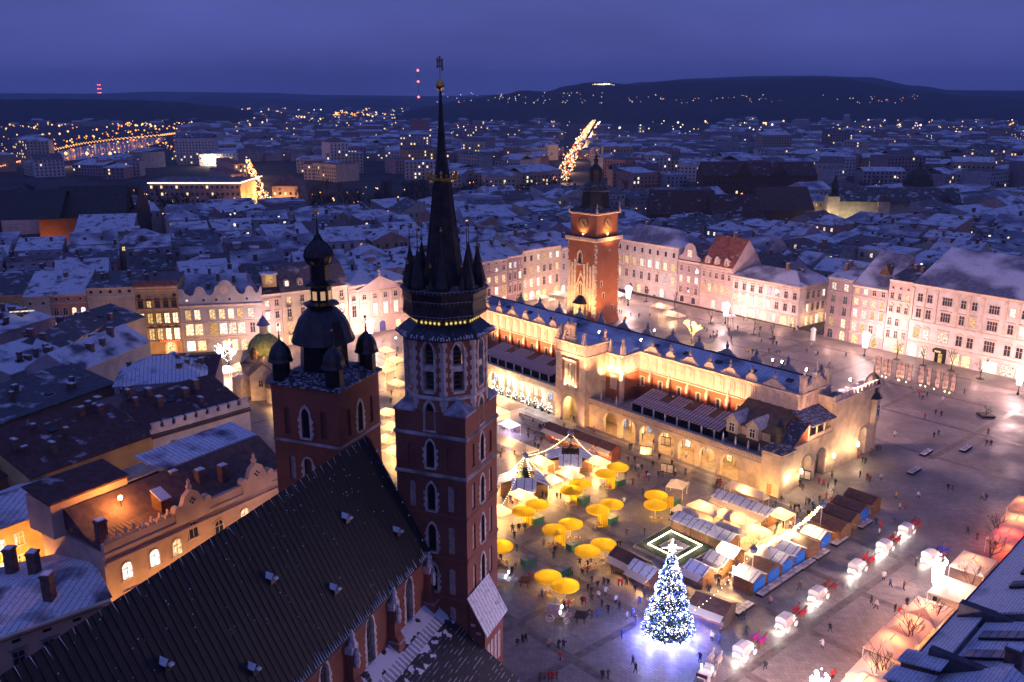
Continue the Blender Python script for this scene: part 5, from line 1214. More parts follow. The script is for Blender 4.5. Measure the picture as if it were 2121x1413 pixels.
# south side, right of the tall tower
row_house(LC, 42.5, -47, -37.3, 18.2, 15, 'mauve house half hidden by the taller church tower', p_mauve, 'mono', R_SNOW, 4, [(13.8, 1.8, 1.2, 3, 'h', '010'), (9.4, 2.2, 1.2, 3, 'h', '100')])
row_house(LC, 42.5, -37.2, -25.9, 18.3, 15, 'pink three-bay house with snowy roof right of the tall church tower', p_pink, 'mono', R_SNOW, 4.5, [(16.7, .7, .9, 3, 's', '0'), (14.0, 1.8, 1.3, 3, 'h', '0'), (9.3, 2.6, 1.5, 3, 'h', '1'), (4.8, 2.8, 1.5, 3, 'h', '021'), (.5, 3, 1.9, 3, 'a', '4')], courses=(13.0, 8.2))
row_house(LC, 42.5, -25.8, -18.0, 18.8, 15, 'plum house with paired arched windows under hoods', p_plum, 'mono', R_SNOW, 4, [(14.2, 2.0, 1.2, 3, '', '230'), (9.6, 2.6, 1.2, 3, 'p', '001'), (4.6, 2.8, 1.2, 3, 'ap', '0'), (.4, 3, 2, [.7], 'a', '0')], courses=(13.2, 8.6, 3.9))
t, w = row_house(LC, 42.5, -17.9, 3.3, 20.2, 16, 'brightly uplit cream house with skylit snowy roof and lit ground-floor arches', p_cream, 'mono', R_SNOW2, 5, [(15.6, 2.2, 1.3, [.06, .22, .4, .56, .72, .9], 's', '002122'), (10.6, 2.6, 1.4, [.06, .22, .4, .56, .72, .9], 'h', '012001'), (5.2, 3.2, 1.4, [.06, .22, .4, .56, .72, .9], 'p', '222020'), (.2, 3.2, 2.2, [.08, .24, .4, .56], 'as', '4'), (.1, 3.6, 2.4, [.88], 'as', '4')], courses=(14.6, 9.6, 4.3), chim=2)
for i in range(9): o = put('skylight', sk_me, t, (3.2 + i * 1.9, 4.5, 21.75)); o.rotation_euler = (math.atan2(5, 16), 0, 0)
row_house(LC, 42.5, 3.4, 16, 18.9, 16, 'lilac house beside the town hall tower at the south-west corner', p_lilac, 'mono', R_SNOW, 4, [(14.4, 1.9, 1.2, 4, 'h', '0010'), (9.8, 2.4, 1.2, 4, 'h', '0'), (5.2, 2.6, 1.3, 4, 'h', '3200'), (.4, 3, 1.9, 4, 'a', '4')], courses=(13.4, 8.8))
# west side
t, w = row_house(LW, -51, -66, -28.4, 21.1, 18, 'long lilac palace with columns between its windows and snowy ribbed roof', p_lilac, 'hip', R_BLUE, 5.5, [(16.8, 2.0, 1.3, 9, 's', '000000000'), (11.4, 2.9, 1.7, 9, '', '011122211'), (6.0, 3.1, 1.5, 9, 'o', '010000031'), (.4, 3.2, 1.8, [.12, .35, .47, .58, .8], 'a', '4040')], courses=(15.6, 10.6, 4.8), chim=3)
for i in range(10): MB().tube((i * w / 9.2 + .5, -.3, 10.9), (i * w / 9.2 + .5, -.3, 15.4), .3, .24, 8).build('column', m_cream2, t)
t, w = row_house(LW, -51, -28.3, -16.9, 16.9, 15, 'narrow mauve house with a rounded gable and single attic window', p_mauve, 'gable', R_DARK, 5.5, [(12.6, 2.1, 1.2, 3, 'h', '0'), (8.4, 2.3, 1.3, 3, 'h', '212'), (4.0, 2.5, 1.3, 3, 'h', '000'), (.3, 2.6, 2.0, 2, 'as', '0')], courses=(16.0, 3.2))
MB().yprism([(.4, 16.8), (.6, 18.6), (1.8, 18.9), (2.6, 19.8), (3.1, 21.4), (3.5, 22.6), (4.6, 23.5), (5.7, 23.8), (6.8, 23.5), (7.9, 22.6), (8.3, 21.4), (8.8, 19.8), (9.6, 18.9), (10.8, 18.6), (11.0, 16.8)][::-1], -.1, .4).build('gable', p_mauve, t); window(t, 5.7, 18.4, 2.0, 2.6, '', 2, m_cream2, -.12)
t, w = row_house(LW, -51, -16.8, -2.0, 16.9, 17, 'pink house with tall red roof and three scrolled dormers', p_pink, 'gable', R_RED, 10.0, [(12.0, 2.0, 1.2, 5, 'h', '00000'), (6.6, 2.9, 1.3, 5, 'p', '1'), (.4, 3.2, 1.9, [.45, .8], 's', '24')], courses=(15.6, 5.6, 10.8), chim=1)
for i in range(3):
    x = w * (.18 + .3 * i); d = MB(); d.yprism([(x - 1.5, 16.9), (x + 1.5, 16.9), (x + 1.1, 18.2), (x + .9, 19.5), (x, 20.3), (x - .9, 19.5), (x - 1.1, 18.2)], .1, .8); d.box(x - .9, x + .9, .8, 3, 17, 19.2); do = d.build('dormer', p_pink, t); window(do, x, 17.4, .9, 1.5, '', 0, m_cream2, .1)
t, w = row_house(LW, -51, -1.9, 26.5, 14.6, 13, 'white corner house with lit shops and snowy roof turning into the side street', p_white, 'hip', R_BLUE, 4.0, [(9.8, 2.3, 1.35, 8, 'h', '00003000'), (5.2, 2.6, 1.4, 8, 'h', '11112000'), (.3, 3.0, 2.8, [.09, .33, .5, .8], 's', '4'), (.2, 3.2, 1.5, [.22, .66, .93], 's', '424')], courses=(13.4, 8.8, 4.0), chim=3)
MB().box(w * .14, w * .24, -.5, -.3, 3.6, 4.0).build('shop_sign', m_shop, t); MB().tube((w * .21, -.6, 3.0), (w * .21, -.3, 3.0), .5, n=12).build('blue_sign', EM('blue_sign', (.1, .25, 1), 5), t)
CW = at(1651, 679)
t, w = row_house(CW, 36, .1, 18, 14.6, 12, 'pale side-street wing of the white corner house with a lit lamp', p_white, 'hip', R_BLUE, 3.9, [(9.8, 2.3, 1.3, 6, 'h', '000020'), (5.2, 2.6, 1.3, 6, 'h', '020000'), (.3, 3.0, 1.6, 6, 's', '1414')], courses=(13.4, 4.0), chim=2)
# north-west stretch
row_house(LE, -50.4, -28.3, -19.5, 20.7, 13, 'dark plum corner house with two window bays at the street mouth', p_plum, 'mono', R_SNOW2, 3, [(16.6, 2.3, 1.5, 2, '', '2'), (12.4, 2.4, 1.3, 2, '', '0'), (8.5, 2.5, 1.3, 2, '', '0'), (4.4, 2.9, 1.4, 2, '', '1'), (.3, 3.0, 1.8, 2, 'a', '04')], courses=(16.0, 3.9), trim=m_stone2)
t, w = row_house(LE, -50.4, -19.4, -7.5, 19.5, 15, 'mauve house with lit windows and a triangular dormer in its steep blue roof', p_mauve, 'mono', R_BLUE, 9, [(16.8, 1.6, 1.2, 4, '', '1200'), (13.0, 2.0, 1.3, 4, 'h', '1211'), (9.0, 2.5, 1.3, 4, 'h', '2211'), (4.4, 2.6, 1.4, 4, 'p', '2102'), (.3, 2.8, 1.9, [.18, .75], 'as', '41')], courses=(15.8, 3.6))
d = MB(); d.yprism([(5.5, 23), (9.5, 23), (7.5, 26.2)], 5.0, 9.5); d.build('dormer', m_wood, t)
row_house(LE, -50.4, -7.4, .1, 23.2, 14, 'narrow pink house with tall parapet and wavy hood moulds', p_pink, 'mono', R_DARK, 3, [(20.2, .7, .6, 3, 'as', '0'), (17.0, 1.8, 1.0, 3, '', '001'), (12.8, 1.9, 1.1, 3, 'o', '0'), (8.6, 2.4, 1.2, 3, 'a', '003'), (4.6, 2.3, 1.1, 3, 'h', '0'), (.2, 2.6, 2.9, [.72], 's', '4')], courses=(16.4, 4.0))
t, w = row_house(LE, -50.4, .2, 46, 23.0, 22, 'great white palace with tall pilasters, shops and huge ribbed snowy roof', p_white, 'mono', R_BLUE, 8.6, [(17.6, 2.4, 1.45, [.055, .12, .34, .41, .64, .71, .93], '', '0000200'), (17.6, 2.4, 2.8, [.235, .53, .83], '', '0'), (12.6, 2.7, 1.45, [.055, .12, .34, .41, .64, .71, .93], 'h', '0001010'), (12.6, 2.7, 2.8, [.235, .53, .83], 'h', '000'), (6.2, 3.0, 1.7, [.055, .12, .34, .41, .64, .71, .93], 'o', '1200000'), (6.2, 3.2, 2.9, [.235, .53, .83], 'h', '200'), (.3, 3.4, 2.4, [.045, .115, .33, .40], 's', '2244'), (.3, 3.2, 4.0, [.55, .66, .78, .9], 's', '4224')], courses=(22.0, 11.4, 4.9), chim=0)
for fx in (.005, .085, .165, .3, .375, .46, .6, .675, .76, .9, .99): MB().box(fx * w - .35, fx * w + .35, -.3, 0, 11.7, 21.6).box(fx * w - .5, fx * w + .5, -.42, 0, 21.0, 21.7).build('pilaster', m_cream2, t)
for fx in (.055, .12, .235, .34, .41, .53, .64, .71, .83, .93):
    for k in (-.45, .45): MB().box(fx * w + k - .3, fx * w + k + .3, -.05, .0, 22.15, 22.5).build('attic_opening', m_dark, t)
q = MB(); q.box(w * .2, w * .27, -2.2, 0, 3.4, 4.4); q.box(w * .2, w * .27, -.4, .0, .05, 3.4); qo = q.build('entrance_canopy', m_black, t); MB().box(w * .215, w * .255, -2.25, -2.2, 3.6, 4.1).build('sign', m_shop, qo); MB().box(w * .225, w * .25, -.5, -.4, .05, 3.2).build('pane', m_lit, qo)
# added fill lamps before the facades, standing in for light from shop windows
PK = (1, .52, .40)
def row_lights(P, ang, a0, a1, step, pw, c=PK, off=4.2, z=3.4):
    A = R(ang); u = Vector((math.cos(A), math.sin(A), 0)); n_ = Vector((math.sin(A), -math.cos(A), 0)); a = a0 + step / 2
    while a < a1:
        lamp(Vector((P[0], P[1], z)) + u * a + n_ * off, pw, c, .5, name='facade_fill_light'); a += step
row_lights(LA, 10.5, -26, 25, 9, 190, (1, .48, .18), 5.5)
row_lights(LB, 33.5, 0, 52, 9, 190, (1, .50, .26), 5.5)
row_lights(LC, 42.5, -38, 4, 9, 200, (1, .50, .34), 5.5)
row_lights(LW, -51, -62, 26, 10, 150, off=5.5); row_lights(CW, 36, 0, 18, 8, 150, (1, .58, .3), 3)
row_lights(LE, -50.4, -28, 46, 9.5, 140, off=5.5)
# ------------------------------------------------------------------ street lamps hung with white light curtains
def lamp_post(px, py, label, pw=2600, blue=False):
    P = at(px, py); t = thing('street_lamp', P, 0, label, 'street lamp', 'street lamps draped with white lights')
    MB().lathe([(.38, 0), (.34, .5), (.16, .8), (.1, 2.2), (.08, 6.2)], 8).build('post', m_black, t)
    for k in range(4):
        a = k * math.pi / 2; MB().tube((0, 0, 5.4), (1.0 * math.cos(a), 1.0 * math.sin(a), 6.3), .05, n=4).build('arm', m_black, t)
        l_ = MB(); l_.lathe([(.1, 6.2), (.22, 6.35), (.3, 6.9), (.08, 7.05), (.03, 7.3)], 6, (math.cos(a), math.sin(a))); l_.build('lantern', EM('street_lantern', (1, .92, .9), 16), t)
    r = random.Random(px); g = MB()
    for k in range(14):
        a = 2 * math.pi * k / 14; rr = .85 + .12 * math.sin(3 * a); z = 6.2; zb = 2.6 + r.random() * .8
        while z > zb: g.octa((rr * math.cos(a) * (.55 + .45 * (z - 2) / 4.2), rr * math.sin(a) * (.55 + .45 * (z - 2) / 4.2), z), .13); z -= .24
    o = g.build('light_curtain', EM('curtain_bulb', (.90, .94, 1.0), 17), t); tag(o, kind='stuff')
    q = MB()
    for k in range(6): a = k * math.pi / 3; q.octa((.7 * math.cos(a), .7 * math.sin(a), 7.5 + .25 * (k % 2)), .14)
    o = q.build('blue_crown', m_bulbb, t); tag(o, kind='stuff')
    lamp((0, 0, 8.1), pw * 1.5, (1, .60, .54), .5, t, name='street_light')
    return t
lamp_post(1301, 633, 'lit street lamp draped in white lights near the town hall tower')
lamp_post(1502, 671, 'lit street lamp draped in white lights before the red-roofed house')
lamp_post(1790, 738, 'lit street lamp draped in white lights before the mauve house')
lamp_post(2108, 818, 'lit street lamp draped in white lights before the great white palace')
lamp_post(1936, 1243, 'dazzling street lamp with white light curtain beside the café tents', 2200)
lamp_post(1688, 1500, 'street lamp with blue crown at the lower edge of the photo', 3400)
lamp_post(551, 738, 'lit street lamp behind the small green church dome', 1000)
lamp_post(768, 708, 'lit street lamp draped in white lights before the pink palace')
lamp_post(1184, 640, 'lit street lamp just left of the town hall tower', 1600)

# ------------------------------------------------------------------ old houses at the left edge, lit by two sodium lamps
def block(name, pts, z0, z1, label, wallm, roofm=None, rise=0, cat='house', flat=False):
    """house on a ground outline given in metres; roof rises to the middle line of its first and third side"""
    c = sum((Vector((p[0], p[1], 0)) for p in pts), Vector()) / len(pts)
    t = thing(name, c, 0, label, cat); q = [(p[0] - c.x, p[1] - c.y) for p in pts]
    MB().prism(q, z0, z1).build('wall', wallm, t)
    if roofm:
        mb = MB(); a, b2, c2, d2 = [Vector((*p, z1)) for p in q]
        o = [v + Vector((v.x, v.y, 0)).normalized() * .35 for v in (a, b2, c2, d2)]
        if rise:
            m1, m2 = (o[0] + o[3]) / 2 + Vector((0, 0, rise)), (o[1] + o[2]) / 2 + Vector((0, 0, rise))
            mb.poly(o[0], o[1], m2, m1).poly(m1, m2, o[2], o[3]); mb.poly(o[0], m1, o[3]).poly(o[1], o[2], m2); mb.poly(*[v - Vector((0, 0, .05)) for v in o[::-1]])
        else: mb.prism([(v.x, v.y) for v in o], z1, z1 + .25)
        mb.build('roof', roofm, t)
    return t
def quad_at(ps, z): return [tuple(at(px, py, z))[:2] for px, py in ps]
R_OLD = ROOF('roof_old_red', (.085, .032, .03), .2, .55, .8, sscale=.3)
R_OLD2 = ROOF('roof_old_brown', (.10, .055, .05), .12, .7, .8, sscale=.25)
R_OLDB = ROOF('roof_old_blue', (.08, .08, .11), .62, .8, .6, sscale=.18)
p_peach, p_rust = pl('peach', (.60, .42, .32)), pl('rust', (.34, .15, .09))
# the peach house with scroll parapet, front along a line measured from its cornice
F0, F1 = at(213, 1148, 17.0), at(585, 985, 17.0)
FA = math.atan2(F1.y - F0.y, F1.x - F0.x); FL = (F1 - F0).length + 3
pe = thing('scrolled_house', (F0.x, F0.y, 0), FA, 'peach house with scrolled parapet gables glowing under an orange lamp', 'house')
MB().box(0, FL, 0, 16, 0, 17.0).build('wall', p_peach, pe)
MB().box(0, FL, -.5, 0, 16.4, 17.0).box(0, FL, -.35, .35, 17.0, 18.4).build('cornice', p_peach, pe)
rf_ = MB().xprism([(.4, 17.6), (4.0, 18.2), (9.0, 21.2), (16.4, 19.0), (16.4, 18.7), (.4, 17.0)], .2, FL).build('roof', R_OLD2, pe)
r5 = random.Random(8)
for i in range(13):       # jagged crest of small curled battlements
    x = 1.0 + i * 1.35
    if 12.2 < x < 16.4: continue
    MB().yprism([(x - .55, 18.3), (x - .5, 18.9), (x - .2, 18.75), (x, 19.6), (x + .2, 18.75), (x + .5, 18.9), (x + .55, 18.3)][::-1], -.3, .2).build('crest_piece', p_peach, pe)
for x in (14.4, 26.6):
    gp = [(-2.9, 16.9), (-2.9, 18.2), (-2.2, 18.6), (-1.6, 19.6), (-1.2, 20.6), (0, 21.4), (1.2, 20.6), (1.6, 19.6), (2.2, 18.6), (2.9, 18.2), (2.9, 16.9)]
    go_ = MB().yprism([(x + a, b_) for a, b_ in gp][::-1], -.55, .3).build('scroll_gable', p_peach, pe)
    for sg_ in (-1, 1): MB().tube((x + sg_ * 2.6, -.75, 18.9), (x + sg_ * 2.6, .4, 18.9), .62, n=12).build('volute', p_peach, go_)
    for dx, dz in ((-.35, 0), (.35, 0), (0, .35), (0, -.35)): MB().octa((x + dx, -.6, 19.6 + dz), .2).build('pierced_leaf', m_dark, go_)
    MB().lathe([(.35, 21.3), (.5, 21.8), (.2, 22.2), (.3, 22.6), (.05, 23.0)], 7, (x, 0)).build('finial', p_peach, go_)
for x, z, l_ in ((3.2, 11.8, 2), (7.6, 11.8, 2), (11.4, 11.8, 1), (3.4, 7.0, 1), (8.0, 7.0, 1), (14.4, 13.4, 0), (19, 11.8, 0), (24, 11.8, 1)): window(pe, x, z, 1.5, 2.5, 'a' if z != 7 else 'h', l_, m_cream2)
MB().box(.1, FL, -.4, .05, 15.0, 15.5).build('ledge', p_peach, pe)
for x, y in ((1.4, 2.2), (20.4, 5.5), (23.6, 4.0), (17.6, 8.5)): chimney(pe, x, y, 18.8, 1.3, 1.2, 2.2)
dm = MB(); dm.xprism([(2.2, 18.2), (2.2, 19.9), (4.6, 20.9), (4.6, 18.2)], 11.0, 12.6); do = dm.build('skylight_box', m_wood, pe); MB().xprism([(2.0, 20.05), (4.6, 21.1), (4.6, 21.25), (2.0, 20.2)], 10.9, 12.7).build('skylight_lid', m_white, do)
up = MB(); up.box(-1.5, 10.5, 9.5, 16, 17, 22.4); up.build('rear_wall', p_peach, pe)
MB().xprism([(9.2, 22.3), (16.2, 23.4), (16.2, 23.65), (9.2, 22.6)], -1.8, 10.8).build('rear_roof', R_OLD, pe)
MB().xprism([(9.6, 21.0), (16.2, 22.0), (16.2, 22.25), (9.6, 21.3)], 16, FL).build('rear_roof', R_OLDB, pe)
for i in range(5): MB().box(10.9 + i * 1.05, 11.8 + i * 1.05, 9.2, 9.9, 19.0, 20.6).build('air_unit', m_stone2, pe)
for i in range(7): MB().box(10.8 + i * .9, 11.6 + i * .9, 9.8, 14.5, 21.2 + .02 * i, 21.4 + .02 * i).build('roof_panel', M('yellow_sheet', (.42, .33, .24), .6, .25, 1), pe)
for i in range(34):       # shaded side wall details: seams of the front roof
    MB().tube((.6 + i * .6, .5, 17.72), (.6 + i * .6, 4.0, 18.3), .05, n=3).build('seam', m_chim, rf_) if i < 20 else None
def sodium(px, py, z, pw, label, wall=None):
    P = at(px, py, z); t = thing('street_lamp', P, 0, label, 'street lamp', 'orange sodium lamps')
    MB().ball((0, 0, 0), .33, 10, 6).build('lens', m_orange, t); MB().tube((0, 0, -.2), (0, 0, -z + .2 if wall is None else -1.4), .08, n=5).build('post', m_black, t)
    lamp((0, 0, -.55), pw * .7, (1, .36, .07), .35, t, name='sodium_light'); lamp((0, -.2, .6), pw * .5, (1, .36, .07), .35, t, name='sodium_light')
    return t
sodium(249, 1031, 21.5, 700, 'blazing orange lamp above the roof of the scrolled peach house', 1)
sodium(568, 955, 17.5, 1700, 'orange lamp glowing beside the shorter church tower')
# yellow house at the far left, and the low one below it
yl = block('town_house', quad_at([(-60, 1118), (118, 1052), (86, 985), (-80, 1050)], 15.0), 0, 15.0, 'bright orange-lit house wall with white windows at the left edge', p_ochre, R_OLDB, 2.2)
g0, g1 = at(0, 1094, 15), at(104, 1052, 15)
A_ = math.atan2(g1.y - g0.y, g1.x - g0.x); wh = thing('house_front', (g0.x, g0.y, 0), A_, 'orange plaster front with two rows of white windows at the left edge', 'house')
gl = (g1 - g0).length; MB().box(-4, gl, -.4, .4, 0, 15.1).build('wall', p_ochre, wh)
for z in (11.4, 7.8, 4.2):
    for x, l_ in ((-.6, 2), (2.3, 2 if z > 9 else 0), (gl - 2.2, 2)): window(wh, x, z, 1.2, 1.8, '', l_, m_white, -.4)
lw_ = block('town_house', quad_at([(-80, 1345), (228, 1237), (165, 1135), (-90, 1200)], 13.0), 0, 13.0, 'low house with snowy blue roof and cream cornice at the lower left', p_cream, R_OLDB, 1.6)
h0, h1 = at(0, 1318, 13), at(226, 1240, 13); A_ = math.atan2(h1.y - h0.y, h1.x - h0.x); hl_ = (h1 - h0).length
wf = thing('house_front', (h0.x, h0.y, 0), A_, 'cream house front with brown shuttered windows beside the church roof', 'house')
MB().box(-5, hl_, -.3, .3, 0, 13.0).xprism([(-.3, 12.2), (-.75, 12.7), (-.75, 13.0), (-.3, 13.0)], -5, hl_).build('wall', p_cream, wf)
for x in (1.6, 5.2, 8.8, 12.2): window(wf, x, 8.0, 1.3, 2.3, 'h', 0, m_stone2, -.3); MB().box(x - .5, x + .5, -.36, -.28, 11.6, 12.0).build('vent', m_dark, wf)
for x in (1.6, 5.2, 8.8): window(wf, x, 3.6, 1.3, 2.5, 'h', 1 if x < 4 else 0, m_stone2, -.3)
for px, py in ((22, 1160), (70, 1168), (100, 1215)): chimney(lw_, *(Vector(tuple(at(px, py, 15.5))) - lw_.location)[:2], 15.0, 1.2, 1.4, 2.4)
sodium(70, 1345, 6.0, 1500, 'orange street lamp before the cream house at the lower left')
lamp(at(60, 1190, 9.0), 1500, (1, .42, .10), .4, name='street_light')
for k in range(6): lamp(Vector((F0.x, F0.y, 8.5)) + Vector((math.cos(FA), math.sin(FA), 0)) * (k * 5.5 - 1) + Vector((math.sin(FA), -math.cos(FA), 0)) * 5.0, 190, (1, .46, .14), .5, name='alley_fill_light')  # bodiless fill lamps added along the alley to light the peach front evenly
lamp(at(300, 900, 17) - Vector((4, 6, 3)), 1500, (1, .42, .10), .4, name='street_light'); 
# row with the bright battlements, and the orange strip next to it
def strip_house(p0, p1, z, dep, label, wallm, roofm, rise, typ='mono', cren=0, chim=3, wins=(), sd=1):
    chim += 3
    a, b_ = at(*p0, z), at(*p1, z); A = math.atan2(b_.y - a.y, b_.x - a.x); L_ = (b_ - a).length
    t = thing('town_house', (a.x, a.y, 0), A, label, 'house'); mb = MB(); mb.box(0, L_, 0, dep, 0, z - .03); gables(mb, L_, dep, z - .05, typ, rise); mb.build('wall', wallm, t); roof_on(t, L_, dep, z, typ, rise, roofm, .3)
    r = random.Random(sd)
    for i in range(chim):
        x, y = r.uniform(.1, .9) * L_, r.uniform(.2, .85) * dep; chimney(t, x, y, z + rz_at(typ, rise, dep, L_, x, y), r.choice((.8, 1.1)), r.choice((.9, 1.5)), r.choice((1.0, 1.6, 2.0)))
    if cren:
        MB().box(0, L_, -.25, .25, z - .2, z + .8).build('parapet', wallm, t)
        for i in range(cren): x = (i + .5) * L_ / cren; MB().box(x - .75, x + .75, -.3, .3, z + .8, z + 1.9).box(x - .9, x + .9, -.4, .4, z + 1.75, z + 2.0).build('merlon', wallm, t)
        MB().box(0, L_, -.55, -.25, z - .9, z - .45).build('ledge', M('ledge_dark', (.10, .06, .05), .8), t)
    for x, zz, w_, h_, l_ in wins: window(t, x * L_, zz, w_, h_, '', l_, m_cream2)
    for i in range(r.randint(0, 3)):
        x, y = r.uniform(.1, .9) * L_, r.uniform(.2, .7) * dep; o = put('skylight', sk_me, t, (x, y, z + rz_at(typ, rise, dep, L_, x, y) + .1))
        if typ == 'mono': o.rotation_euler = (math.atan2(rise, dep), 0, 0)
    return t
strip_house((312, 900), (516, 842), 17, 14, 'dark roofed house with brightly lit white battlement parapet', p_white, R_OLD, 4, cren=9, wins=((.2, 13.2, .9, 1.4, 0), (.5, 13.2, .9, 1.4, 0), (.8, 13.2, .9, 1.4, 0)), sd=3)
strip_house((60, 990), (315, 900), 17, 15, 'house with a long glowing orange wall under an old red roof', p_ochre, R_OLD, 4.5, chim=6, sd=9)
strip_house((-40, 1000), (130, 945), 16, 10, 'dark courtyard house with rusty roof at the left edge', p_rust, R_OLD2, 2, sd=4)
strip_house((-60, 898), (238, 792), 19, 13, 'long rust-coloured fire wall with a blackened roof above', p_rust, R_DARK, 3.0, chim=3, sd=12)
strip_house((225, 868), (312, 838), 19, 9, 'small brown roof between the rust wall and the dark red roof', p_rust, R_BROWN, 2.5, 'gable', sd=21)
strip_house((236, 800), (425, 785), 20, 14, 'lilac-grey house with a long blank side wall and snowy hipped roof', p_lilac, R_OLDB, 4, 'hip', chim=4, sd=5)
strip_house((300, 806), (440, 800), 18, 13, 'broad dark red roof with snow streaks beside the lilac house', p_plum, R_OLD, 3.5, chim=3, sd=17)
strip_house((155, 772), (310, 706), 20, 13, 'house with pale end wall and ribbed blue snow roof', p_lilac, R_OLDB, 4, 'gable', chim=3, sd=6)
strip_house((20, 775), (150, 730), 20, 12, 'grey house with sagging snowy roof beside a dark courtyard', p_grey, R_OLDB, 3, chim=2, sd=7)
strip_house((105, 732), (222, 668), 20, 12, 'tan house with a bare fire wall below the salmon facade', p_tan, R_DARK, 3, 'gable', chim=2, sd=8)
strip_house((-40, 702), (110, 655), 20, 14, 'grey-pink house with a lit strip skylight at the left edge', p_mauve, R_OLDB, 3, chim=5, wins=((.5, 15, 1.2, 1.6, 0),), sd=10)
strip_house((200, 690), (300, 655), 19, 11, 'dark ribbed roof with carved stone finials before the ochre house', p_tan, R_DARK, 3, chim=2, sd=13)
MB().cbox((0, 0, 0), (6, .5, .25)).build('lit_strip', m_litw, None, loc=at(45, 645, 22.5), rz=.35)
bpy.data.objects['lit_strip'].parent = None; tag(bpy.data.objects['lit_strip'], 'glowing strip light along a roof edge at the far left', 'strip light')

# ------------------------------------------------------------------ small romanesque church with the green dome
sa = thing('small_church', at(548, 838), R(12), 'small cream stone church with bright green dome, lantern and round apse', 'church')
m_gdome = ROOF('green_dome', (.34, .36, .10), 0, .5, .6, 'X'); m_apse = ROOF('apse_sheet', (.16, .11, .09), .2, .4, .5, 'X', snowc=(.5, .42, .4))
sy = 17
MB().box(-6, 6, sy - 6, sy + 6, 0, 8.4).box(-6.3, 6.3, sy - 6.3, sy + 6.3, 7.8, 8.4).build('wall', m_cream2, sa)
MB().prism([(-6.5, sy - 6.5), (6.5, sy - 6.5), (6.5, sy + 6.5), (-6.5, sy + 6.5)], 8.4, 10.4, [(-3.5, sy - 3.5), (3.5, sy - 3.5), (3.5, sy + 3.5), (-3.5, sy + 3.5)]).build('lower_roof', m_apse, sa)
dmx = MB(); dmx.lathe([(4.7, 9.2), (4.65, 10.4), (4.4, 11.6), (3.7, 13.0), (2.6, 14.1), (1.5, 14.8)], 20, (0, sy)); dmo = dmx.build('dome', m_gdome, sa)
for k in range(20):
    a = 2 * math.pi * k / 20; q = MB(); pr = [(4.73, 9.2), (4.68, 10.4), (4.43, 11.6), (3.73, 13.0), (2.63, 14.1), (1.53, 14.8)]
    for (r_, z_), (r1_, z1_) in zip(pr, pr[1:]): q.tube((r_ * math.cos(a), sy + r_ * math.sin(a), z_), (r1_ * math.cos(a), sy + r1_ * math.sin(a), z1_), .07, n=3, cap=False)
    q.build('rib', m_gdome, dmo)
MB().lathe([(1.2, 14.6), (1.1, 17.4), (1.4, 17.6)], 8, (0, sy)).build('lantern', m_cream2, sa); MB().lathe([(1.9, 17.3), (1.2, 18.3), (.6, 19.3), (.15, 20.0), (.05, 21.2)], 8, (0, sy)).build('lantern_roof', M('blue_lead', (.16, .18, .34), .5, .3, 2), sa)
hb_ = MB(); hb_.yprism([(-3.5, 0), (3.5, 0), (3.5, 7.0), (0, 10.0), (-3.5, 7.0)], 3.5, sy - 5); hb_.build('chancel', m_cream2, sa)
MB().yprism([(-3.9, 6.7), (0, 10.1), (3.9, 6.7), (3.9, 6.95), (0, 10.4), (-3.9, 6.95)], 3.1, sy - 5).build('chancel_roof', m_apse, sa)
MB().tube((-6, 8, 0), (-6, 8, 5.6), 2.5, n=4).build('annex', m_cream2, sa)
window(sa, -.8, 3.8, 1.0, 1.7, '', 0, m_cream2, 3.5)
ap = MB(); ap.lathe([(2.9, 0), (2.9, 4.2), (3.1, 4.4)], 16, (3.4, 2.2)); apo = ap.build('apse', m_cream2, sa); MB().lathe([(3.2, 4.3), (3.0, 5.6), (2.3, 7.0), (1.2, 7.9), (.05, 8.2)], 16, (3.4, 2.2)).build('apse_dome', m_apse, apo)
MB().tube((-2.5, 9, 10), (-2.5, 9, 11.6), .9, n=8).lathe([(1.2, 11.5), (.7, 12.6), (.1, 13.2), (.04, 14.4)], 8, (-2.5, 9)).build('bell_turret', m_wood, sa)
for x, y, z, pw in ((2, -4, 1.5, 420), (-6, 1, 1.5, 360), (-8.5, 13, 4, 420), (0, 8.5, 11.5, 500), (9, sy - 6, 9, 420)): lamp((x, y, z), pw * .4, (1, .58, .2), .3, sa, name='church_floodlight')
# ------------------------------------------------------------------ market: flower umbrellas, huts, tents, pool, festoons
LABELS = []
m_yel = M('yellow_canvas', (.80, .50, .02), .75, .12, 1.5); m_canv = M('white_canvas', (.74, .66, .56), .8, .15, 1.2); m_green = M('green_box', (.03, .16, .11), .5, .3, 2)
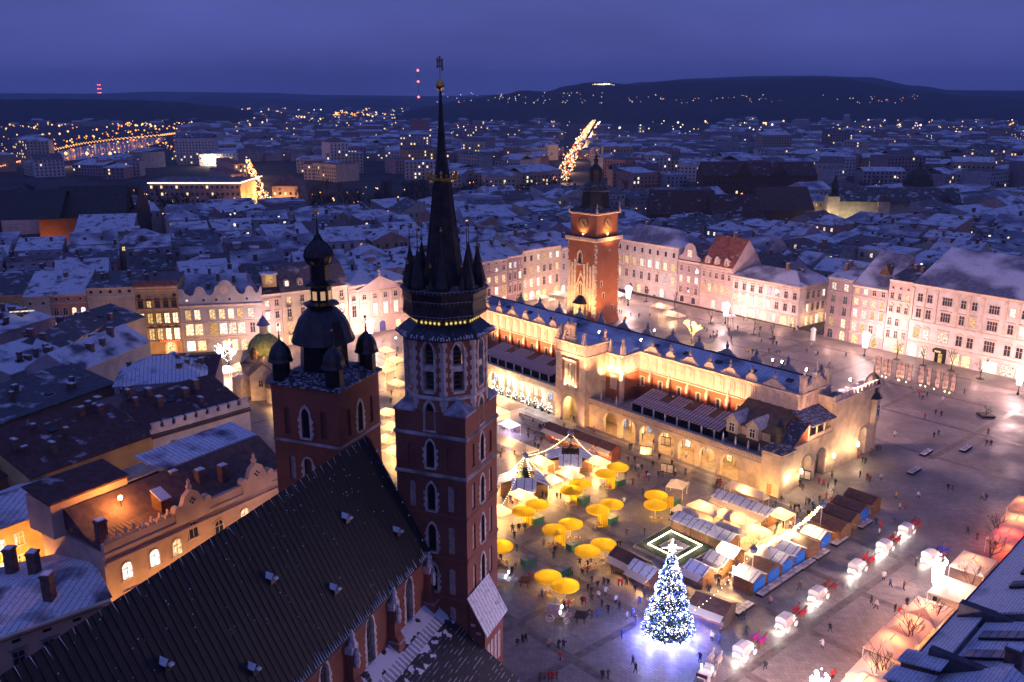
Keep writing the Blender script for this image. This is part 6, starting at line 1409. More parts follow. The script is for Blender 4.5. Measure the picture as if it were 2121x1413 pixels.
# thin cloth lets the lamp below shine through
def cloth(name, c, k=.45):
    if name in MATS: return MATS[name]
    m, n, l, b = nodes_of(name); b.inputs['Base Color'].default_value = (*c, 1); b.inputs['Roughness'].default_value = .8
    t = n.new('ShaderNodeBsdfTranslucent'); t.inputs[0].default_value = (*c, 1); x = n.new('ShaderNodeMixShader'); x.inputs[0].default_value = k
    l.new(b.outputs[0], x.inputs[1]); l.new(t.outputs[0], x.inputs[2]); l.new(x.outputs[0], n['Material Output'].inputs[0]); MATS[name] = m; return m
c_yel, c_white, c_red = cloth('yellow_cloth', (.85, .58, .02), .5), cloth('white_cloth', (.80, .70, .58), .4), cloth('rosy_cloth', (.72, .52, .44), .35)
gm = MB(); k8 = math.pi / 8
def P8(r, z, a): return (r * math.cos(a), r * math.sin(a), z)
for r0, z0, r1, z1 in ((.05, 3.75, 1.2, 3.42), (1.2, 3.42, 2.3, 2.9), (2.3, 2.9, 2.3, 2.62)):
    gm.poly(P8(r0, z0, -k8), P8(r1, z1, -k8), P8(r1 * .985, z1, 0), P8(r0 * .985, z0, 0)).poly(P8(r0 * .985, z0, 0), P8(r1 * .985, z1, 0), P8(r1, z1, k8), P8(r0, z0, k8))
gore = gm.mesh('canopy_panel', c_yel)
ug = []
def umbrella(px, py, near):
    t = thing('parasol', at(px, py, 3.2), rnd.uniform(0, .7), None, 'parasol', 'yellow parasols of the flower sellers'); t.location.z = 0
    for k in range(8): put('canopy_panel', gore, t, None, k * math.pi / 4)
    MB().tube((0, 0, 0), (0, 0, 3.9), .05, n=6).build('pole', m_white, t)
    lamp((.3, .2, 2.3), 150, (1, .58, .16), .2, t, name='stall_lamp'); g = MB(); g.ball((.3, .2, 2.45), .13, 6, 4); g.build('bulb', m_bulb, t)
    # table of flowers below
    f = thing('flower_stand', t.location + Vector((rnd.uniform(-.6, .6), -1.5, 0)), rnd.uniform(-.5, .5), None, 'flower stand', 'flower stands below the yellow parasols')
    MB().box(-1.2, 1.2, -.5, .5, .62, .7).build('table_top', m_wood2, f)
    for x in (-1.1, 1.1):
        for y in (-.4, .4): MB().box(x - .04, x + .04, y - .04, y + .04, 0, .62).build('leg', m_wood2, f)
    b_ = MB()
    for i in range(34):
        b_.mat(i % 3).octa((rnd.uniform(-1.15, 1.15), rnd.uniform(-.5, .5), .82 + rnd.random() * .25), rnd.uniform(.08, .17))
    o = b_.build('bouquet', [M('petal_white', (.8, .7, .65), .8), M('petal_green', (.05, .15, .03), .8), M('petal_pink', (.7, .25, .3), .8)], f); tag(o, kind='stuff')
    LABELS.append((t, 'yellow canvas parasol of a flower seller ' + near, px)); LABELS.append((f, 'flower table below a yellow parasol ' + near, px))
    return t
def curtain(px, py, near):
    t = thing('parasol_curtain', at(px, py, 1.4), 0, None, 'curtain', 'yellow side curtains'); t.location.z = 0; mb = MB(); n = 18
    for k in range(n): mb.tube((-.9 + 1.8 * k / n, .16 * math.sin(k * 1.1), .12), (-.8 + 1.6 * k / n, .16 * math.sin(k * 1.1), 2.6), .085, n=5)
    mb2 = MB(); mb2.faces([(-.9 + 1.8 * k / n, .13 * math.sin(k * 1.4), z) for z in (.1, 2.6) for k in range(n + 1)], [(k, k + 1, n + 2 + k, n + 1 + k) for k in range(n)]); mb2.build('drape', c_yel, t)
    LABELS.append((t, 'gathered yellow side curtain hanging ' + near, px))
def chest(px, py, near, m=None):
    t = thing('storage_chest', at(px, py, .6), QA + math.pi / 2 + rnd.uniform(-.1, .1), None, 'chest', 'green storage chests of the flower sellers'); t.location.z = 0
    MB().box(-1.2, 1.2, -.7, .7, .08, 1.25).build('body', m or m_green, t); MB().box(-1.27, 1.27, -.77, .77, 1.25, 1.38).build('lid', M('chest_lid', (.22, .26, .25), .6, .4, 1), t)
    for x in (-.6, .0, .6): MB().box(x - .03, x + .03, -.74, -.69, .1, 1.2).build('batten', M('green_dark', (.015, .08, .06), .5), t)
    LABELS.append((t, 'green wooden storage chest ' + near, px))
for x, y, nr in ((1280, 964, 'beside the hall'), (1255, 978, 'beside the hall'), (1202, 998, 'before the hut rings'), (1184, 1012, 'before the hut rings'), (1267, 1040, 'in the middle of the market'), (1239, 1052, 'in the middle of the market'), (1359, 1022, 'near the white kiosk'), (1358, 1042, 'near the white kiosk'), (1113, 1041, 'close to the tall tower'), (1085, 1055, 'close to the tall tower'), (1182, 1081, 'left of the pool'), (1149, 1093, 'left of the pool'), (1250, 1123, 'left of the pool'), (1217, 1137, 'left of the pool'), (1135, 1190, 'at the carriage lane'), (1171, 1208, 'at the carriage lane'), (1036, 1127, 'hidden by the tall tower')): umbrella(x, y, nr)
for x, y, nr in ((1265, 1000, 'beside the hall'), (1189, 1030, 'before the hut rings'), (1249, 1079, 'in the middle of the market'), (1386, 1040, 'near the white kiosk'), (1093, 1076, 'close to the tall tower'), (1160, 1116, 'left of the pool')): curtain(x, y, nr)
for x, y, nr in ((1283, 999, 'beside the hall'), (1209, 1036, 'before the hut rings'), (1266, 1077, 'in the middle of the market'), (1397, 1040, 'near the white kiosk'), (1112, 1077, 'close to the tall tower'), (1187, 1131, 'left of the pool'), (1166, 1184, 'behind the parasols at the carriage lane'), (1094, 1163, 'alone near the tall tower')): chest(x, y, nr)

R_HUT, R_HUTS = ROOF('hut_boards', (.11, .05, .04), 0, .5, .7, 'X'), ROOF('hut_snow', (.12, .09, .10), .78, 1.6, .7, 'X', sscale=.5)
def hut(px, py, w, d, h, roofm, label, turn=0.0, walls=None, front='lit', panel=None, rise=.9, awn=True, typ='gable', pw=160, z=None, c=(1, .50, .16)):
    t = thing('market_hut', at(px, py, h + .4), QA + turn, None, 'market hut', 'wooden huts of the Christmas market'); t.location.z = 0
    walls = walls or m_wood
    MB().box(-w / 2, w / 2, d / 2 - .1, d / 2, 0, h).box(-w / 2, -w / 2 + .1, -d / 2, d / 2, 0, h).box(w / 2 - .1, w / 2, -d / 2, d / 2, 0, h).box(-w / 2, w / 2, -d / 2, -d / 2 + .1, 0, .95).box(-w / 2, w / 2, -d / 2, -d / 2 + .1, h - .35, h).faces([(x, y, z_) for x in (-w / 2, w / 2) for y, z_ in ((-d / 2, h), (d / 2, h), (0, h + rise - .08))], [(0, 1, 2), (3, 5, 4)]).build('wall', walls, t)
    for s in (-1, 1):
        MB().xprism([(s * (d / 2 + .35), h - .18), (0, h + rise), (0, h + rise + .1), (s * (d / 2 + .35), h - .08)][::s], -w / 2 - .25, w / 2 + .25).build('roof_panel', roofm, t)
    MB().box(-w / 2 - .15, w / 2 + .15, -d / 2 - .35, -d / 2 + .3, .95, 1.02).build('counter', m_wood2, t)
    g = MB()
    for i in range(max(3, int(w * 1.6))): g.cbox((-w / 2 + .3 + i * (w - .6) / max(1, int(w * 1.6) - 1), -d / 2 + .1, 1.15), (.3, .3, .25 + .2 * rnd.random()))
    o = g.build('wares', M('wares', (.6, .4, .25), .7, .5, 3), t); tag(o, kind='stuff')
    if awn: MB().xprism([(-d / 2 - 1.5, h - .75), (-d / 2, h - .05), (-d / 2, h), (-d / 2 - 1.5, h - .7)], -w / 2, w / 2).build('awning', c_white, t)
    if panel: MB().box(-w / 2 + .15, w / 2 - .15, d / 2 + .02, d / 2 + .08, .5, h - .2).build('back_panel', panel, t)
    lamp((0, -d / 2 + .4, h - .45), pw, c, .2, t, name='stall_lamp'); g = MB(); g.ball((0, -d / 2 + .4, h - .3), .12, 6, 4); g.build('bulb', m_bulb, t)
    LABELS.append((t, label, px)); return t
m_blue = M('blue_panel', (.015, .13, .62), .35, .25, .9, bump=0)
def row_c(px, py, rm, blue, lab, w=3.2, d=5.2):
    t = hut(px, py, d, w, 2.6, rm, lab, math.pi / 2 * 0 + math.pi, m_wood, rise=.8)
    if blue:
        MB().box(d / 2 * -1 - .1, -d / 2 - .02, -w / 2 + .25, w / 2 - .25, .45, 2.5).build('blue_panel', m_blue, t); t.location -= QU * .5
        for i in range(6): MB().box(-d / 2 - .14, -d / 2 - .1, -w / 2 + .55 + (i % 3) * .7, -w / 2 + .95 + (i % 3) * .7, 1.0 + (i // 3) * .7, 1.3 + (i // 3) * .7).build('panel_mark', M('panel_print', (.03, .25, .75), .4, .3, 2), t)
    return t
for i, (x, y, rm, b_) in enumerate(((1559, 1185, R_HUTS, 1), (1589, 1167, R_HUT, 1), (1618, 1148, R_HUTS, 1), (1644, 1132, R_HUTS, 1), (1669, 1118, R_HUT, 0), (1697, 1099, R_HUTS, 1), (1724, 1076, R_HUT, 0), (1745, 1057, R_HUT, 0), (1769, 1041, R_HUT, 1), (1788, 1024, R_HUT, 0))):
    row_c(x, y, rm, b_, ('snowy' if rm is R_HUTS else 'brown') + ' roofed hut ' + ('with blue back panel ' if b_ else 'of plain boards ') + 'in the row beside the benches', 3.6, 3.6 if i < 6 else 5.6)
for x, y in ((1507, 1025), (1543, 1037), (1581, 1051)): hut(x, y, 4.2, 3.4, 2.6, R_HUTS, 'snow-roofed market hut in the row below the corner tower', 0, pw=160)
for x, y in ((1424, 1071), (1463, 1087), (1501, 1103)): hut(x, y, 4.4, 3.6, 2.6, R_HUTS, 'snow-roofed market hut behind the dark fir hedge', math.pi, pw=190)
for x, y, w, tr, nr in ((1307, 1152, 6.5, 0, 'left of the Christmas tree'), (1337, 1174, 4.5, 0, 'left of the Christmas tree'), (1450, 1172, 3.6, 0, 'right of the Christmas tree'), (1490, 1153, 3.6, 0, 'right of the Christmas tree'), (1515, 1134, 3.4, 0, 'right of the Christmas tree')): hut(x, y, w, 3.0, 2.6, R_HUT if x < 1330 else R_HUTS, 'lit market hut with open white front ' + nr, tr, pw=210)
hut(1478, 1243, 5.6, 4.2, 2.8, R_HUT, 'dark barrel-roofed hut with a price board at the lower right of the tree', .2, M('dark_boards'), pw=60)
bd = thing('price_board', at(1474, 1292), QA + .2, 'tall black menu board with pale panels beside the dark hut', 'menu board'); MB().box(-.9, .9, -.05, .05, .3, 3.2).build('board', m_black, bd)
for i in range(9): MB().box(-.75 + (i % 3) * .52, -.33 + (i % 3) * .52, -.09, -.05, .5 + (i // 3) * .85, 1.1 + (i // 3) * .85).build('price_panel', EM('menu_glow', (.7, .72, 1), .8), bd)
for x, y, w, lab, tr in ((1166, 889, 9.0, 'long brown-roofed food kiosk before the middle gate', 0), (1216, 904, 8.0, 'second long food kiosk nearer the arcade columns', 0), (1262, 921, 4.2, 'small red hut trimmed with light bulbs beside the arcade', 0)): hut(x, y, w, 3.0, 2.8, R_HUT, lab, tr, M('red_boards', (.30, .10, .06), .7), pw=340, c=(1, .6, .4))
# two rings of huts around a fir and a pole
def hut_ring(px, py, lab):
    P = at(px, py, 0)
    for k in range(4):
        a = QA + k * math.pi / 2 + math.pi / 4; t = thing('market_hut', P + Vector((math.cos(a), math.sin(a), 0)) * 3.6, a + math.pi / 2, None, 'market hut', 'wooden huts of the Christmas market')
        MB().box(-2.2, 2.2, -1.2, 1.2, 0, 2.5).build('wall', m_wood2, t); MB().xprism([(-1.9, 2.3), (1.7, 3.7), (1.7, 3.82), (-1.9, 2.42)], -2.5, 2.5).build('roof_panel', R_HUTS, t)
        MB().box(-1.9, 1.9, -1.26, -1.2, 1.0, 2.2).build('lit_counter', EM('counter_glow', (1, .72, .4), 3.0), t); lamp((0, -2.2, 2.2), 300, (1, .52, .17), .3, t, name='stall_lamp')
        LABELS.append((t, 'hut with tilted snowy roof in the ring ' + lab, px + 20 * math.cos(a)))
    f = thing('fir_tree', P, 0, 'dark fir tree and pole inside the hut ring ' + lab, 'tree'); MB().tube((0, 0, 0), (0, 0, 8.0), .1, .06).build('trunk', m_wood, f); c_ = MB()
    for i in range(260):
        h = rnd.random() ** 1.3; a = rnd.uniform(0, 6.28); r = (1 - h) * 1.9 * rnd.uniform(.5, 1); z = .8 + h * 4.6
        c_.faces([(r * math.cos(a) + .25 * math.cos(a + 1.6), r * math.sin(a) + .25 * math.sin(a + 1.6), z), (r * math.cos(a) - .25 * math.cos(a + 1.6), r * math.sin(a) - .25 * math.sin(a + 1.6), z), ((r + .7) * math.cos(a), (r + .7) * math.sin(a), z - .35)], [(0, 1, 2)])
    c_.build('crown', M('fir_green'), f); return P
RA, RB = hut_ring(1181, 968, 'nearest the middle gate'), hut_ring(1087, 1018, 'close to the tall tower')
def tent(px, py, w, d, h, label, turn=0.0, m=None, pw=300, c=(1, .52, .17), typ='hip', name='market_tent', cat='tent', group='white canvas tents of the market', rise=1.1):
    t = thing(name, at(px, py, h + .5), QA + turn, None, cat, group); t.location.z = 0; m = m or c_white
    e = [(-w / 2, -d / 2), (w / 2, -d / 2), (w / 2, d / 2), (-w / 2, d / 2)]
    k = min(w, d) / 2 * .97 if typ == 'hip' else .1
    rx = max(.05, w / 2 - k); ry = max(.05, d / 2 - k) if typ == 'hip' else .05
    top = [(-rx, -ry), (rx, -ry), (rx, ry), (-rx, ry)]
    for i in range(4):
        j = (i + 1) % 4; MB().poly((*e[i], h), (*e[j], h), (*top[j], h + rise), (*top[i], h + rise)).poly((*e[i], h - .3), (*e[j], h - .3), (*e[j], h), (*e[i], h)).build('canvas_panel', m, t)
    pm = MB().tube((0, 0, 0), (0, 0, h), .05, n=5).mesh('pole', m_white)
    for x, y in e: put('pole', pm, t, (x, y, 0))
    if pw: lamp((0, 0, h - .5), pw, c, .3, t, name='stall_lamp'); g = MB(); g.ball((0, 0, h - .35), .14, 6, 4); g.build('bulb', m_bulb, t)
    LABELS.append((t, label, px)); return t
for x, y, w, d, l_ in ((1463, 1046, 6.5, 3.4, 'between the snowy huts'), (1505, 1060, 4, 3, 'between the snowy huts'), (1535, 1071, 6, 3.6, 'between the snowy huts'), (1565, 1092, 5, 4, 'between the snowy huts'), (1578, 1140, 4, 4, 'behind the blue-panelled huts'), (1607, 1116, 4, 4, 'behind the blue-panelled huts'), (1637, 1104, 3.5, 3.5, 'behind the blue-panelled huts'), (1547, 1012, 9, 2, 'below the corner tower'), (1618, 1058, 4, 3.6, 'below the corner tower'), (1418, 1056, 5, 2, 'behind the dark fir hedge'), (1510, 1092, 6, 2.2, 'behind the dark fir hedge')): tent(x, y, w, d, 2.6, 'white canvas market tent ' + l_, pw=420)
for x, y, w, d, l_ in ((1121, 950, 5, 3, 'beside the hut rings'), (1238, 950, 4.5, 3.5, 'beside the hut rings'), (1180, 976, 5.6, 3, 'beside the hut rings'), (1142, 988, 3.4, 3.4, 'beside the hut rings'), (1083, 1021, 5.2, 3, 'close to the tall tower'), (1036, 1052, 4, 3.4, 'close to the tall tower'), (1062, 914, 13, 4, 'with long curved roof beside the tall tower'), (1047, 832, 9, 4.5, 'beside the southern arcade'), (1055, 874, 4.2, 3.4, 'with violet lights near the arcade')): tent(x, y, w, d, 2.7, 'white canvas market tent ' + l_, .0, pw=480, c=(1, .53, .17) if y != 874 else (.6, .5, 1))
for i, (x, y) in enumerate(((800, 722), (818, 742), (796, 762), (822, 790), (803, 850), (815, 880), (802, 905), (818, 930))): tent(x, y, 5, 3.6, 2.7, 'white market tent glimpsed between the two church towers', rnd.uniform(0, .4), pw=420, c=(1, .54, .18))
for x, y, w in ((1371, 632, 8), (1393, 648, 9), (1279, 607, 5), (1125, 615, 9), (1160, 606, 9), (470, 762, 5), (500, 757, 7), (540, 752, 8)): tent(x, y, w, 4, 3.0, 'white café tent before the facades ' + ('of the west side' if x > 1270 else 'of the south side'), rnd.uniform(-.1, .1), pw=460, c=(1, .56, .3))
tent(1402, 998, 3.4, 3.4, 2.5, 'white octagonal kiosk tent standing alone before the arcades', .4, pw=60)
# café tents at the right edge, red heaters below
ta, tb_ = at(1815, 1382, 3.2), at(2017, 1160, 3.2); TA_ = math.atan2(tb_.y - ta.y, tb_.x - ta.x)
for i, (x, y, cc) in enumerate(((1792, 1412, 1), (1815, 1382, 0), (1848, 1326, 2), (1886, 1290, 1), (1920, 1260, 1), (1975, 1215, 0), (2017, 1160, 0), (2090, 1103, 3), (2108, 1076, 1), (2130, 1040, 1))):
    tent(x, y, 7.0, 5.2, 3.0, 'square café tent ' + ('glowing red below ' if cc == 3 else 'lit orange inside ' if cc else 'with pale roof ') + 'along the right edge of the square', TA_ - QA, c_red if cc else c_white, 420 if cc else 150, (1, .10, .05) if cc == 3 else (1, .36, .14), group='café tents along the right edge', rise=1.0)
# pool with the light-edged frame
pc = [at(*p) for p in ((1386, 1093), (1314, 1134), (1408, 1181), (1481, 1138))]
po_ = thing('fountain_pool', sum(pc, Vector()) / 4, 0, 'sunken square fountain framed by light bulbs behind the Christmas tree', 'fountain'); pq = [p - po_.location for p in pc]
MB().prism([(p.x * 1.04, p.y * 1.04) for p in pq], .0, .45, [(p.x * 1.02, p.y * 1.02) for p in pq]).build('kerb', m_stone2, po_); MB().prism([(p.x * .97, p.y * .97) for p in pq], .4, .47).build('turf', M('dark_turf', (.03, .045, .02), .95, .5, 1.5), po_)
g = MB()
for i in range(4):
    a, b_ = pq[i] * .66, pq[(i + 1) % 4] * .66
    for k in range(22): q = a.lerp(b_, k / 22); g.octa((q.x, q.y, .75), .15)
o = g.build('edge_bulb', EM('edge_bulb', (1, .86, .62), 13), po_); tag(o, kind='stuff')
MB().prism([(p.x * .40, p.y * .40) for p in pq], .45, 1.6, [(p.x * .02, p.y * .02) for p in pq]).build('glass_pyramid', M('pool_glass', (.28, .24, .26), .2, .4, .6, bump=0), po_)
for p in pq: lamp((p.x * .6, p.y * .6, 1.3), 50, (1, .8, .55), .3, po_, name='pool_light')
hd = MB(); a, b_ = at(1392, 1090), at(1512, 1140)
for i in range(1100):
    q = a.lerp(b_, rnd.random()); n_ = QW * rnd.uniform(-1.1, 1.1); z = rnd.random() ** .7 * 2.9; c = q + n_; s = .35
    hd.faces([(c.x + rnd.uniform(-s, s), c.y + rnd.uniform(-s, s), z), (c.x + rnd.uniform(-s, s), c.y + rnd.uniform(-s, s), z + .15), (c.x + rnd.uniform(-s, s), c.y + rnd.uniform(-s, s), z + .5)], [(0, 1, 2)])
o = hd.build('fir_hedge', M('hedge_green', (.022, .03, .012), .95, .5, 2)); tag(o, 'dark hedge of cut fir trees behind the fountain', 'hedge')
# white topped benches
bn = MB(); bn.box(-2.2, 2.2, -.65, .65, .0, .5); bn.mat(1).box(-2.2, -.1, -.62, -.06, .5, .58).box(.1, 2.2, -.62, -.06, .5, .58).box(-2.2, -.1, .06, .62, .5, .58).box(.1, 2.2, .06, .62, .5, .58); bme = bn.mesh('bench', [m_black, M('snowy_slats', (.55, .5, .55), .8, .5, 1.2)])
a, b_ = at(1529, 1259), at(1728, 1121); BA = math.atan2(b_.y - a.y, b_.x - a.x)
for x, y in ((1529, 1259), (1577, 1222), (1604, 1204), (1631, 1186), (1660, 1168), (1690, 1148), (1729, 1120), (1781, 1085), (1918, 940), (1893, 978), (2000, 932)):
    o = put('bench', bme, None, at(x, y) + (QU * .9 if x < 1850 else QU * 0), BA); tag(o, None, 'bench', 'long double benches with snowy seats'); LABELS.append((o, 'long dark bench with snow on its seats ' + ('beside the market huts' if x < 1850 else 'on the dark open square'), x))
# festoons
def festoon(p, q, sag, n, label, heavy=0.0):
    mb = MB(); pr = None; w = MB()
    for i in range(n + 1):
        t = i / n; c = p.lerp(q, t) - Vector((0, 0, sag * 4 * t * (1 - t)))
        if pr is not None: w.tube(pr, c, .025, n=3, cap=False)
        pr = c
        if heavy:
            for k in range(3): mb.octa(c + Vector((rnd.uniform(-heavy, heavy), rnd.uniform(-heavy, heavy), rnd.uniform(-heavy, 0))), .1)
        else: mb.octa(c - Vector((0, 0, .1)), .09)
    t_ = thing('light_chain', (0, 0, 0), 0, label, 'light chain', 'chains of bulbs over the market'); w.build('cable', m_black, t_); o = mb.build('bulb', m_bulb, t_); tag(o, kind='stuff')
def pole(px, py, h, label):
    P = at(px, py); t = thing('festoon_pole', P, 0, label, 'pole'); MB().tube((0, 0, 0), (0, 0, h), .09, .07).build('post', m_stone2, t)
    MB().lathe([(.5, h - .6), (.75, h + .1), (.45, h + .35), (.1, h + .6)], 8).build('blue_cap', M('blue_cap', (.10, .12, .26), .5, .3, 2), t)
    for k in range(4): a = k * math.pi / 2; MB().tube((0, 0, h + .4), (.5 * math.cos(a), .5 * math.sin(a), h + 1.2), .04, n=4).build('prong', m_black, t)
    return P + Vector((0, 0, h))
f1, f2, f3, f4 = pole(1555, 1216, 7.0, 'pole with blue cap beside the nearest blue-panelled hut'), pole(1696, 1117, 7.0, 'pole with blue cap in the middle of the hut row'), pole(1181, 962, 7.5, 'pole with blue cap in the hut ring before the gate'), pole(1088, 1013, 7.5, 'pole with blue cap in the hut ring near the tower')
festoon(f1, f2, 1.2, 80, 'thick chain of warm bulbs above the blue-panelled huts', .3); festoon(f1, at(1440, 1262, 4), 1.0, 16, 'thin bulb chain from the pole to the dark hut'); festoon(f3, f4, 1.2, 40, 'bulb chain between the two hut rings'); festoon(f3, at(1238, 950, 3.6), .6, 20, 'bulb chain from the ring to the tent before the gate'); festoon(f4, at(1040, 1045, 4), .6, 20, 'bulb chain from the ring towards the tall tower')
for k in range(5): festoon(f4, f4 + Vector((4 * math.cos(k * 1.26), 4 * math.sin(k * 1.26), -4.5)), .2, 14, 'bulb chain falling from the pole near the tower, strand ' + ORD[k])
# strong white market lamps
for x, y, z in ((1068, 967, 5), (1648, 1092, 4.5), (1507, 1131, 4.5), (1520, 1175, 3.5), (1022, 790, 5), (820, 700, 6), (1020, 802, 4)):
    t = thing('market_lamp', at(x, y, z), 0, None, 'lamp', 'bare white market lamps'); MB().ball((0, 0, 0), .2, 8, 5).build('bulb', m_flare, t); MB().tube((0, 0, -.1), (0, 0, -z), .04, n=4).build('post', m_black, t); lamp((0, 0, -.5), 1100, (1, .64, .28), .3, t, name='market_light'); LABELS.append((t, 'glaring white lamp over the market stalls', x))
# signs, tables, banners, planters
for x, y, tr in ((1338, 945, .5), (1381, 982, .4), (1665, 995, .2), (1640, 985, 0), (1335, 893, .3), (1377, 925, .3)):
    t = thing('display_board', at(x, y), QA + tr, None, 'notice board', 'notice boards before the arcades'); MB().box(-1.4, 1.4, -.06, .06, .3, 2.4).build('frame', m_black, t)
    for k in (-.68, .68): MB().box(k - .6, k + .6, -.1, -.06, .5, 2.2).build('poster', M('poster_paper', (.70, .62, .52), .7, .3, 1.5), t)
    LABELS.append((t, 'freestanding board with two pale posters before the arcades', x))
for i, (x, y) in enumerate(((1817, 776), (1832, 780), (1840, 782), (1860, 786), (1868, 788), (1882, 792), (1906, 797), (1922, 801), (1940, 806), (1956, 810), (1972, 814))):
    t = thing('exhibition_banner', at(x, y), R(-50) + (.5 if i % 3 == 0 else -.3), None, 'banner', 'tall printed banners lit from below'); MB().tube((-.75, 0, 0), (-.75, 0, 5.4), .06, n=5).tube((.75, 0, 0), (.75, 0, 5.4), .06, n=5).build('pole', m_black, t)
    mb = MB(); n = 8
    mb.faces([(-.7 + 1.4 * k / 4, .12 * math.sin(j * 1.3 + i + k), .5 + 4.8 * j / n) for j in range(n + 1) for k in range(5)], [(j * 5 + k, j * 5 + k + 1, j * 5 + k + 6, j * 5 + k + 5) for j in range(n) for k in range(4)]); mb.build('cloth', M('banner_print', (.52, .36, .32), .7, .65, .9, bump=0), t)
    g = MB(); g.octa((0, -1.0, .2), .2); g.build('ground_lamp', m_bulb, t); lamp((0, -1.2, .3), 45, (1, .74, .5), .2, t, 'SPOT', 'banner_light', aim((0, .5, 1.2)), R(110)); LABELS.append((t, 'tall printed cloth banner lit from below before the white palace', x))
tb2 = MB(); tb2.box(-1.1, 1.1, -.35, .35, .68, .76).box(-1.1, 1.1, -.75, -.5, .4, .46).box(-1.1, 1.1, .5, .75, .4, .46); tb2.box(-.9, -.8, -.6, .6, 0, .7).box(.8, .9, -.6, .6, 0, .7); tbm = tb2.mesh('picnic_table', M('snowy_table', (.42, .36, .33), .8, .4, 1.5))
for i in range(22):
    x, y = 1084 + (i % 6) * 8 + (i // 6) * 5, 862 + (i // 6) * 8 + (i % 6) * 3.2; o = put('picnic_table', tbm, None, at(x, y), QA + rnd.uniform(-.1, .1)); tag(o, None, 'table', 'beer tables before the southern arcade'); LABELS.append((o, 'beer table with benches before the southern arcade', x))
fbm = []
for i in range(9):       # flower-shop trees and lights along the southern arcade
    x, y = 1025 + i * 14, 812 + i * 5.6; t = thing('potted_fir', at(x, y), 0, None, 'plant', 'potted firs with lights along the southern arcade'); MB().prism([(.4 * math.cos(k), .4 * math.sin(k)) for k in range(6)], 0, .6).build('pot', m_black, t)
    c_ = MB(); g = MB()
    for k in range(60):
        h = rnd.random(); a = rnd.uniform(0, 6.28); r = (1.05 - h) * 1.1; c_.faces([(r * math.cos(a), r * math.sin(a), .6 + h * 2.4), (r * .4 * math.cos(a + .5), r * .4 * math.sin(a + .5), .9 + h * 2.4), (r * math.cos(a + .5), r * math.sin(a + .5), .5 + h * 2.4)], [(0, 1, 2)])
        if k % 3 == 0: g.octa((r * math.cos(a), r * math.sin(a), .6 + h * 2.4), .08)
    c_.build('crown', M('fir_green'), t); o = g.build('light', m_bulbw, t); tag(o, kind='stuff'); LABELS.append((t, 'small potted fir with white lights by the southern arcade', x))
    if i % 2 == 0: lamp((0, -.5, 3.2), 160, (.95, .95, 1), .3, t, name='plant_light')

# ------------------------------------------------------------------ the Christmas tree
xt = thing('christmas_tree', at(1383, 1319), 0, 'towering Christmas tree covered in blue-white lights with a star on top', 'Christmas tree')
xr = random.Random(4); XH, XR = 14.0, 3.65
def xprof(h): return XR * (1 - h) ** .82 * (.86 + .14 * math.cos(h * 34)) + .15
MB().tube((0, 0, 0), (0, 0, XH), .3, .05, 8).build('trunk', m_wood, xt)
c_ = MB()
for i in range(5200):
    h = 1 - (1 - xr.random()) ** .62; a = xr.uniform(0, 6.283); rr = xprof(h) * (.45 + .55 * xr.random() ** .5); z = 1.3 + h * (XH - 1.5)
    s = .28 + .3 * (1 - h); d = Vector((math.cos(a), math.sin(a), -.45)) * s; w = Vector((-math.sin(a), math.cos(a), xr.uniform(-.3, .3))) * s * .4; p = Vector((rr * math.cos(a), rr * math.sin(a), z))
    c_.faces([p - w, p + w, p + d], [(0, 1, 2)])
c_.build('crown', M('spruce', (.012, .03, .028), .9, .5, 2), xt)
for nm, n, m, s in (('white_light', 1500, EM('tree_white', (.80, .88, 1.0), 7), .052), ('blue_light', 1900, EM('tree_blue', (.10, .22, 1.0), 3.2), .06), ('bauble', 110, EM('tree_warm', (1, .62, .36), 6), .19), ('bright_lamp', 70, EM('tree_spark', (.95, .97, 1), 14), .14)):
    g = MB()
    for i in range(n):
        h = 1 - (1 - xr.random()) ** .6; h = min(h, .97); a = xr.uniform(0, 6.283); rr = xprof(h) * xr.uniform(.93, 1.06) + .2; g.octa((rr * math.cos(a), rr * math.sin(a), 1.2 + h * (XH - 1.4)), s * xr.uniform(.7, 1.4))
    o = g.build(nm, m, xt); tag(o, kind='stuff')
st_ = MB()
for k in range(8):
    a = k * math.pi / 4; L_ = 1.5 if k % 2 == 0 else .8; st_.tube((0, 0, XH + .7), (L_ * math.sin(a), 0, XH + .7 + L_ * math.cos(a)), .2, .02, 4); st_.tube((0, 0, XH + .7), (0, L_ * math.sin(a), XH + .7 + L_ * math.cos(a)), .2, .02, 4)
st_.build('star', EM('star_glow', (1, .84, .62), 14), xt)
MB().lathe([(3.2, 0), (3.2, .85), (3.0, .9)], 40).build('base_drum', M('drum_white', (.6, .62, .7), .5), xt)
for z in (.12, 1.0):
    q = MB(); n = 48
    for k in range(n): a, b_ = 2 * math.pi * k / n, 2 * math.pi * (k + 1) / n; q.tube((3.3 * math.cos(a), 3.3 * math.sin(a), z), (3.3 * math.cos(b_), 3.3 * math.sin(b_), z), .07, n=4, cap=False)
    q.build('neon_ring', EM('ring_glow', (.45, .50, 1.0), 16), xt)
g = MB()
for k in range(260): a = xr.uniform(0, 6.283); g.octa((3.28 * math.cos(a), 3.28 * math.sin(a), xr.uniform(.2, .9)), .06)
o = g.build('ring_bulb', m_bulbw, xt); tag(o, kind='stuff')
for k in range(8): a = k * math.pi / 4; lamp((4.3 * math.cos(a), 4.3 * math.sin(a), 1.0), 330, (.12, .14, 1.0), .5, xt, name='blue_ring_light')
for k in range(5): a = k * 1.257; lamp((4.2 * math.cos(a), 4.2 * math.sin(a), 5.0), 110, (.5, .6, 1.0), .6, xt, name='tree_light')
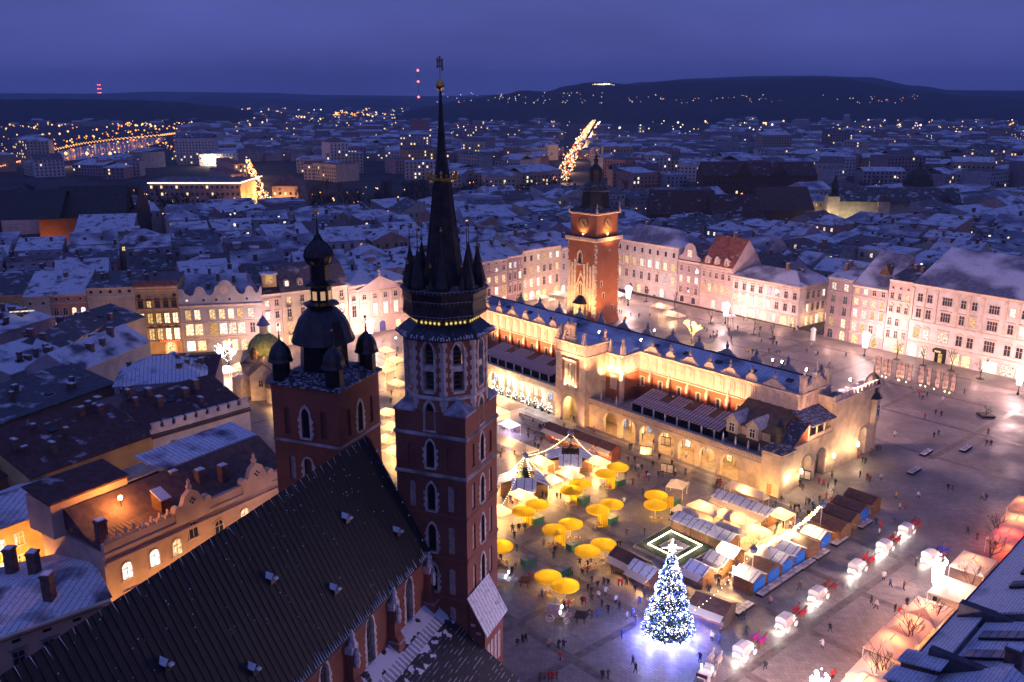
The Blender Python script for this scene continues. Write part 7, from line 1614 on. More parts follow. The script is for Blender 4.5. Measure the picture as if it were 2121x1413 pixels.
# ------------------------------------------------------------------ bodies grown from skeletons: people, horses
def skin_mesh(name, joints, edges, mats, paint, root=0, sub=1):
    me = bpy.data.meshes.new(name); me.from_pydata([j[:3] for j in joints], edges, []); o = bpy.data.objects.new(name, me); col.objects.link(o)
    mo = o.modifiers.new('skin', 'SKIN'); mo.use_smooth_shade = True
    for i, j in enumerate(joints):
        r = j[3]; me.skin_vertices[0].data[i].radius = r if isinstance(r, tuple) else (r, r); me.skin_vertices[0].data[i].use_root = (i == root)
    o.modifiers.new('sub', 'SUBSURF').levels = sub
    ev = o.evaluated_get(bpy.context.evaluated_depsgraph_get()); out = bpy.data.meshes.new_from_object(ev); out.name = name
    out.materials.clear()
    for m in mats: out.materials.append(m)
    for p in out.polygons: p.material_index = paint(p.center); p.use_smooth = True
    bpy.data.objects.remove(o); bpy.data.meshes.remove(me); return out
m_skin, m_hair = M('skin', (.55, .34, .26), .6, .1, 3, bump=0), M('hair', (.05, .03, .02), .7, .3, 3, bump=0)
COATS = [('black', (.012, .012, .014)), ('dark grey', (.05, .05, .055)), ('navy', (.015, .02, .06)), ('brown', (.09, .05, .03)), ('red', (.45, .02, .025)), ('white', (.65, .63, .62)), ('blue', (.04, .10, .32)), ('olive', (.06, .065, .03)), ('beige', (.38, .28, .2)), ('yellow', (.6, .42, .03)), ('pink', (.55, .25, .3))]
coatm = {n: M('coat_' + n.replace(' ', '_'), c, .85, .2, 2, bump=0) for n, c in COATS}; trm = [M('trousers_' + n, c, .85, .2, 2, bump=0) for n, c in (('dark', (.014, .014, .018)), ('jeans', (.03, .045, .09)), ('grey', (.06, .055, .055)))]
def person_mesh(k):
    """poses: legs apart by st, arms swung or bent"""
    st, arm, lean = ((.0, 0, 0), (.22, .16, .03), (.3, -.2, .05), (.12, .3, .0), (.18, .1, .02), (.02, .35, .02))[k]
    J = [(0, 0, .92, .15), (0, lean * .3, 1.15, .16), (0, lean, 1.38, (.19, .14)), (0, lean, 1.50, .07), (0, lean + .01, 1.60, (.095, .1)), (0, lean, 1.72, .085)]
    E_ = [(0, 1), (1, 2), (2, 3), (3, 4), (4, 5)]
    for s in (-1, 1):
        i = len(J); y = st * s * .5
        J += [(s * .10, y * .3, .80, .11), (s * .11, y * .8 + .03, .46, .075), (s * .11, y * 1.6 - .03, .10, .055), (s * .11, y * 1.6 - .16, .04, .045)]
        E_ += [(0, i), (i, i + 1), (i + 1, i + 2), (i + 2, i + 3)]
        i = len(J); a = arm * s if k in (1, 2, 4) else arm
        J += [(s * .24, lean, 1.38, .075), (s * .29, lean - a * .4, 1.10, .058), (s * .26, lean - a - (.08 if k > 2 else 0), .88 + (abs(arm) * .7 if k in (3, 5) else 0), .048), (s * .25, lean - a - .1, .80 + (abs(arm) * .75 if k in (3, 5) else 0), .04)]
        E_ += [(2, i), (i, i + 1), (i + 1, i + 2), (i + 2, i + 3)]
    def paint(c):
        if c.z > 1.64 or (c.z > 1.54 and c.y > lean + .04): return 3
        if c.z > 1.50: return 2
        if c.z > (.60 if k % 2 else .78): return 2 if abs(c.x) > .21 and c.z < .86 else 0
        return 1
    return skin_mesh('person', J, E_, [coatm['black'], trm[0], m_skin, m_hair], paint)
PM = [person_mesh(k) for k in range(6)]
LMK = [(1386, 1300, 'beside the Christmas tree'), (1170, 1200, 'near the carriage-lane parasols'), (1090, 1370, 'on the paving below the church'), (1250, 1230, 'left of the Christmas tree'), (1110, 1110, 'beside the tall tower'), (1250, 1060, 'among the yellow parasols'), (1340, 960, 'before the arcades'), (1480, 960, 'before the arcades'), (1100, 900, 'among the market kiosks'), (1170, 960, 'near the hut rings'), (1620, 1080, 'among the crowd below the corner tower'), (1500, 1180, 'among the lit huts'), (1700, 960, 'below the north wall of the hall'), (1740, 900, 'below the north wall of the hall'), (1950, 850, 'on the dark open square'), (1900, 980, 'on the dark open square'), (1960, 1020, 'crossing the open square'), (2000, 1110, 'near the red-lit tent'), (1830, 1220, 'on the carriage lane'), (1720, 1330, 'on the carriage lane'), (1600, 1370, 'behind the nearest carriages'), (1480, 700, 'on the western square'), (1580, 700, 'on the western square'), (1650, 690, 'at the mouth of the side street'), (1750, 740, 'before the mauve house'), (1870, 770, 'near the banners'), (1330, 640, 'near the town hall tower'), (810, 800, 'between the two church towers'), (800, 690, 'before the pink palace')]
def near(px, py): return min(LMK, key=lambda l_: (l_[0] - px) ** 2 + ((l_[1] - py) * 1.4) ** 2)[2]
pr_ = random.Random(21); seen = []
def person(px, py, coat=None):
    if any(abs(px - a) < 2.2 and abs(py - b_) < 2.2 for a, b_ in seen): return
    seen.append((px, py)); k = pr_.randrange(6); cn = coat or pr_.choices([c[0] for c in COATS], [10, 7, 6, 4, 2, 2, 3, 2, 2, .6, .8])[0]
    o = put('person', PM[k], None, at(px, py), pr_.uniform(0, 6.28)); s = pr_.uniform(.95, 1.1); o.scale = (s * 1.08, s * 1.08, s); tag(o, None, 'person', 'people on the market square')
    for i, m in ((0, coatm[cn]), (1, pr_.choice(trm))): o.material_slots[i].link = 'OBJECT'; o.material_slots[i].material = m
    LABELS.append((o, 'person in a ' + cn + ' coat ' + ('standing ' if k in (0, 3, 5) else 'walking ') + near(px, py), px))
def crowd(ox, oy, s, pts):
    for q in pts.split():
        a = q.split(','); person(ox + float(a[0]) / s, oy + float(a[1]) / s, {'r': 'red', 'w': 'white', 'b': 'blue', 'y': 'yellow', 'p': 'pink'}.get(a[2]) if len(a) > 2 else None)
crowd(1000, 1050, 3.892, '145,440 215,550,w 237,545 265,480,w 385,600 405,605,b 445,610 478,735,b 275,360 240,205 290,200 255,260 340,200 490,320 570,420 580,380 655,830 690,820,r 590,805 720,545 780,480 775,590 800,560 845,540,r 846,490 870,450 880,620 845,690 870,712 877,770 925,660 932,742,w 960,810 975,640 1010,640 990,710 1045,540 1095,640,r 1122,640 1160,630 1155,590 1215,622 1240,612 1265,612 1230,690 1300,720 1072,780,w 1100,830 1010,860 880,900 925,892,b 800,790 817,790 1265,790,b 1162,910 1205,890,b 1235,950 1120,1060 1160,237 1302,232 1030,420 1050,420 1085,330 1107,330 530,1140 610,1145 652,1150 320,1100 346,1097 280,1130 625,1240,r 965,1390 1010,1390 1210,1280 1231,1340 1735,622 1805,602 1817,702 1900,640 1845,1080,w 1700,1000,b 1917,1050 460,1400 500,1395 535,1405 562,1405,r 597,1395 1750,1250')
crowd(1450, 1050, 3.161, '1750,180 1812,215 1200,480,w 1245,520,b 1332,545 1120,640 1152,670 1275,692 1300,715,r 1335,700 1352,650 850,820 800,930 425,1070 865,1130,r 650,550 460,640 300,830 282,742 125,900,b 75,870,w 1275,110 1410,390 990,190 962,150 1170,190,w 1150,120 1182,150 1305,20,w 1342,20 520,110 545,130 560,95,y 600,90,y 615,120 640,130 590,140 1000,95,r 370,210 355,180 250,400,b 265,405 60,560 40,520 150,440 165,430 100,470')
crowd(1400, 700, 2.9417, '1330,605,w 1580,470 1615,480 1570,610 1597,597 1515,495 1480,360 1502,380 1530,360 1755,345 1625,390 1900,590 1890,660 1917,660 1655,930 1682,932,b 1865,990 1887,995 1250,870,w 1340,980 1475,980,w 1110,740 1135,760 1152,770 1185,710 1225,692 1242,692 895,800 917,800 950,850 970,900 925,920 955,940,w 1120,850 1165,870 870,890,r 900,905,r 770,930 790,1020 810,1020 830,1020,w 872,1000 640,1000 657,990,w 700,1040,y 720,1060 740,1082 250,900 267,902 70,905 915,985,r 945,1010,r 1030,990,b 1180,880')
crowd(1400, 380, 2.9417, '172,900 188,905 210,950 230,950 250,930 322,905,r 375,895 337,957 413,840 428,840 508,895 516,896 507,935 520,975 590,985 612,990 598,957 735,905 755,907 720,900 742,892 820,890 850,930 862,935 874,934 885,936 823,1000 797,1035 850,1050 862,1052 1035,1057 565,1035 615,1040 632,1040 425,1030 443,1032 465,1040 1755,1285 700,880 745,870')
crowd(1000, 750, 4.038, '150,800 265,592 292,592,r 165,560 182,570 380,642 430,602,p 432,670 465,740 475,582 502,602 580,682 507,562 655,482 760,502 785,500 930,590 837,722,r 867,722,r 685,652 1300,690 1430,702 1240,912 1275,922 1302,972 1255,1032 1350,1002,r 1387,1002 1420,882 1470,972 1502,962 1610,942,w 1715,1052,w 1955,1052 1982,1052 1700,802,w 1580,782,w 1475,822 1270,842 500,1140 527,1142 215,1190,r 250,1190,w 290,1190 1180,1190,w 1340,1110 620,1150 650,1150 570,1060 700,980 930,470 940,440')
crowd(950, 380, 3.007, '1072,832 1030,750 1215,717 1190,832 1122,837 1055,742 1108,700 1222,718 1530,920 1547,922 1585,945 1610,940,r 575,690 560,700 1000,810 1015,815')
for i in range(70):      # the thick of the market
    (x0, y0, x1, y1) = pr_.choice(((1040, 880, 1170, 960), (1090, 880, 1150, 940), (1560, 1040, 1720, 1110), (1640, 950, 1760, 1010), (1290, 900, 1420, 1000), (795, 700, 828, 920), (1440, 1190, 1560, 1230)))
    t = pr_.random(); person(pr_.uniform(x0, x1), pr_.uniform(y0, y1))

# horses
m_bay, m_bk, m_gr = M('horse_bay', (.20, .085, .04), .6, .25, 2, bump=0), M('horse_black', (.02, .016, .015), .55, .3, 2, bump=0), M('horse_pale', (.50, .42, .36), .7, .2, 2, bump=0)
HJ = [(0, 0, 1.28, (.26, .30)), (0, -.55, 1.30, (.27, .31)), (0, .55, 1.25, (.25, .28)), (0, -.85, 1.48, (.17, .22)), (0, -1.12, 1.82, (.11, .15)), (0, -1.25, 2.02, .11), (0, -1.45, 1.86, .085), (0, -1.66, 1.66, .065), (.06, -1.2, 2.16, .025), (-.06, -1.2, 2.16, .025), (0, .82, 1.36, .12), (0, 1.0, 1.1, .06), (0, 1.05, .7, .05)]
HE = [(0, 1), (0, 2), (1, 3), (3, 4), (4, 5), (5, 6), (6, 7), (5, 8), (5, 9), (2, 10), (10, 11), (11, 12)]
for s in (-1, 1):
    i = len(HJ); HJ += [(s * .16, -.55, 1.0, .12), (s * .15, -.6 + s * .05, .62, .07), (s * .15, -.58 + s * .1, .22, .045), (s * .15, -.62 + s * .1, .05, .06)]; HE += [(1, i), (i, i + 1), (i + 1, i + 2), (i + 2, i + 3)]
    i = len(HJ); HJ += [(s * .16, .5, .98, .14), (s * .15, .62 - s * .05, .58, .07), (s * .15, .55 - s * .08, .24, .045), (s * .15, .5 - s * .08, .05, .06)]; HE += [(2, i), (i, i + 1), (i + 1, i + 2), (i + 2, i + 3)]
horse_me = skin_mesh('horse', HJ, HE, [m_bay], lambda c: 0)
bl = MB(); nb = 10
for j in range(6):
    y0, y1 = -.75 + j * .27, -.48 + j * .27
    for k in range(nb):
        a, b_ = math.pi * (k / nb) - .25 + .05 * k / nb, math.pi * ((k + 1) / nb) - .25 + .05
        a, b_ = -.35 + (math.pi + .7) * k / nb, -.35 + (math.pi + .7) * (k + 1) / nb
        bl.poly((.36 * math.cos(a), y0, 1.27 + .36 * math.sin(a)), (.36 * math.cos(b_), y0, 1.27 + .36 * math.sin(b_)), (.36 * math.cos(b_), y1, 1.27 + .36 * math.sin(b_)), (.36 * math.cos(a), y1, 1.27 + .36 * math.sin(a)))
wh_ = MB(); n = 16
for k in range(n):
    a, b_ = 2 * math.pi * k / n, 2 * math.pi * (k + 1) / n; wh_.tube((0, math.cos(a), math.sin(a)), (0, math.cos(b_), math.sin(b_)), .07, n=4, cap=False)
wheel_rim = wh_.mesh('wheel', m_white)
sp_ = MB()
for k in range(10): a = 2 * math.pi * k / 10; sp_.tube((0, 0, 0), (0, math.cos(a), math.sin(a)), .045, n=3, cap=False)
sp_.tube((-.12, 0, 0), (.12, 0, 0), .14, n=8); spoke_me = sp_.mesh('spoke', m_white)
def carriage(px, py, ang, label, m=m_white, lit=True, blanket=('red', (.50, .012, .03)), hm=m_bay, hood=True, horses=True):
    t = thing('carriage', at(px, py), ang, label, 'horse carriage', 'horse carriages waiting on the square')     # drives towards -y of its own frame
    cl = M('carriage_hood', (.72, .69, .68), .55, .1, 1.5)
    body = MB(); body.yprism([(-.75, .75), (.75, .75), (.85, 1.35), (-.85, 1.35)], -.9, 1.2).box(-.7, .7, -1.7, -.9, .85, .98).box(-.7, .7, -1.75, -1.6, .98, 1.35); body.box(-.6, .6, -2.5, -1.8, 1.0, 1.12).box(-.6, .6, -1.9, -1.8, 1.12, 1.75).box(-.55, .55, 1.2, 1.55, .8, 1.4); body.build('body', m, t)
    if hood: MB().yprism([(-.92, 1.3), (.92, 1.3), (.95, 2.0), (.75, 2.35), (0, 2.5), (-.75, 2.35), (-.95, 2.0)], -.75, 1.35).build('hood', cl if m is m_white else m, t)
    else: MB().box(-.8, .8, .3, 1.1, 1.0, 1.2).box(-.8, .8, 1.0, 1.2, 1.2, 1.8).build('seat', M('seat_leather', (.2, .03, .03), .5), t)
    for x, y, r in ((-.85, -1.9, .45), (.85, -1.9, .45), (-.9, .7, .62), (.9, .7, .62)):
        w = put('wheel', wheel_rim, t, (x, y, r)); w.scale = (1, r, r); put('spoke', spoke_me, w)
    MB().tube((0, -2.2, .7), (0, -5.1, .95), .05, n=5).build('shaft', m_wood, t)
    for x in (-.8, .8): MB().tube((x, -.9, 1.5), (x, -.9, 1.95), .1, .14, 6).build('lamp', m_bulbw, t)
    if lit:
        lamp((0, 1.9, .65), 60, (1, .93, .8), .2, t, name='carriage_light'); lamp((0, -.4, .45), 55, (.95, .95, 1), .2, t, name='carriage_light'); lamp((0, .2, 1.9), 14, (1, .95, .9), .2, t, name='carriage_light')
    if horses:
        bm_ = M('blanket_' + blanket[0], blanket[1], .8, .2, 2); me = bl.mesh('blanket', bm_)
        for s in (-1, 1):
            M4 = Matrix.Translation(t.location) @ Matrix.Rotation(ang, 4, 'Z'); h = put('horse', horse_me, None, M4 @ Vector((s * .55, -4.0, 0)), ang + s * .04); tag(h, None, 'horse', 'carriage horses'); put('blanket', me, h)
            h.material_slots[0].link = 'OBJECT'; h.material_slots[0].material = hm; LABELS.append((h, ('inner' if s < 0 else 'outer') + ' horse under a ' + blanket[0] + ' blanket of the ' + label.split(' carriage')[0].lower() + ' carriage', px))
    return t
c1_, c2_ = at(1538, 1362), at(1873, 1110); HA = math.atan2(c2_.y - c1_.y, c2_.x - c1_.x) + math.pi / 2
for i, (x, y, bl_) in enumerate(((1538, 1362, ('magenta', (.45, .01, .30))), (1625, 1302, ('red', (.50, .012, .03))), (1692, 1245, ('dark red', (.22, .01, .02))), (1773, 1188, ('red', (.50, .012, .03))), (1830, 1145, ('red', (.50, .012, .03))), (1875, 1110, ('red', (.50, .012, .03))))):
    carriage(x, y, HA, 'white hooded ' + ORD[i] + ' carriage of the waiting row counted from the bottom', blanket=bl_)
carriage(1925, 1166, HA - .15, 'white hooded carriage apart beside the dazzling street lamp', blanket=('blue', (.05, .06, .5)))
carriage(1458, 1412, HA + .25, 'open white carriage cut by the lower edge with pale horses', hood=False, lit=False, blanket=('pale', (.5, .4, .34)), hm=m_gr)
carriage(1150, 1282, QA + 2.2, 'rose-white closed carriage drawn by black horses below the parasols', M('rose_carriage', (.55, .40, .36), .5), False, ('black', (.02, .02, .02)), m_bk)
carriage(1040, 1208, QA + 2.15, 'white open carriage with bay horses beside the tall tower', hood=False, lit=False, blanket=('brown', (.2, .09, .05)))

# ------------------------------------------------------------------ trees
def bare_tree(name, label, cat='tree', h=8.0, seed=1, depth=5, group=None, loc=(0, 0, 0), lights=None, nl=0, spread=.55, bark=None, ls=.09, r0=None):
    r = random.Random(seed); tr = MB(); br = MB(); tips = []
    def grow(p, d, L_, rad, k):
        q = p + d * L_; (tr if k == 0 else br).tube(p, q, rad, rad * .68, 5 if k < 2 else 3, cap=False); tips.append((p, q))
        if k >= depth: return
        for i in range(r.choice((2, 3, 3)) if k else 4):
            v = (d + Vector((r.uniform(-1, 1), r.uniform(-1, 1), r.uniform(-.25, .75))) * spread * (1.3 if k == 0 else 1)).normalized(); grow(q if i < 2 else p.lerp(q, r.uniform(.5, .9)), v, L_ * r.uniform(.6, .82), rad * .6, k + 1)
    grow(Vector((0, 0, 0)), Vector((0, 0, 1)), h * .3, r0 or h * .022, 0)
    t = thing(name, loc, 0, label, cat, group); m = bark or M('bark', (.05, .038, .032), .9, .3, 3); tr.build('trunk', m, t); br.build('crown', m, t)
    if lights:
        g = MB()
        for i in range(nl): p, q = r.choice(tips); c = p.lerp(q, r.random()); g.octa((c.x + r.uniform(-.15, .15), c.y + r.uniform(-.15, .15), c.z + r.uniform(-.15, .15)), ls * r.uniform(.7, 1.3))
        o = g.build('light', lights, t); tag(o, kind='stuff')
    return t
bare_tree('lit_tree', 'bare tree glowing with golden lights beyond the market hall', 'lit tree', 9.5, 3, 4, None, at(1432, 712), EM('gold_light', (1, .60, .16), 5), 1500, .62, ls=.10)
lamp(at(1432, 712) + Vector((0, -1, 6)), 900, (1, .70, .3), .6, name='tree_light')
bare_tree('lit_tree', 'bare tree wrapped in white lights beside the small church', 'lit tree', 11.5, 9, 4, None, at(475, 778), EM('silver_light', (.95, .96, 1), 9), 600, .5, ls=.085)
bare_tree('lit_tree', 'low bush wrapped in white lights beside the small church', 'lit tree', 5.0, 12, 3, None, at(447, 784), EM('silver_light', (.95, .96, 1), 9), 350, .8, ls=.085)
lamp(at(470, 785) + Vector((0, -2, 3)), 500, (1, .88, .75), .5, name='tree_light')
for i, (x, y, h, nr) in enumerate(((1561, 693, 7, 'before the white corner house'), (1600, 702, 7, 'before the white corner house'), (1472, 670, 7, 'before the red-roofed house'), (1396, 640, 8, 'before the long lilac palace'), (1857, 745, 7, 'before the narrow pink house'), (1912, 757, 7, 'before the white palace'), (1970, 768, 8, 'before the white palace'), (2030, 785, 8, 'before the white palace'), (1338, 625, 7, 'before the long lilac palace'))):
    t = bare_tree('street_tree', None, 'tree', h, 30 + i, 4, 'bare trees along the facades', at(x, y)); LABELS.append((t, 'slender bare tree ' + nr, x)); MB().prism([(1.1 * math.cos(k * .785), 1.1 * math.sin(k * .785)) for k in range(8)], 0, .12).build('tree_grate', m_black, t)
for i, (x, y, h) in enumerate(((1822, 1440, 8.5), (1885, 1358, 8.5), (1925, 1312, 7.0), (2010, 1235, 7.0), (2048, 1175, 7.5), (2062, 1128, 6.5))):
    t = bare_tree('street_tree', None, 'tree', h, 60 + i, 5, 'bare trees along the café tents', at(x, y), spread=.7); LABELS.append((t, 'wide bare branching tree along the café tents', x))
pt = bare_tree('potted_tree', 'round little tree in a square planter on the open square', 'tree', 3.6, 80, 4, None, at(2042, 862), spread=.8); MB().box(-1.6, 1.6, -1.6, 1.6, 0, .5).build('planter', m_black, pt)
kk = thing('advert_column', at(1683, 705), 0, 'white round advertising column at the mouth of the side street', 'advertising column'); MB().lathe([(.8, 0), (.75, 3.4), (1.0, 3.5), (.7, 4.1), (.05, 4.5)], 14).build('column', m_white, kk)
kk = thing('clock_pavilion', at(1512, 680), 0, 'slim pavilion with a white disc roof on the western square', 'pavilion'); MB().lathe([(1.9, 4.3), (1.8, 4.5), (.4, 4.9), (.1, 5.6)], 14).build('roof', m_white, kk)
for k in range(5): MB().tube((1.2 * math.cos(k * 1.257), 1.2 * math.sin(k * 1.257), 0), (1.2 * math.cos(k * 1.257), 1.2 * math.sin(k * 1.257), 4.3), .07, n=5).build('post', m_black, kk)

# ------------------------------------------------------------------ roof of the house at the lower right
e0, e1 = at(1835, 1440, 15.0), at(2135, 1105, 15.0); EA = math.atan2(e1.y - e0.y, e1.x - e0.x); EL = (e1 - e0).length
nh = thing('corner_house', (e0.x, e0.y, 0), EA + math.pi, 'dark blue-shadowed house roof with skylights at the lower right corner', 'house')
# own frame: x back along the eave, y towards the houses behind
R_NEAR = ROOF('near_tiles', (.10, .11, .17), .74, .42, .6, 'Y', sscale=.12)
L2 = EL + 14
def hx(x): return -x
MB().box(-L2, 14, .3, 26, 0, 15).build('wall', p_mauve, nh)
mb = MB(); mb.xprism([(-.3, 15.0), (8.5, 19.2), (8.5, 18.9), (-.3, 14.7)], -L2, -EL * .42); mb.build('roof', R_NEAR, nh)
mb = MB(); mb.xprism([(-.3, 15.0), (3.0, 16.4), (3.0, 16.1), (-.3, 14.7)], -EL * .42, 14); mb.build('roof', R_NEAR, nh)
mb = MB(); mb.xprism([(3.4, 15.9), (9.5, 18.6), (9.5, 18.3), (3.4, 15.6)], -EL * .405, -EL * .14); mb.build('roof', R_NEAR, nh)
MB().box(-EL * .425, -EL * .40, .2, 9, 15.0, 17.2).build('fire_wall', M('dark_plaster', (.08, .075, .09), .9, .3, 1), nh)
MB().xprism([(2.4, 15.5), (10, 20.2), (18, 15.6), (18, 15.2), (10, 19.8), (2.4, 15.1)], -EL * .13, 14).build('roof', R_NEAR, nh)
MB().box(-EL * .14, -EL * .12, 1.8, 12, 15, 18.6).build('fire_wall', M('dark_plaster'), nh)
MB().box(-L2, 14, -.55, -.2, 14.5, 15.0).build('gutter', m_black, nh)
for x, y in ((-EL * .97, 4.2), (-EL * .87, 4.2), (-EL * .77, 4.3), (-EL * .67, 4.4), (-EL * .58, 4.4)):
    s = MB(); s.box(-.95, .95, -1.0, 1.0, 0, .3); so2 = s.build('skylight', m_black, nh); so2.location = (x, y, 15.15 + (y + .3) * .477); so2.rotation_euler = (.445, 0, 0); MB().box(-.45, .45, -.7, .7, .3, .34).build('pane', M('sky_pane', (.09, .12, .24), .15, .3, 1, bump=0), so2)
for i in range(2):
    s = MB(); s.box(-1.1, 1.1, -2.6, 2.6, 0, .2); so2 = s.build('glass_roof', m_black, nh); so2.location = (-EL * (.32 - .1 * i), 6.6, 17.45); so2.rotation_euler = (.417, 0, 0)
    for k in range(5): MB().box(-.95, .95, -2.45 + k * 1.0, -1.55 + k * 1.0, .2, .25).build('pane', M('roof_pane', (.20, .19, .24), .3, .4, .6, bump=0), so2)
for x, y in ((-EL * .1, 1.0), (-EL * .02, 1.2), (8, 1.0)):
    MB().box(x - 1.2, x + 1.2, y - 1.2, y + 2.0, 14.9, 17.2).build('dormer', M('dark_plaster'), nh); MB().xprism([(y - 1.6, 17.1), (y + 3, 18.0), (y + 3, 18.2), (y - 1.6, 17.3)], x - 1.5, x + 1.5).build('dormer_roof', R_NEAR, nh)
chimney(nh, -EL * .46, 9.0, 19.6, 1.0, 1.8, 1.6); chimney(nh, -EL * .2, 9.2, 18.8, 1.0, 1.6, 1.4)
# ------------------------------------------------------------------ the old town behind the square, the park belt, the wider city
def lp(P, ang, a): return (P[0] + math.cos(R(ang)) * a, P[1] + math.sin(R(ang)) * a)
FACADE = [lp(LA, 10.5, -62), lp(LA, 10.5, 24.9), lp(LB, 33.5, 0), lp(LB, 33.5, 52.5), lp(LC, 42.5, -47), lp(LC, 42.5, 16), lp(LW, -51, -66), lp(LW, -51, 26.5), lp((CW.x, CW.y), 36, 18), lp(LE, -50.4, -28), lp(LE, -50.4, 46)]
def seg_d(p, a, b_):
    ax, ay = b_[0] - a[0], b_[1] - a[1]; t = max(0, min(1, ((p[0] - a[0]) * ax + (p[1] - a[1]) * ay) / (ax * ax + ay * ay + 1e-9))); return math.hypot(p[0] - a[0] - ax * t, p[1] - a[1] - ay * t)
POLY = FACADE + [(185, 60), (-190, 60), (-190, 240)]
def inside(p):
    c = False
    for (x0, y0), (x1, y1) in zip(POLY, POLY[1:] + POLY[:1]):
        if (y0 > p[1]) != (y1 > p[1]) and p[0] < (x1 - x0) * (p[1] - y0) / (y1 - y0) + x0: c = not c
    return c
KEEP = []        # (x, y, radius) of the named buildings
def free(x, y, r): return not inside((x, y)) and min(seg_d((x, y), a, b_) for a, b_ in zip(FACADE, FACADE[1:])) > 14 + r and all(math.hypot(x - a, y - b_) > c + r for a, b_, c in KEEP)
cr_ = random.Random(77)
FARL = {k: MB() for k in ('orange', 'warm', 'white', 'red')}
def far_light(px, py, z, k, s=1.0):
    P = at(px, py, z); r = P.length * .00085 * s; FARL[k].octa(P, r)
# named buildings
def simple(name, px0, px1, py, d, h, typ, rh, wm, rm, label, cat, rows=0, lit=.2, ang=None, litm=None, n=None, stuffed=True):
    a, b_ = at(px0, py), at(px1, py); A = 0.0 if ang is None else R(ang); w = (b_ - a).length / max(.3, math.cos(A))
    t = thing(name, a, A, label, cat); mb = MB(); mb.box(0, w, 0, d, 0, h - .03); gables(mb, w, d, h - .05, typ, rh); mb.build('wall', wm, t); roof_on(t, w, d, h, typ, rh, rm, .5)
    c = a + Vector((math.cos(A), math.sin(A), 0)) * w / 2 + Vector((-math.sin(A), math.cos(A), 0)) * d / 2; KEEP.append((c.x, c.y, max(w, d) * .5)); KEEP.extend((x_ * .945, y_ * .945, 9) for x_, y_ in ((a.x + (b_.x - a.x) * k_ / 6, a.y + (b_.y - a.y) * k_ / 6) for k_ in range(7)))
    if rows:
        n = n or max(2, int(w / 3.6)); gl, gd = MB(), MB()
        for j in range(rows):
            for i in range(n):
                x, z = (i + .5) * w / n, 1.6 + j * (h - 1.5) / rows; (gl if cr_.random() < lit else gd).box(x - .75, x + .75, -.12, .0, z, z + min(2.0, (h / rows) * .6))
        if gd.v: o = gd.build('dark_window', m_glassd, t); tag(o, kind='stuff')
        if gl.v: o = gl.build('lit_window', litm or EM('city_window', (1, .70, .32), 1.6), t); tag(o, kind='stuff')
    return t, w
BRK = BRICK('brick_far', (.12, .045, .03), (.18, .07, .045), (.2, .13, .1), .3)
R_CH = ROOF('church_tiles', (.055, .05, .045), 0, .5, .8)
t, w = simple('brick_church', 125, 255, 520, 30, 17, 'gable', 15, BRK, R_CH, 'brick church with huge dark roof and stepped gable at the far left', 'church', ang=14); MB().box(-9, -.2, 2, 24, 0, 19).build('wall', BRK, t)
for i in range(9): MB().box(w - .4, w + .8, i * 3.2 + .6, i * 3.2 + 2.2, 15 + 13 * (1 - abs(i - 4) / 4.0), 18.6 + 13 * (1 - abs(i - 4) / 4.0)).build('gable_step', BRK, t)
lamp((-6, -9, 3), 2600, (1, .40, .10), .5, t, name='street_light')
t, w = simple('brick_church', -60, 120, 530, 34, 18, 'gable', 13, BRK, R_CH, 'long dark brick church cut by the left edge with a thin ridge turret', 'church', ang=8); MB().prism(oct_(1.6), 28, 40, oct_(1.2)).prism(oct_(1.9), 40, 52, oct_(.1)).build('ridge_turret', m_copper, t); t.children[-1].location = (w * .72, 17, 0)
simple('snowy_house', 160, 272, 535, 14, 13, 'mono', 7, p_tan, R_SNOW, 'low building with broad clean snow roof below the brick church', 'house', ang=12)
t, w = simple('large_building', 312, 500, 424, 40, 17, 'flat', 0, p_plum, R_DARK, 'massive flat dark building with a white light strip along its upper edge', 'office building', 3, .12)
MB().box(-.6, w + .6, -.7, -.3, 15.6, 16.2).build('light_strip', EM('strip_white', (1, .92, .8), 2.6), t); MB().box(w + .1, w + .6, -.5, 60, 15.6, 16.2).build('light_strip', EM('strip_white', (1, .92, .8), 2.6), t); MB().box(w, w + .2, 0, 40, 0, 15).build('side_wall', p_tan, t)
for y in (5, 20, 40): lamp((w + 9, y, 3), 3200, (1, .46, .13), .6, t, name='street_light')
t, w = simple('round_building', 566, 620, 428, 24, 15, 'hip', 7, p_peach, R_RED, 'orange floodlit building with red domed roof beside the glowing street', 'public building', 2, .3); lamp((w / 2, -10, 2), 3200, (1, .48, .14), .6, t, name='street_light'); lamp((-6, 8, 4), 2500, (1, .45, .13), .6, t, name='street_light')
for i, (a_, b_, y, nr) in enumerate(((505, 540, 405, 'nearer'), (512, 545, 378, 'farther'))): simple('street_front', a_ - 24, b_ - 38, y, 30, 17, 'mono', 4, p_peach, R_RED, nr + ' red-roofed house on the left side of the glowing orange street', 'house', 4, .3, ang=50)
t, w = simple('domed_church', 1722, 1968, 466, 16, 15, 'gable', 8, pl('pale', (.55, .50, .40)), R_DARK, 'baroque church with pale lit tower, dark roofs and transept gables', 'church', 1, .2, ang=-8, n=12)
for x, col_ in ((0, p_cream), (w * .40, p_mauve), (w * .88, p_mauve)):
    MB().box(x - 3.5, x + 3.5, -1.2, 10, 0, 18 if x == 0 else 15).build('front_block', col_, t)
    if x: MB().yprism([(x - 4, 15), (x + 4, 15), (x, 21)], -1.4, 12).build('transept_gable', R_DARK, t)
MB().prism(q4(3.2), 18, 20, q4(2.2)).prism(oct_(1.8), 20, 24).prism(oct_(2.4), 24, 31, oct_(.2)).build('tower_helmet', m_copper, t); t.children[-1].location = (0, 3, 0)
lamp((-7, -5, 4), 1500, (1, .78, .42), .5, t, name='church_floodlight'); lamp((9, -8, 3), 1300, (1, .78, .42), .5, t, name='church_floodlight')
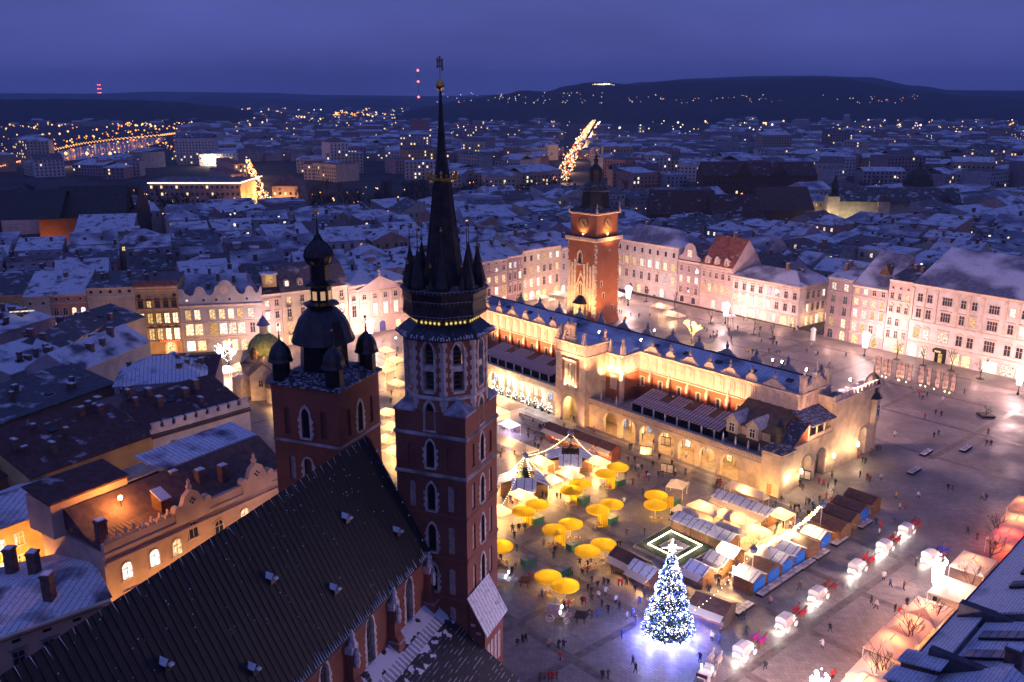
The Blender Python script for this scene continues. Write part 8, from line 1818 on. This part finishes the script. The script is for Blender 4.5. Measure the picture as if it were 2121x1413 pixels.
dmm = thing('church_dome', at(1893, 452), 0, 'broad dark church dome rising above pale drum walls', 'dome'); MB().lathe([(9, 0), (9, 22)], 16).build('drum', p_grey, dmm); MB().lathe([(9.6, 21.5), (9.2, 25), (7.4, 29), (4.2, 32), (1.2, 33.4), (.9, 36), (.2, 38)], 16).build('dome', m_copper, dmm); KEEP.append((dmm.location.x, dmm.location.y, 16))
t, w = simple('college', 1455, 1690, 405, 30, 16, 'gable', 10, BRK, R_OLD, 'dark neo-gothic brick college with stepped gables and few lit windows', 'public building', 2, .14)
for x in (.35, .66): MB().yprism([(w * x - 7, 16), (w * x + 7, 16), (w * x + 4, 21), (w * x, 27), (w * x - 4, 21)], -1.5, 10).build('stepped_gable', BRK, t)
for i, (a_, b_, y, h, nr, r_) in enumerate(((1345, 1480, 478, 10, 'left', R_OLD), (1475, 1580, 486, 9, 'middle', R_OLD), (1575, 1690, 470, 10, 'right', R_OLD2))): simple('monastery_wing', a_, b_, y, 26, h, 'gable', 13, BRK, r_, nr + ' wing of the monastery with vast dark red tiled roof', 'monastery', ang=-4 + i * 6)
simple('office_block', 1408, 1462, 372, 18, 21, 'flat', 0, p_tan, R_DARK, 'office block with nearly every window lit golden yellow', 'office building', 5, .9, litm=EM('office_glow', (1, .64, .22), 2.4), n=9)
simple('long_building', 1335, 1480, 306, 20, 18, 'flat', 0, p_mauve, R_DARK, 'long pale colonnaded museum building far across the park', 'public building', 2, .1); simple('tall_tower_block', 1322, 1334, 300, 12, 30, 'flat', 0, p_white, R_DARK, 'narrow brightly lit tower front beside the museum', 'tower block', 6, .8)
simple('long_building', 1500, 1640, 300, 24, 20, 'flat', 0, p_mauve, R_DARK, 'wide library block behind the row of lit windows', 'public building', 3, .05); simple('hall_building', 1520, 1600, 318, 16, 12, 'flat', 0, p_plum, R_DARK, 'low hall with a line of tall yellow windows', 'public building', 1, .95, n=16)
simple('long_building', 2010, 2180, 352, 25, 20, 'flat', 0, p_rust, R_DARK, 'reddish block with rows of orange-lit windows at the right edge', 'office building', 4, .6, litm=EM('orange_window', (1, .5, .24), 1.8), n=26)
simple('long_building', 830, 870, 345, 20, 28, 'flat', 0, p_mauve, R_DARK, 'pale tower block left of the tall spire with scattered lit windows', 'apartment block', 7, .3); simple('long_building', 962, 1000, 306, 22, 34, 'flat', 0, p_mauve, R_DARK, 'pale tower block right of the tall spire with scattered lit windows', 'apartment block', 8, .25); simple('floodlit_hall', 848, 886, 278, 40, 14, 'gable', 16, p_salmon, R_RED, 'distant church roof glowing orange left of the spire', 'church')
simple('hotel', 415, 455, 318, 22, 26, 'flat', 0, p_white, R_DARK, 'white floodlit hotel block beside the river', 'hotel', 4, .7, litm=m_litw); lamp(at(435, 330, 8), 5000, (1, .85, .7), 1, name='street_light')
# the old town: roofs upon roofs
walls = [p_cream, p_salmon, p_grey, p_lilac, p_pink, p_white, p_tan, p_mauve, p_plum]; wn_ = ['cream', 'salmon', 'grey', 'lilac', 'pink', 'whitish', 'tan', 'mauve', 'plum']
roofs = [(R_SNOW, 'snowy'), (R_SNOW, 'snowy'), (R_SNOW2, 'snow-tiled'), (R_BLUE, 'ribbed blue-grey'), (R_BLUE, 'ribbed blue-grey'), (R_DARK, 'dark'), (R_BROWN, 'brown')]
ZN = [(60, 'at the far left'), (230, 'behind the salmon house'), (450, 'behind the scrolled parapet'), (640, 'behind the mansard house'), (830, 'behind the pink palace'), (1010, 'behind the tall spire'), (1180, 'behind the uplit cream house'), (1330, 'behind the town hall tower'), (1520, 'behind the red-roofed house'), (1720, 'behind the white corner house'), (1900, 'behind the mauve houses'), (9999, 'behind the great white palace')]
RN = {'gable': 'gabled', 'gable_y': 'cross-gabled', 'hip': 'hipped', 'mono': 'lean-to', 'flat': 'flat-roofed', 'mansard': 'mansard'}
n_old = 0
sml = MB(); sml.box(-.45, .45, -.6, .6, 0, .16); sk_lit = sml.mesh('skylight', m_litw)
def old_house(c, A, w, d, h, near_=True):
    global n_old
    typ = cr_.choice(('gable', 'gable_y', 'hip', 'mono', 'mono', 'flat', 'gable')); rh = {'flat': 0, 'mono': cr_.uniform(2, 4)}.get(typ, cr_.uniform(2.4, 5.5)); wi = cr_.randrange(len(walls)); rm, rn = cr_.choice(roofs)
    px, py = proj(c.x, c.y, h); z = next(n_ for x, n_ in ZN if px < x)
    o = Vector((c.x, c.y, 0)) - Vector((math.cos(A), math.sin(A), 0)) * w / 2 - Vector((-math.sin(A), math.cos(A), 0)) * d / 2
    t = thing('old_house', o, A, None, 'house', 'old town houses behind the square'); mb = MB(); mb.box(0, w, 0, d, 0, h - .03); gables(mb, w, d, h - .05, typ, rh); mb.build('wall', walls[wi], t); roof_on(t, w, d, h, typ, rh, rm, .35); n_old += 1
    for i in range(cr_.choice((1, 2, 2, 3, 4)) if near_ else cr_.choice((0, 1, 2))):
        x, y = cr_.uniform(.08, .92) * w, cr_.uniform(.15, .9) * d; chimney(t, x, y, h + rz_at(typ, rh, d, w, x, y), cr_.choice((.8, 1.0, 1.4)), cr_.choice((.8, 1.2, 2.2)), cr_.choice((.8, 1.2, 1.7, 2.2)))
    if near_ and cr_.random() < .45 and typ in ('gable', 'mono', 'flat'):      # roof windows, now and then a lit one
        sl_ = math.atan2(rh, d if typ == 'mono' else d / 2) if typ != 'flat' else 0
        for i in range(cr_.randint(1, 4)): x = cr_.uniform(.12, .88) * w; y = cr_.uniform(.15, .4) * d; o2 = put('skylight', sk_lit if cr_.random() < .16 else sk_me, t, (x, y, h + rz_at(typ, rh, d, w, x, y) + .12)); o2.rotation_euler = (sl_, 0, 0); o2.scale = (.8, .8, 1)
    if near_ and cr_.random() < .3: x, y = cr_.uniform(.2, .7) * w, cr_.uniform(.3, .7) * d; z0 = h + rz_at(typ, rh, d, w, x, y); b_ = MB(); b_.box(x - 1.6, x + 1.6, y - 1.3, y + 1.5, z0 - 2.5, z0 + 1.2); bo = b_.build('dormer', walls[(wi + 3) % 9], t); MB().xprism([(y - 1.6, z0 + 1.15), (y + 1.7, z0 + 1.6), (y + 1.7, z0 + 1.75), (y - 1.6, z0 + 1.3)], x - 1.9, x + 1.9).build('dormer_roof', R_SNOW, bo)
    for i in range(int(w / 3.4)):
        for z_ in ((h - 3.2,) if near_ else (h - 3.4,)): window(t, (i + .5) * w / int(w / 3.4), z_, 1.1, 1.7, '', cr_.choice((0, 0, 0, 0, 0, 0, 1, 2) if near_ else (0, 0, 0, 0, 1)), m_stone2)
    if cr_.random() < .5:
        for i in range(int(d / 4)): window(t, w, h - 3.4, 1.1, 1.7, '', cr_.choice((0, 0, 0, 0, 1)), m_stone2, (i + .5) * d / int(d / 4), math.pi / 2)
    LABELS.append((t, RN[typ] + ' ' + wn_[wi] + ' house, ' + rn + ' roof, ' + z, px))
def fill(rot, cw, cd, y0, y1, cond, near_, hh):
    A0 = R(rot); ux, uy = math.cos(A0), math.sin(A0)
    for i in range(-60, 60):
        for j in range(-60, 60):
            jx, jy = cr_.uniform(-.1, .1), cr_.uniform(-.12, .12)
            x, y = (i + jx) * cw * ux - (j + jy) * cd * uy, 420 + (i + jx) * cw * uy + (j + jy) * cd * ux
            if not y0 < y < y1 or abs(x) > y * .60 + 22 or j % 5 == 4 and cr_.random() < .75 or not cond(x, y): continue
            w, d = cw * cr_.uniform(.78, 1.0), cd * cr_.uniform(.75, 1.02)
            if free(x, y, min(w, d) * .5): old_house(Vector((x, y, 0)), A0 + R(cr_.uniform(-5, 5)) + (math.pi if cr_.random() < .0 else 0), w, d, cr_.uniform(*hh), near_)
fill(22, 20, 17, 255, 470, lambda x, y: x < -8, True, (13, 18.5))
fill(42, 21, 17, 330, 480, lambda x, y: -8 <= x < 60, True, (13, 18))
fill(-50, 20, 18, 270, 480, lambda x, y: x >= 60, True, (11.5, 17))
fill(30, 28, 24, 480, 640, lambda x, y: not (x < -30 and y > 560), False, (11, 17))
# the wider city: larger blocks, then one mass of far roofs
n_city = 0
def city(px, py, far_):
    global n_city
    P = at(px, py); w, d, h = cr_.uniform(18, 46), cr_.uniform(14, 26), cr_.uniform(10, 19) * (1 if cr_.random() < .88 else 1.7); A = R(cr_.choice((0, 12, 35, -48, -20)) + cr_.uniform(-4, 4))
    if not free(P.x, P.y, 12): return
    typ = cr_.choice(('gable', 'hip', 'flat', 'mono')); wi = cr_.randrange(9); rm, rn = cr_.choice(roofs); t = thing('city_building', P, A, None, 'building', 'buildings of the wider city'); mb = MB(); rh = 0 if typ == 'flat' else cr_.uniform(2.5, 5); mb.box(-w / 2, w / 2, 0, d, 0, h); mb.build('wall', walls[wi], t); r_ = roof_on(t, w, d, h + .02, typ, rh, rm, .3); r_.location = (-w / 2, 0, 0)
    gl, gd = MB(), MB(); rows = int(h / 3.4); n = int(w / 3.6); p = cr_.choice((.02, .05, .1, .22))
    for j in range(rows):
        for i in range(n): x = -w / 2 + (i + .5) * w / n; (gl if cr_.random() < p else gd).box(x - .7, x + .7, -.1, .02, 1.2 + j * 3.3, 3.0 + j * 3.3)
    if gd.v: o = gd.build('dark_window', m_glassd, t); tag(o, kind='stuff')
    if gl.v: o = gl.build('lit_window', cr_.choice((MATS['city_window'], MATS['city_window'], EM('city_window_pale', (1, .86, .6), 1.6))), t); tag(o, kind='stuff')
    n_city += 1; z = 'on the river side' if px < 420 else 'beyond the park' if px < 900 else 'along the boulevard' if px < 1300 else 'towards the college' if px < 1700 else 'at the right edge of the city'
    LABELS.append((t, RN[typ] + ' ' + wn_[wi] + ' city block with ' + rn + ' roof ' + z, px))
tries = 0
while n_city < 235 and tries < 900:
    tries += 1; py = 292 + (cr_.random() ** 1.25) * 108; px = cr_.uniform(-40, 2160)
    if px < 400 and py < 345 or 300 < px < 640 and py > 345 or 1140 < px < 1250 or px < 900 and py > 375: continue
    city(px, py, True)
fr, fw, fg = MB(), MB(), MB()
for i in range(2300):
    py = 226 + cr_.random() ** .8 * 108; px = cr_.uniform(-60, 2180)
    if px < 380 and 262 < py < 345 or 1255 < px < 1480 and 242 < py < 285 or 1130 + (372 - py) * .2 < px < 1180 + (372 - py) * .62: continue
    P = at(px, py); w, d, h = cr_.uniform(10, 40), cr_.uniform(10, 22), cr_.uniform(6, 15) * (1.8 if cr_.random() < .05 else 1); X = Matrix.Translation(P) @ Matrix.Rotation(R(cr_.uniform(-40, 40)), 4, 'Z')
    fw.X = fr.X = fg.X = X; fw.mat(cr_.randrange(3)).box(-w / 2, w / 2, -d / 2, d / 2, 0, h); fr.mat(cr_.randrange(3)).prism([(-w / 2 - .3, -d / 2 - .3), (w / 2 + .3, -d / 2 - .3), (w / 2 + .3, d / 2 + .3), (-w / 2 - .3, d / 2 + .3)], h, h + cr_.uniform(.4, 4), [(-w / 2 + 2, -.4), (w / 2 - 2, -.4), (w / 2 - 2, .4), (-w / 2 + 2, .4)])
    for k in range(cr_.choice((0, 0, 0, 1, 2))): x, z = cr_.uniform(-.4, .4) * w, cr_.uniform(.2, .8) * h; s = P.y * .0004; fg.box(x - s * 2, x + s * 2, -d / 2 - .2, -d / 2, z, z + s * 2.4)
for nm, mb, ms in (('distant_walls', fw, [p_mauve, p_grey, p_plum]), ('distant_roofs', fr, [R_SNOW, R_BLUE, R_DARK]), ('distant_windows', fg, [EM('city_window', (1, .7, .3), 1.6)])): mb.X = None; o = mb.build(nm, ms); tag(o, kind='stuff')
# river, embankment road and bridge
m_water = M('river_water', (.02, .025, .04), .12, .3, .02, bump=.1)
plane('river', [at(*p) for p in ((-30, 345), (60, 340), (170, 330), (280, 312), (330, 296), (345, 284), (300, 286), (200, 298), (110, 316), (-30, 332))], .03, m_water)
rd = [(-30, 352), (20, 340), (60, 328), (110, 311), (170, 298), (240, 289), (330, 281), (370, 276)]
mr = M('road_asphalt', (.05, .05, .055), .7, .2, .1)
for (x0, y0), (x1, y1) in zip(rd, rd[1:]):
    for k in range(11):
        t = k / 11; x, y = x0 + (x1 - x0) * t, y0 + (y1 - y0) * t; far_light(x, y, 7, 'orange', .95); far_light(x + 6, y - 1.4, 1, 'warm', .62); far_light(x + 3, y - 2.4, 1, 'warm', .55)
        if k % 4 == 0: far_light(x + cr_.uniform(-8, 8), y - 13, 9, 'orange', 1.2)
for k in range(6): far_light(40 + k * 48 + cr_.uniform(-6, 6), 318 - (k > 4) * 4, 9, 'warm', 2.3); lamp(at(44 + k * 48, 330, 8), 2400, (1, .5, .18), 1, name='embankment_light')
plane('bridge_road', [at(-30, 330, 0), at(120, 327, 0), at(120, 324, 0), at(-30, 326, 0)], 6.0, mr)
for k in range(26): far_light(-20 + k * 5.4, 325 - k * .1, 7, 'orange', .8)
# glowing street and the long boulevard
for i in range(230): py = 330 + cr_.random() * 88; t = (py - 330) / 88; far_light(512 + 36 * t + cr_.uniform(-14, 14) * (.25 + t), py, cr_.uniform(1, 8), cr_.choice(('orange', 'orange', 'warm', 'warm', 'white')), cr_.uniform(.7, 1.3))
for k in range(5): lamp(at(520 + 7 * k, 352 + 14 * k, 7), 3800, (1, .44, .12), .8, name='street_light')
for i in range(900): t = cr_.random(); py = 245 + t * t * 128; x = 1236 - 76 * t ** 1.6 + cr_.uniform(-1, 1) * (3 + 15 * t * t); far_light(x, py, cr_.uniform(1, 9), cr_.choice(('warm', 'warm', 'orange', 'white', 'red' if t > .45 else 'orange')), cr_.uniform(.55, 1.1))
for i in range(300): t = cr_.random(); far_light(1244 - 38 * t + cr_.uniform(-2, 2), 247 + 64 * t, cr_.uniform(1, 6), cr_.choice(('warm', 'white')), cr_.uniform(.5, .9))
for k in range(4): lamp(at(1168 + k * 12, 362 - k * 20, 8), 5200, (1, .55, .3), 1, name='street_light')
# lights strewn over the city
for x0, x1, y0, y1, n, ks in ((0, 420, 236, 330, 150, ('orange', 'orange', 'warm')), (240, 420, 238, 262, 60, ('orange', 'warm')), (420, 840, 226, 300, 110, ('orange', 'warm', 'white')), (690, 770, 232, 240, 34, ('warm', 'orange')), (840, 1250, 236, 330, 90, ('warm', 'white', 'orange')), (1250, 1620, 222, 300, 70, ('warm', 'white')), (1390, 1760, 218, 256, 60, ('warm', 'white', 'orange')), (1700, 2121, 190, 270, 120, ('orange', 'warm', 'white')), (1700, 2121, 248, 300, 60, ('warm', 'white', 'orange')), (0, 480, 192, 204, 60, ('orange', 'warm')), (480, 1000, 200, 226, 50, ('warm', 'orange')), (1650, 2121, 183, 200, 50, ('orange', 'warm', 'white')), (180, 920, 388, 446, 70, ('orange', 'orange', 'warm')), (960, 1200, 340, 420, 26, ('orange', 'warm')), (1280, 2121, 300, 440, 90, ('warm', 'white', 'warm', 'orange'))):
    for i in range(int(n * 1.7)): far_light(cr_.uniform(x0, x1), cr_.uniform(y0, y1), cr_.uniform(3, 10), cr_.choice(ks), cr_.choice((.5, .6, .8, 1.0, 1.4)))
for k in range(50): far_light(128 + cr_.random() * 55, 240 + cr_.random() * 8, 6, 'warm', 1.0)
def hill_light(px, py, Y, k, s): FARL[k].octa(((px - CX) / FOC * Y * .97, Y, hgt(py, Y)), Y * .0008 * s)
for i in range(46): hill_light(1240 + cr_.uniform(-14, 14) + i % 3 * 8, 174 + abs(cr_.gauss(0, 2.4)), 3480, 'white' if i % 3 else 'warm', cr_.uniform(.6, 1.3))
for i in range(60): hill_light(cr_.uniform(900, 1250), cr_.uniform(192, 214), 3050, cr_.choice(('warm', 'white')), cr_.uniform(.3, .6))
for i in range(60): hill_light(cr_.uniform(1300, 1900), cr_.uniform(196, 214), 3050, cr_.choice(('warm', 'white', 'orange')), cr_.uniform(.3, .6))
for k, c, s in (('orange', (1, .34, .06), 2.6), ('warm', (1, .58, .22), 2.8), ('white', (1, .84, .66), 3.2), ('red', (1, .12, .05), 3)): o = FARL[k].build('city_lights_' + k, EM('far_' + k, c, s)); tag(o, kind='stuff')
mound = thing('mound_fort', (0, 0, 0), 0, 'pale floodlit fort and cone-shaped mound on top of the wooded hill', 'mound'); P = Vector(((1257 - CX) / FOC * 3500 * .97, 3500, hgt(178, 3500))); mound.location = P; MB().lathe([(32, -14), (20, 4), (7, 18), (3, 20)], 14).build('mound', M('mound_grass', (.4, .38, .36), .9), mound); MB().box(-50, 50, -20, -14, -14, -4).build('fort_wall', M('fort_wall', (.6, .55, .5), .9), mound); lamp((0, -45, 0), 26000, (1, .9, .8), 2, mound, name='mound_floodlight')
for px, y0, y1, Y, lab in ((868, 146, 210, 6000, 'tall thin radio mast with three red lights beside the spire'), (212, 176, 196, 7000, 'distant red-lit cooling tower at the far left')):
    X = (px - CX) / FOC * Y * .97; zt, zb = hgt(y0, Y), hgt(y1, Y); t = thing('radio_mast', (X, Y, 0), 0, lab, 'mast'); MB().tube((0, 0, 0), (0, 0, zt), 2.2, 1.6, 4).build('mast', m_stone2, t); g = MB()
    if px > 800:
        for f_ in (0, .36, .86): g.octa((0, 0, zt + (zb - zt) * f_), 9)
    else:
        for i in range(3):
            for k in range(4): g.octa((-12 + 8 * k, 0, zt + (zb - zt) * i * .4), 3.6)
    o = g.build('red_light', EM('mast_red', (1, .08, .06), 12), t); tag(o, kind='stuff')
# park belt of bare trees
protos = [bare_tree('park_tree', None, 'tree', h, 100 + i, 4, 'bare trees of the park belt', (0, -400, 0), spread=.6, bark=M('park_bark', (.035, .026, .024), .9), r0=.45) for i, h in enumerate((15, 17, 13))]
def put_tree(px, py, first=[0, 1, 2]):
    P = at(px, py)
    if not free(P.x, P.y, 0): return
    k = cr_.randrange(3)
    if k in first: o = protos[k]; first.remove(k)
    else: o = copy_tree(protos[k])
    o.location = P; s = cr_.uniform(.8, 1.15); o.scale = (s, s, s); o.rotation_euler = (0, 0, cr_.uniform(0, 6.28)); z = 'left of the glowing street' if px < 500 else 'between the glowing street and the spire' if px < 900 else 'right of the spire' if px < 1250 else 'around the college' if px < 1720 else 'behind the baroque church'
    LABELS.append((o, ('broad' if k == 0 else 'tall' if k == 1 else 'small') + ' bare dark tree in the park belt ' + z, px))
for x0, x1, y0, y1, n in ((-20, 300, 412, 452, 46), (290, 500, 428, 470, 44), (620, 930, 405, 450, 70), (950, 1180, 398, 428, 34), (1340, 1420, 415, 440, 14), (1290, 1700, 380, 412, 24), (1960, 2130, 430, 458, 26), (1780, 1880, 395, 410, 8)):
    for i in range(n): put_tree(cr_.uniform(x0, x1), cr_.uniform(y0, y1))
m_ever = M('evergreen', (.008, .014, .010), .95, .5, .6)
for i, (px, py, h) in enumerate(((1366, 470, 19), (1392, 462, 17), (1420, 452, 15), (1490, 448, 13), (1650, 440, 14), (2060, 420, 16), (1080, 425, 16))):
    t = thing('evergreen_tree', at(px, py), 0, None, 'tree', 'dense evergreen trees among the roofs'); c_ = MB(); MB().tube((0, 0, 0), (0, 0, h * .5), .4, .2).build('trunk', m_wood, t)
    for k in range(420):
        v = Vector((cr_.gauss(0, 1), cr_.gauss(0, 1), cr_.gauss(0, 1))).normalized() * cr_.random() ** .35; c = Vector((v.x * h * .4, v.y * h * .4, h * .56 + v.z * h * .44)); s = .9
        c_.faces([c + Vector((cr_.uniform(-s, s), cr_.uniform(-s, s), cr_.uniform(-s, s))) for q in range(3)], [(0, 1, 2)])
    c_.build('crown', m_ever, t); LABELS.append((t, 'dense dark evergreen tree among the roofs', px))
print('old houses', n_old, 'city', n_city, 'labels', len(LABELS))
spread_labels(LABELS)

# label trim: keep every label within sixteen words
for o_, ph_, px_ in LABELS:
    l_ = o_['label']
    if len(l_.replace(',', ' ').split()) > 15:
        for a_, b_ in ((' bare dark tree in the park belt', ' bare park tree'), (' in the park belt', ''), ('between the glowing street and the spire', 'left of the spire'), (' city block with ', ' block, '), (' from left', ' from left'), (' of a flower seller', ''), ('at the right edge of the city', 'at the right edge'), (' gathered', ''), ('white hooded ', ''), (' of the waiting row counted from the bottom', ' from the bottom'), (' along the right edge of the square', ' along the right edge'), ('in the long row beside', 'beside'), (' in the row beside the benches', ' beside the benches'), ('market ', ''), (' with open white front', '')):
            l_ = l_.replace(a_, b_)
        o_['label'] = l_
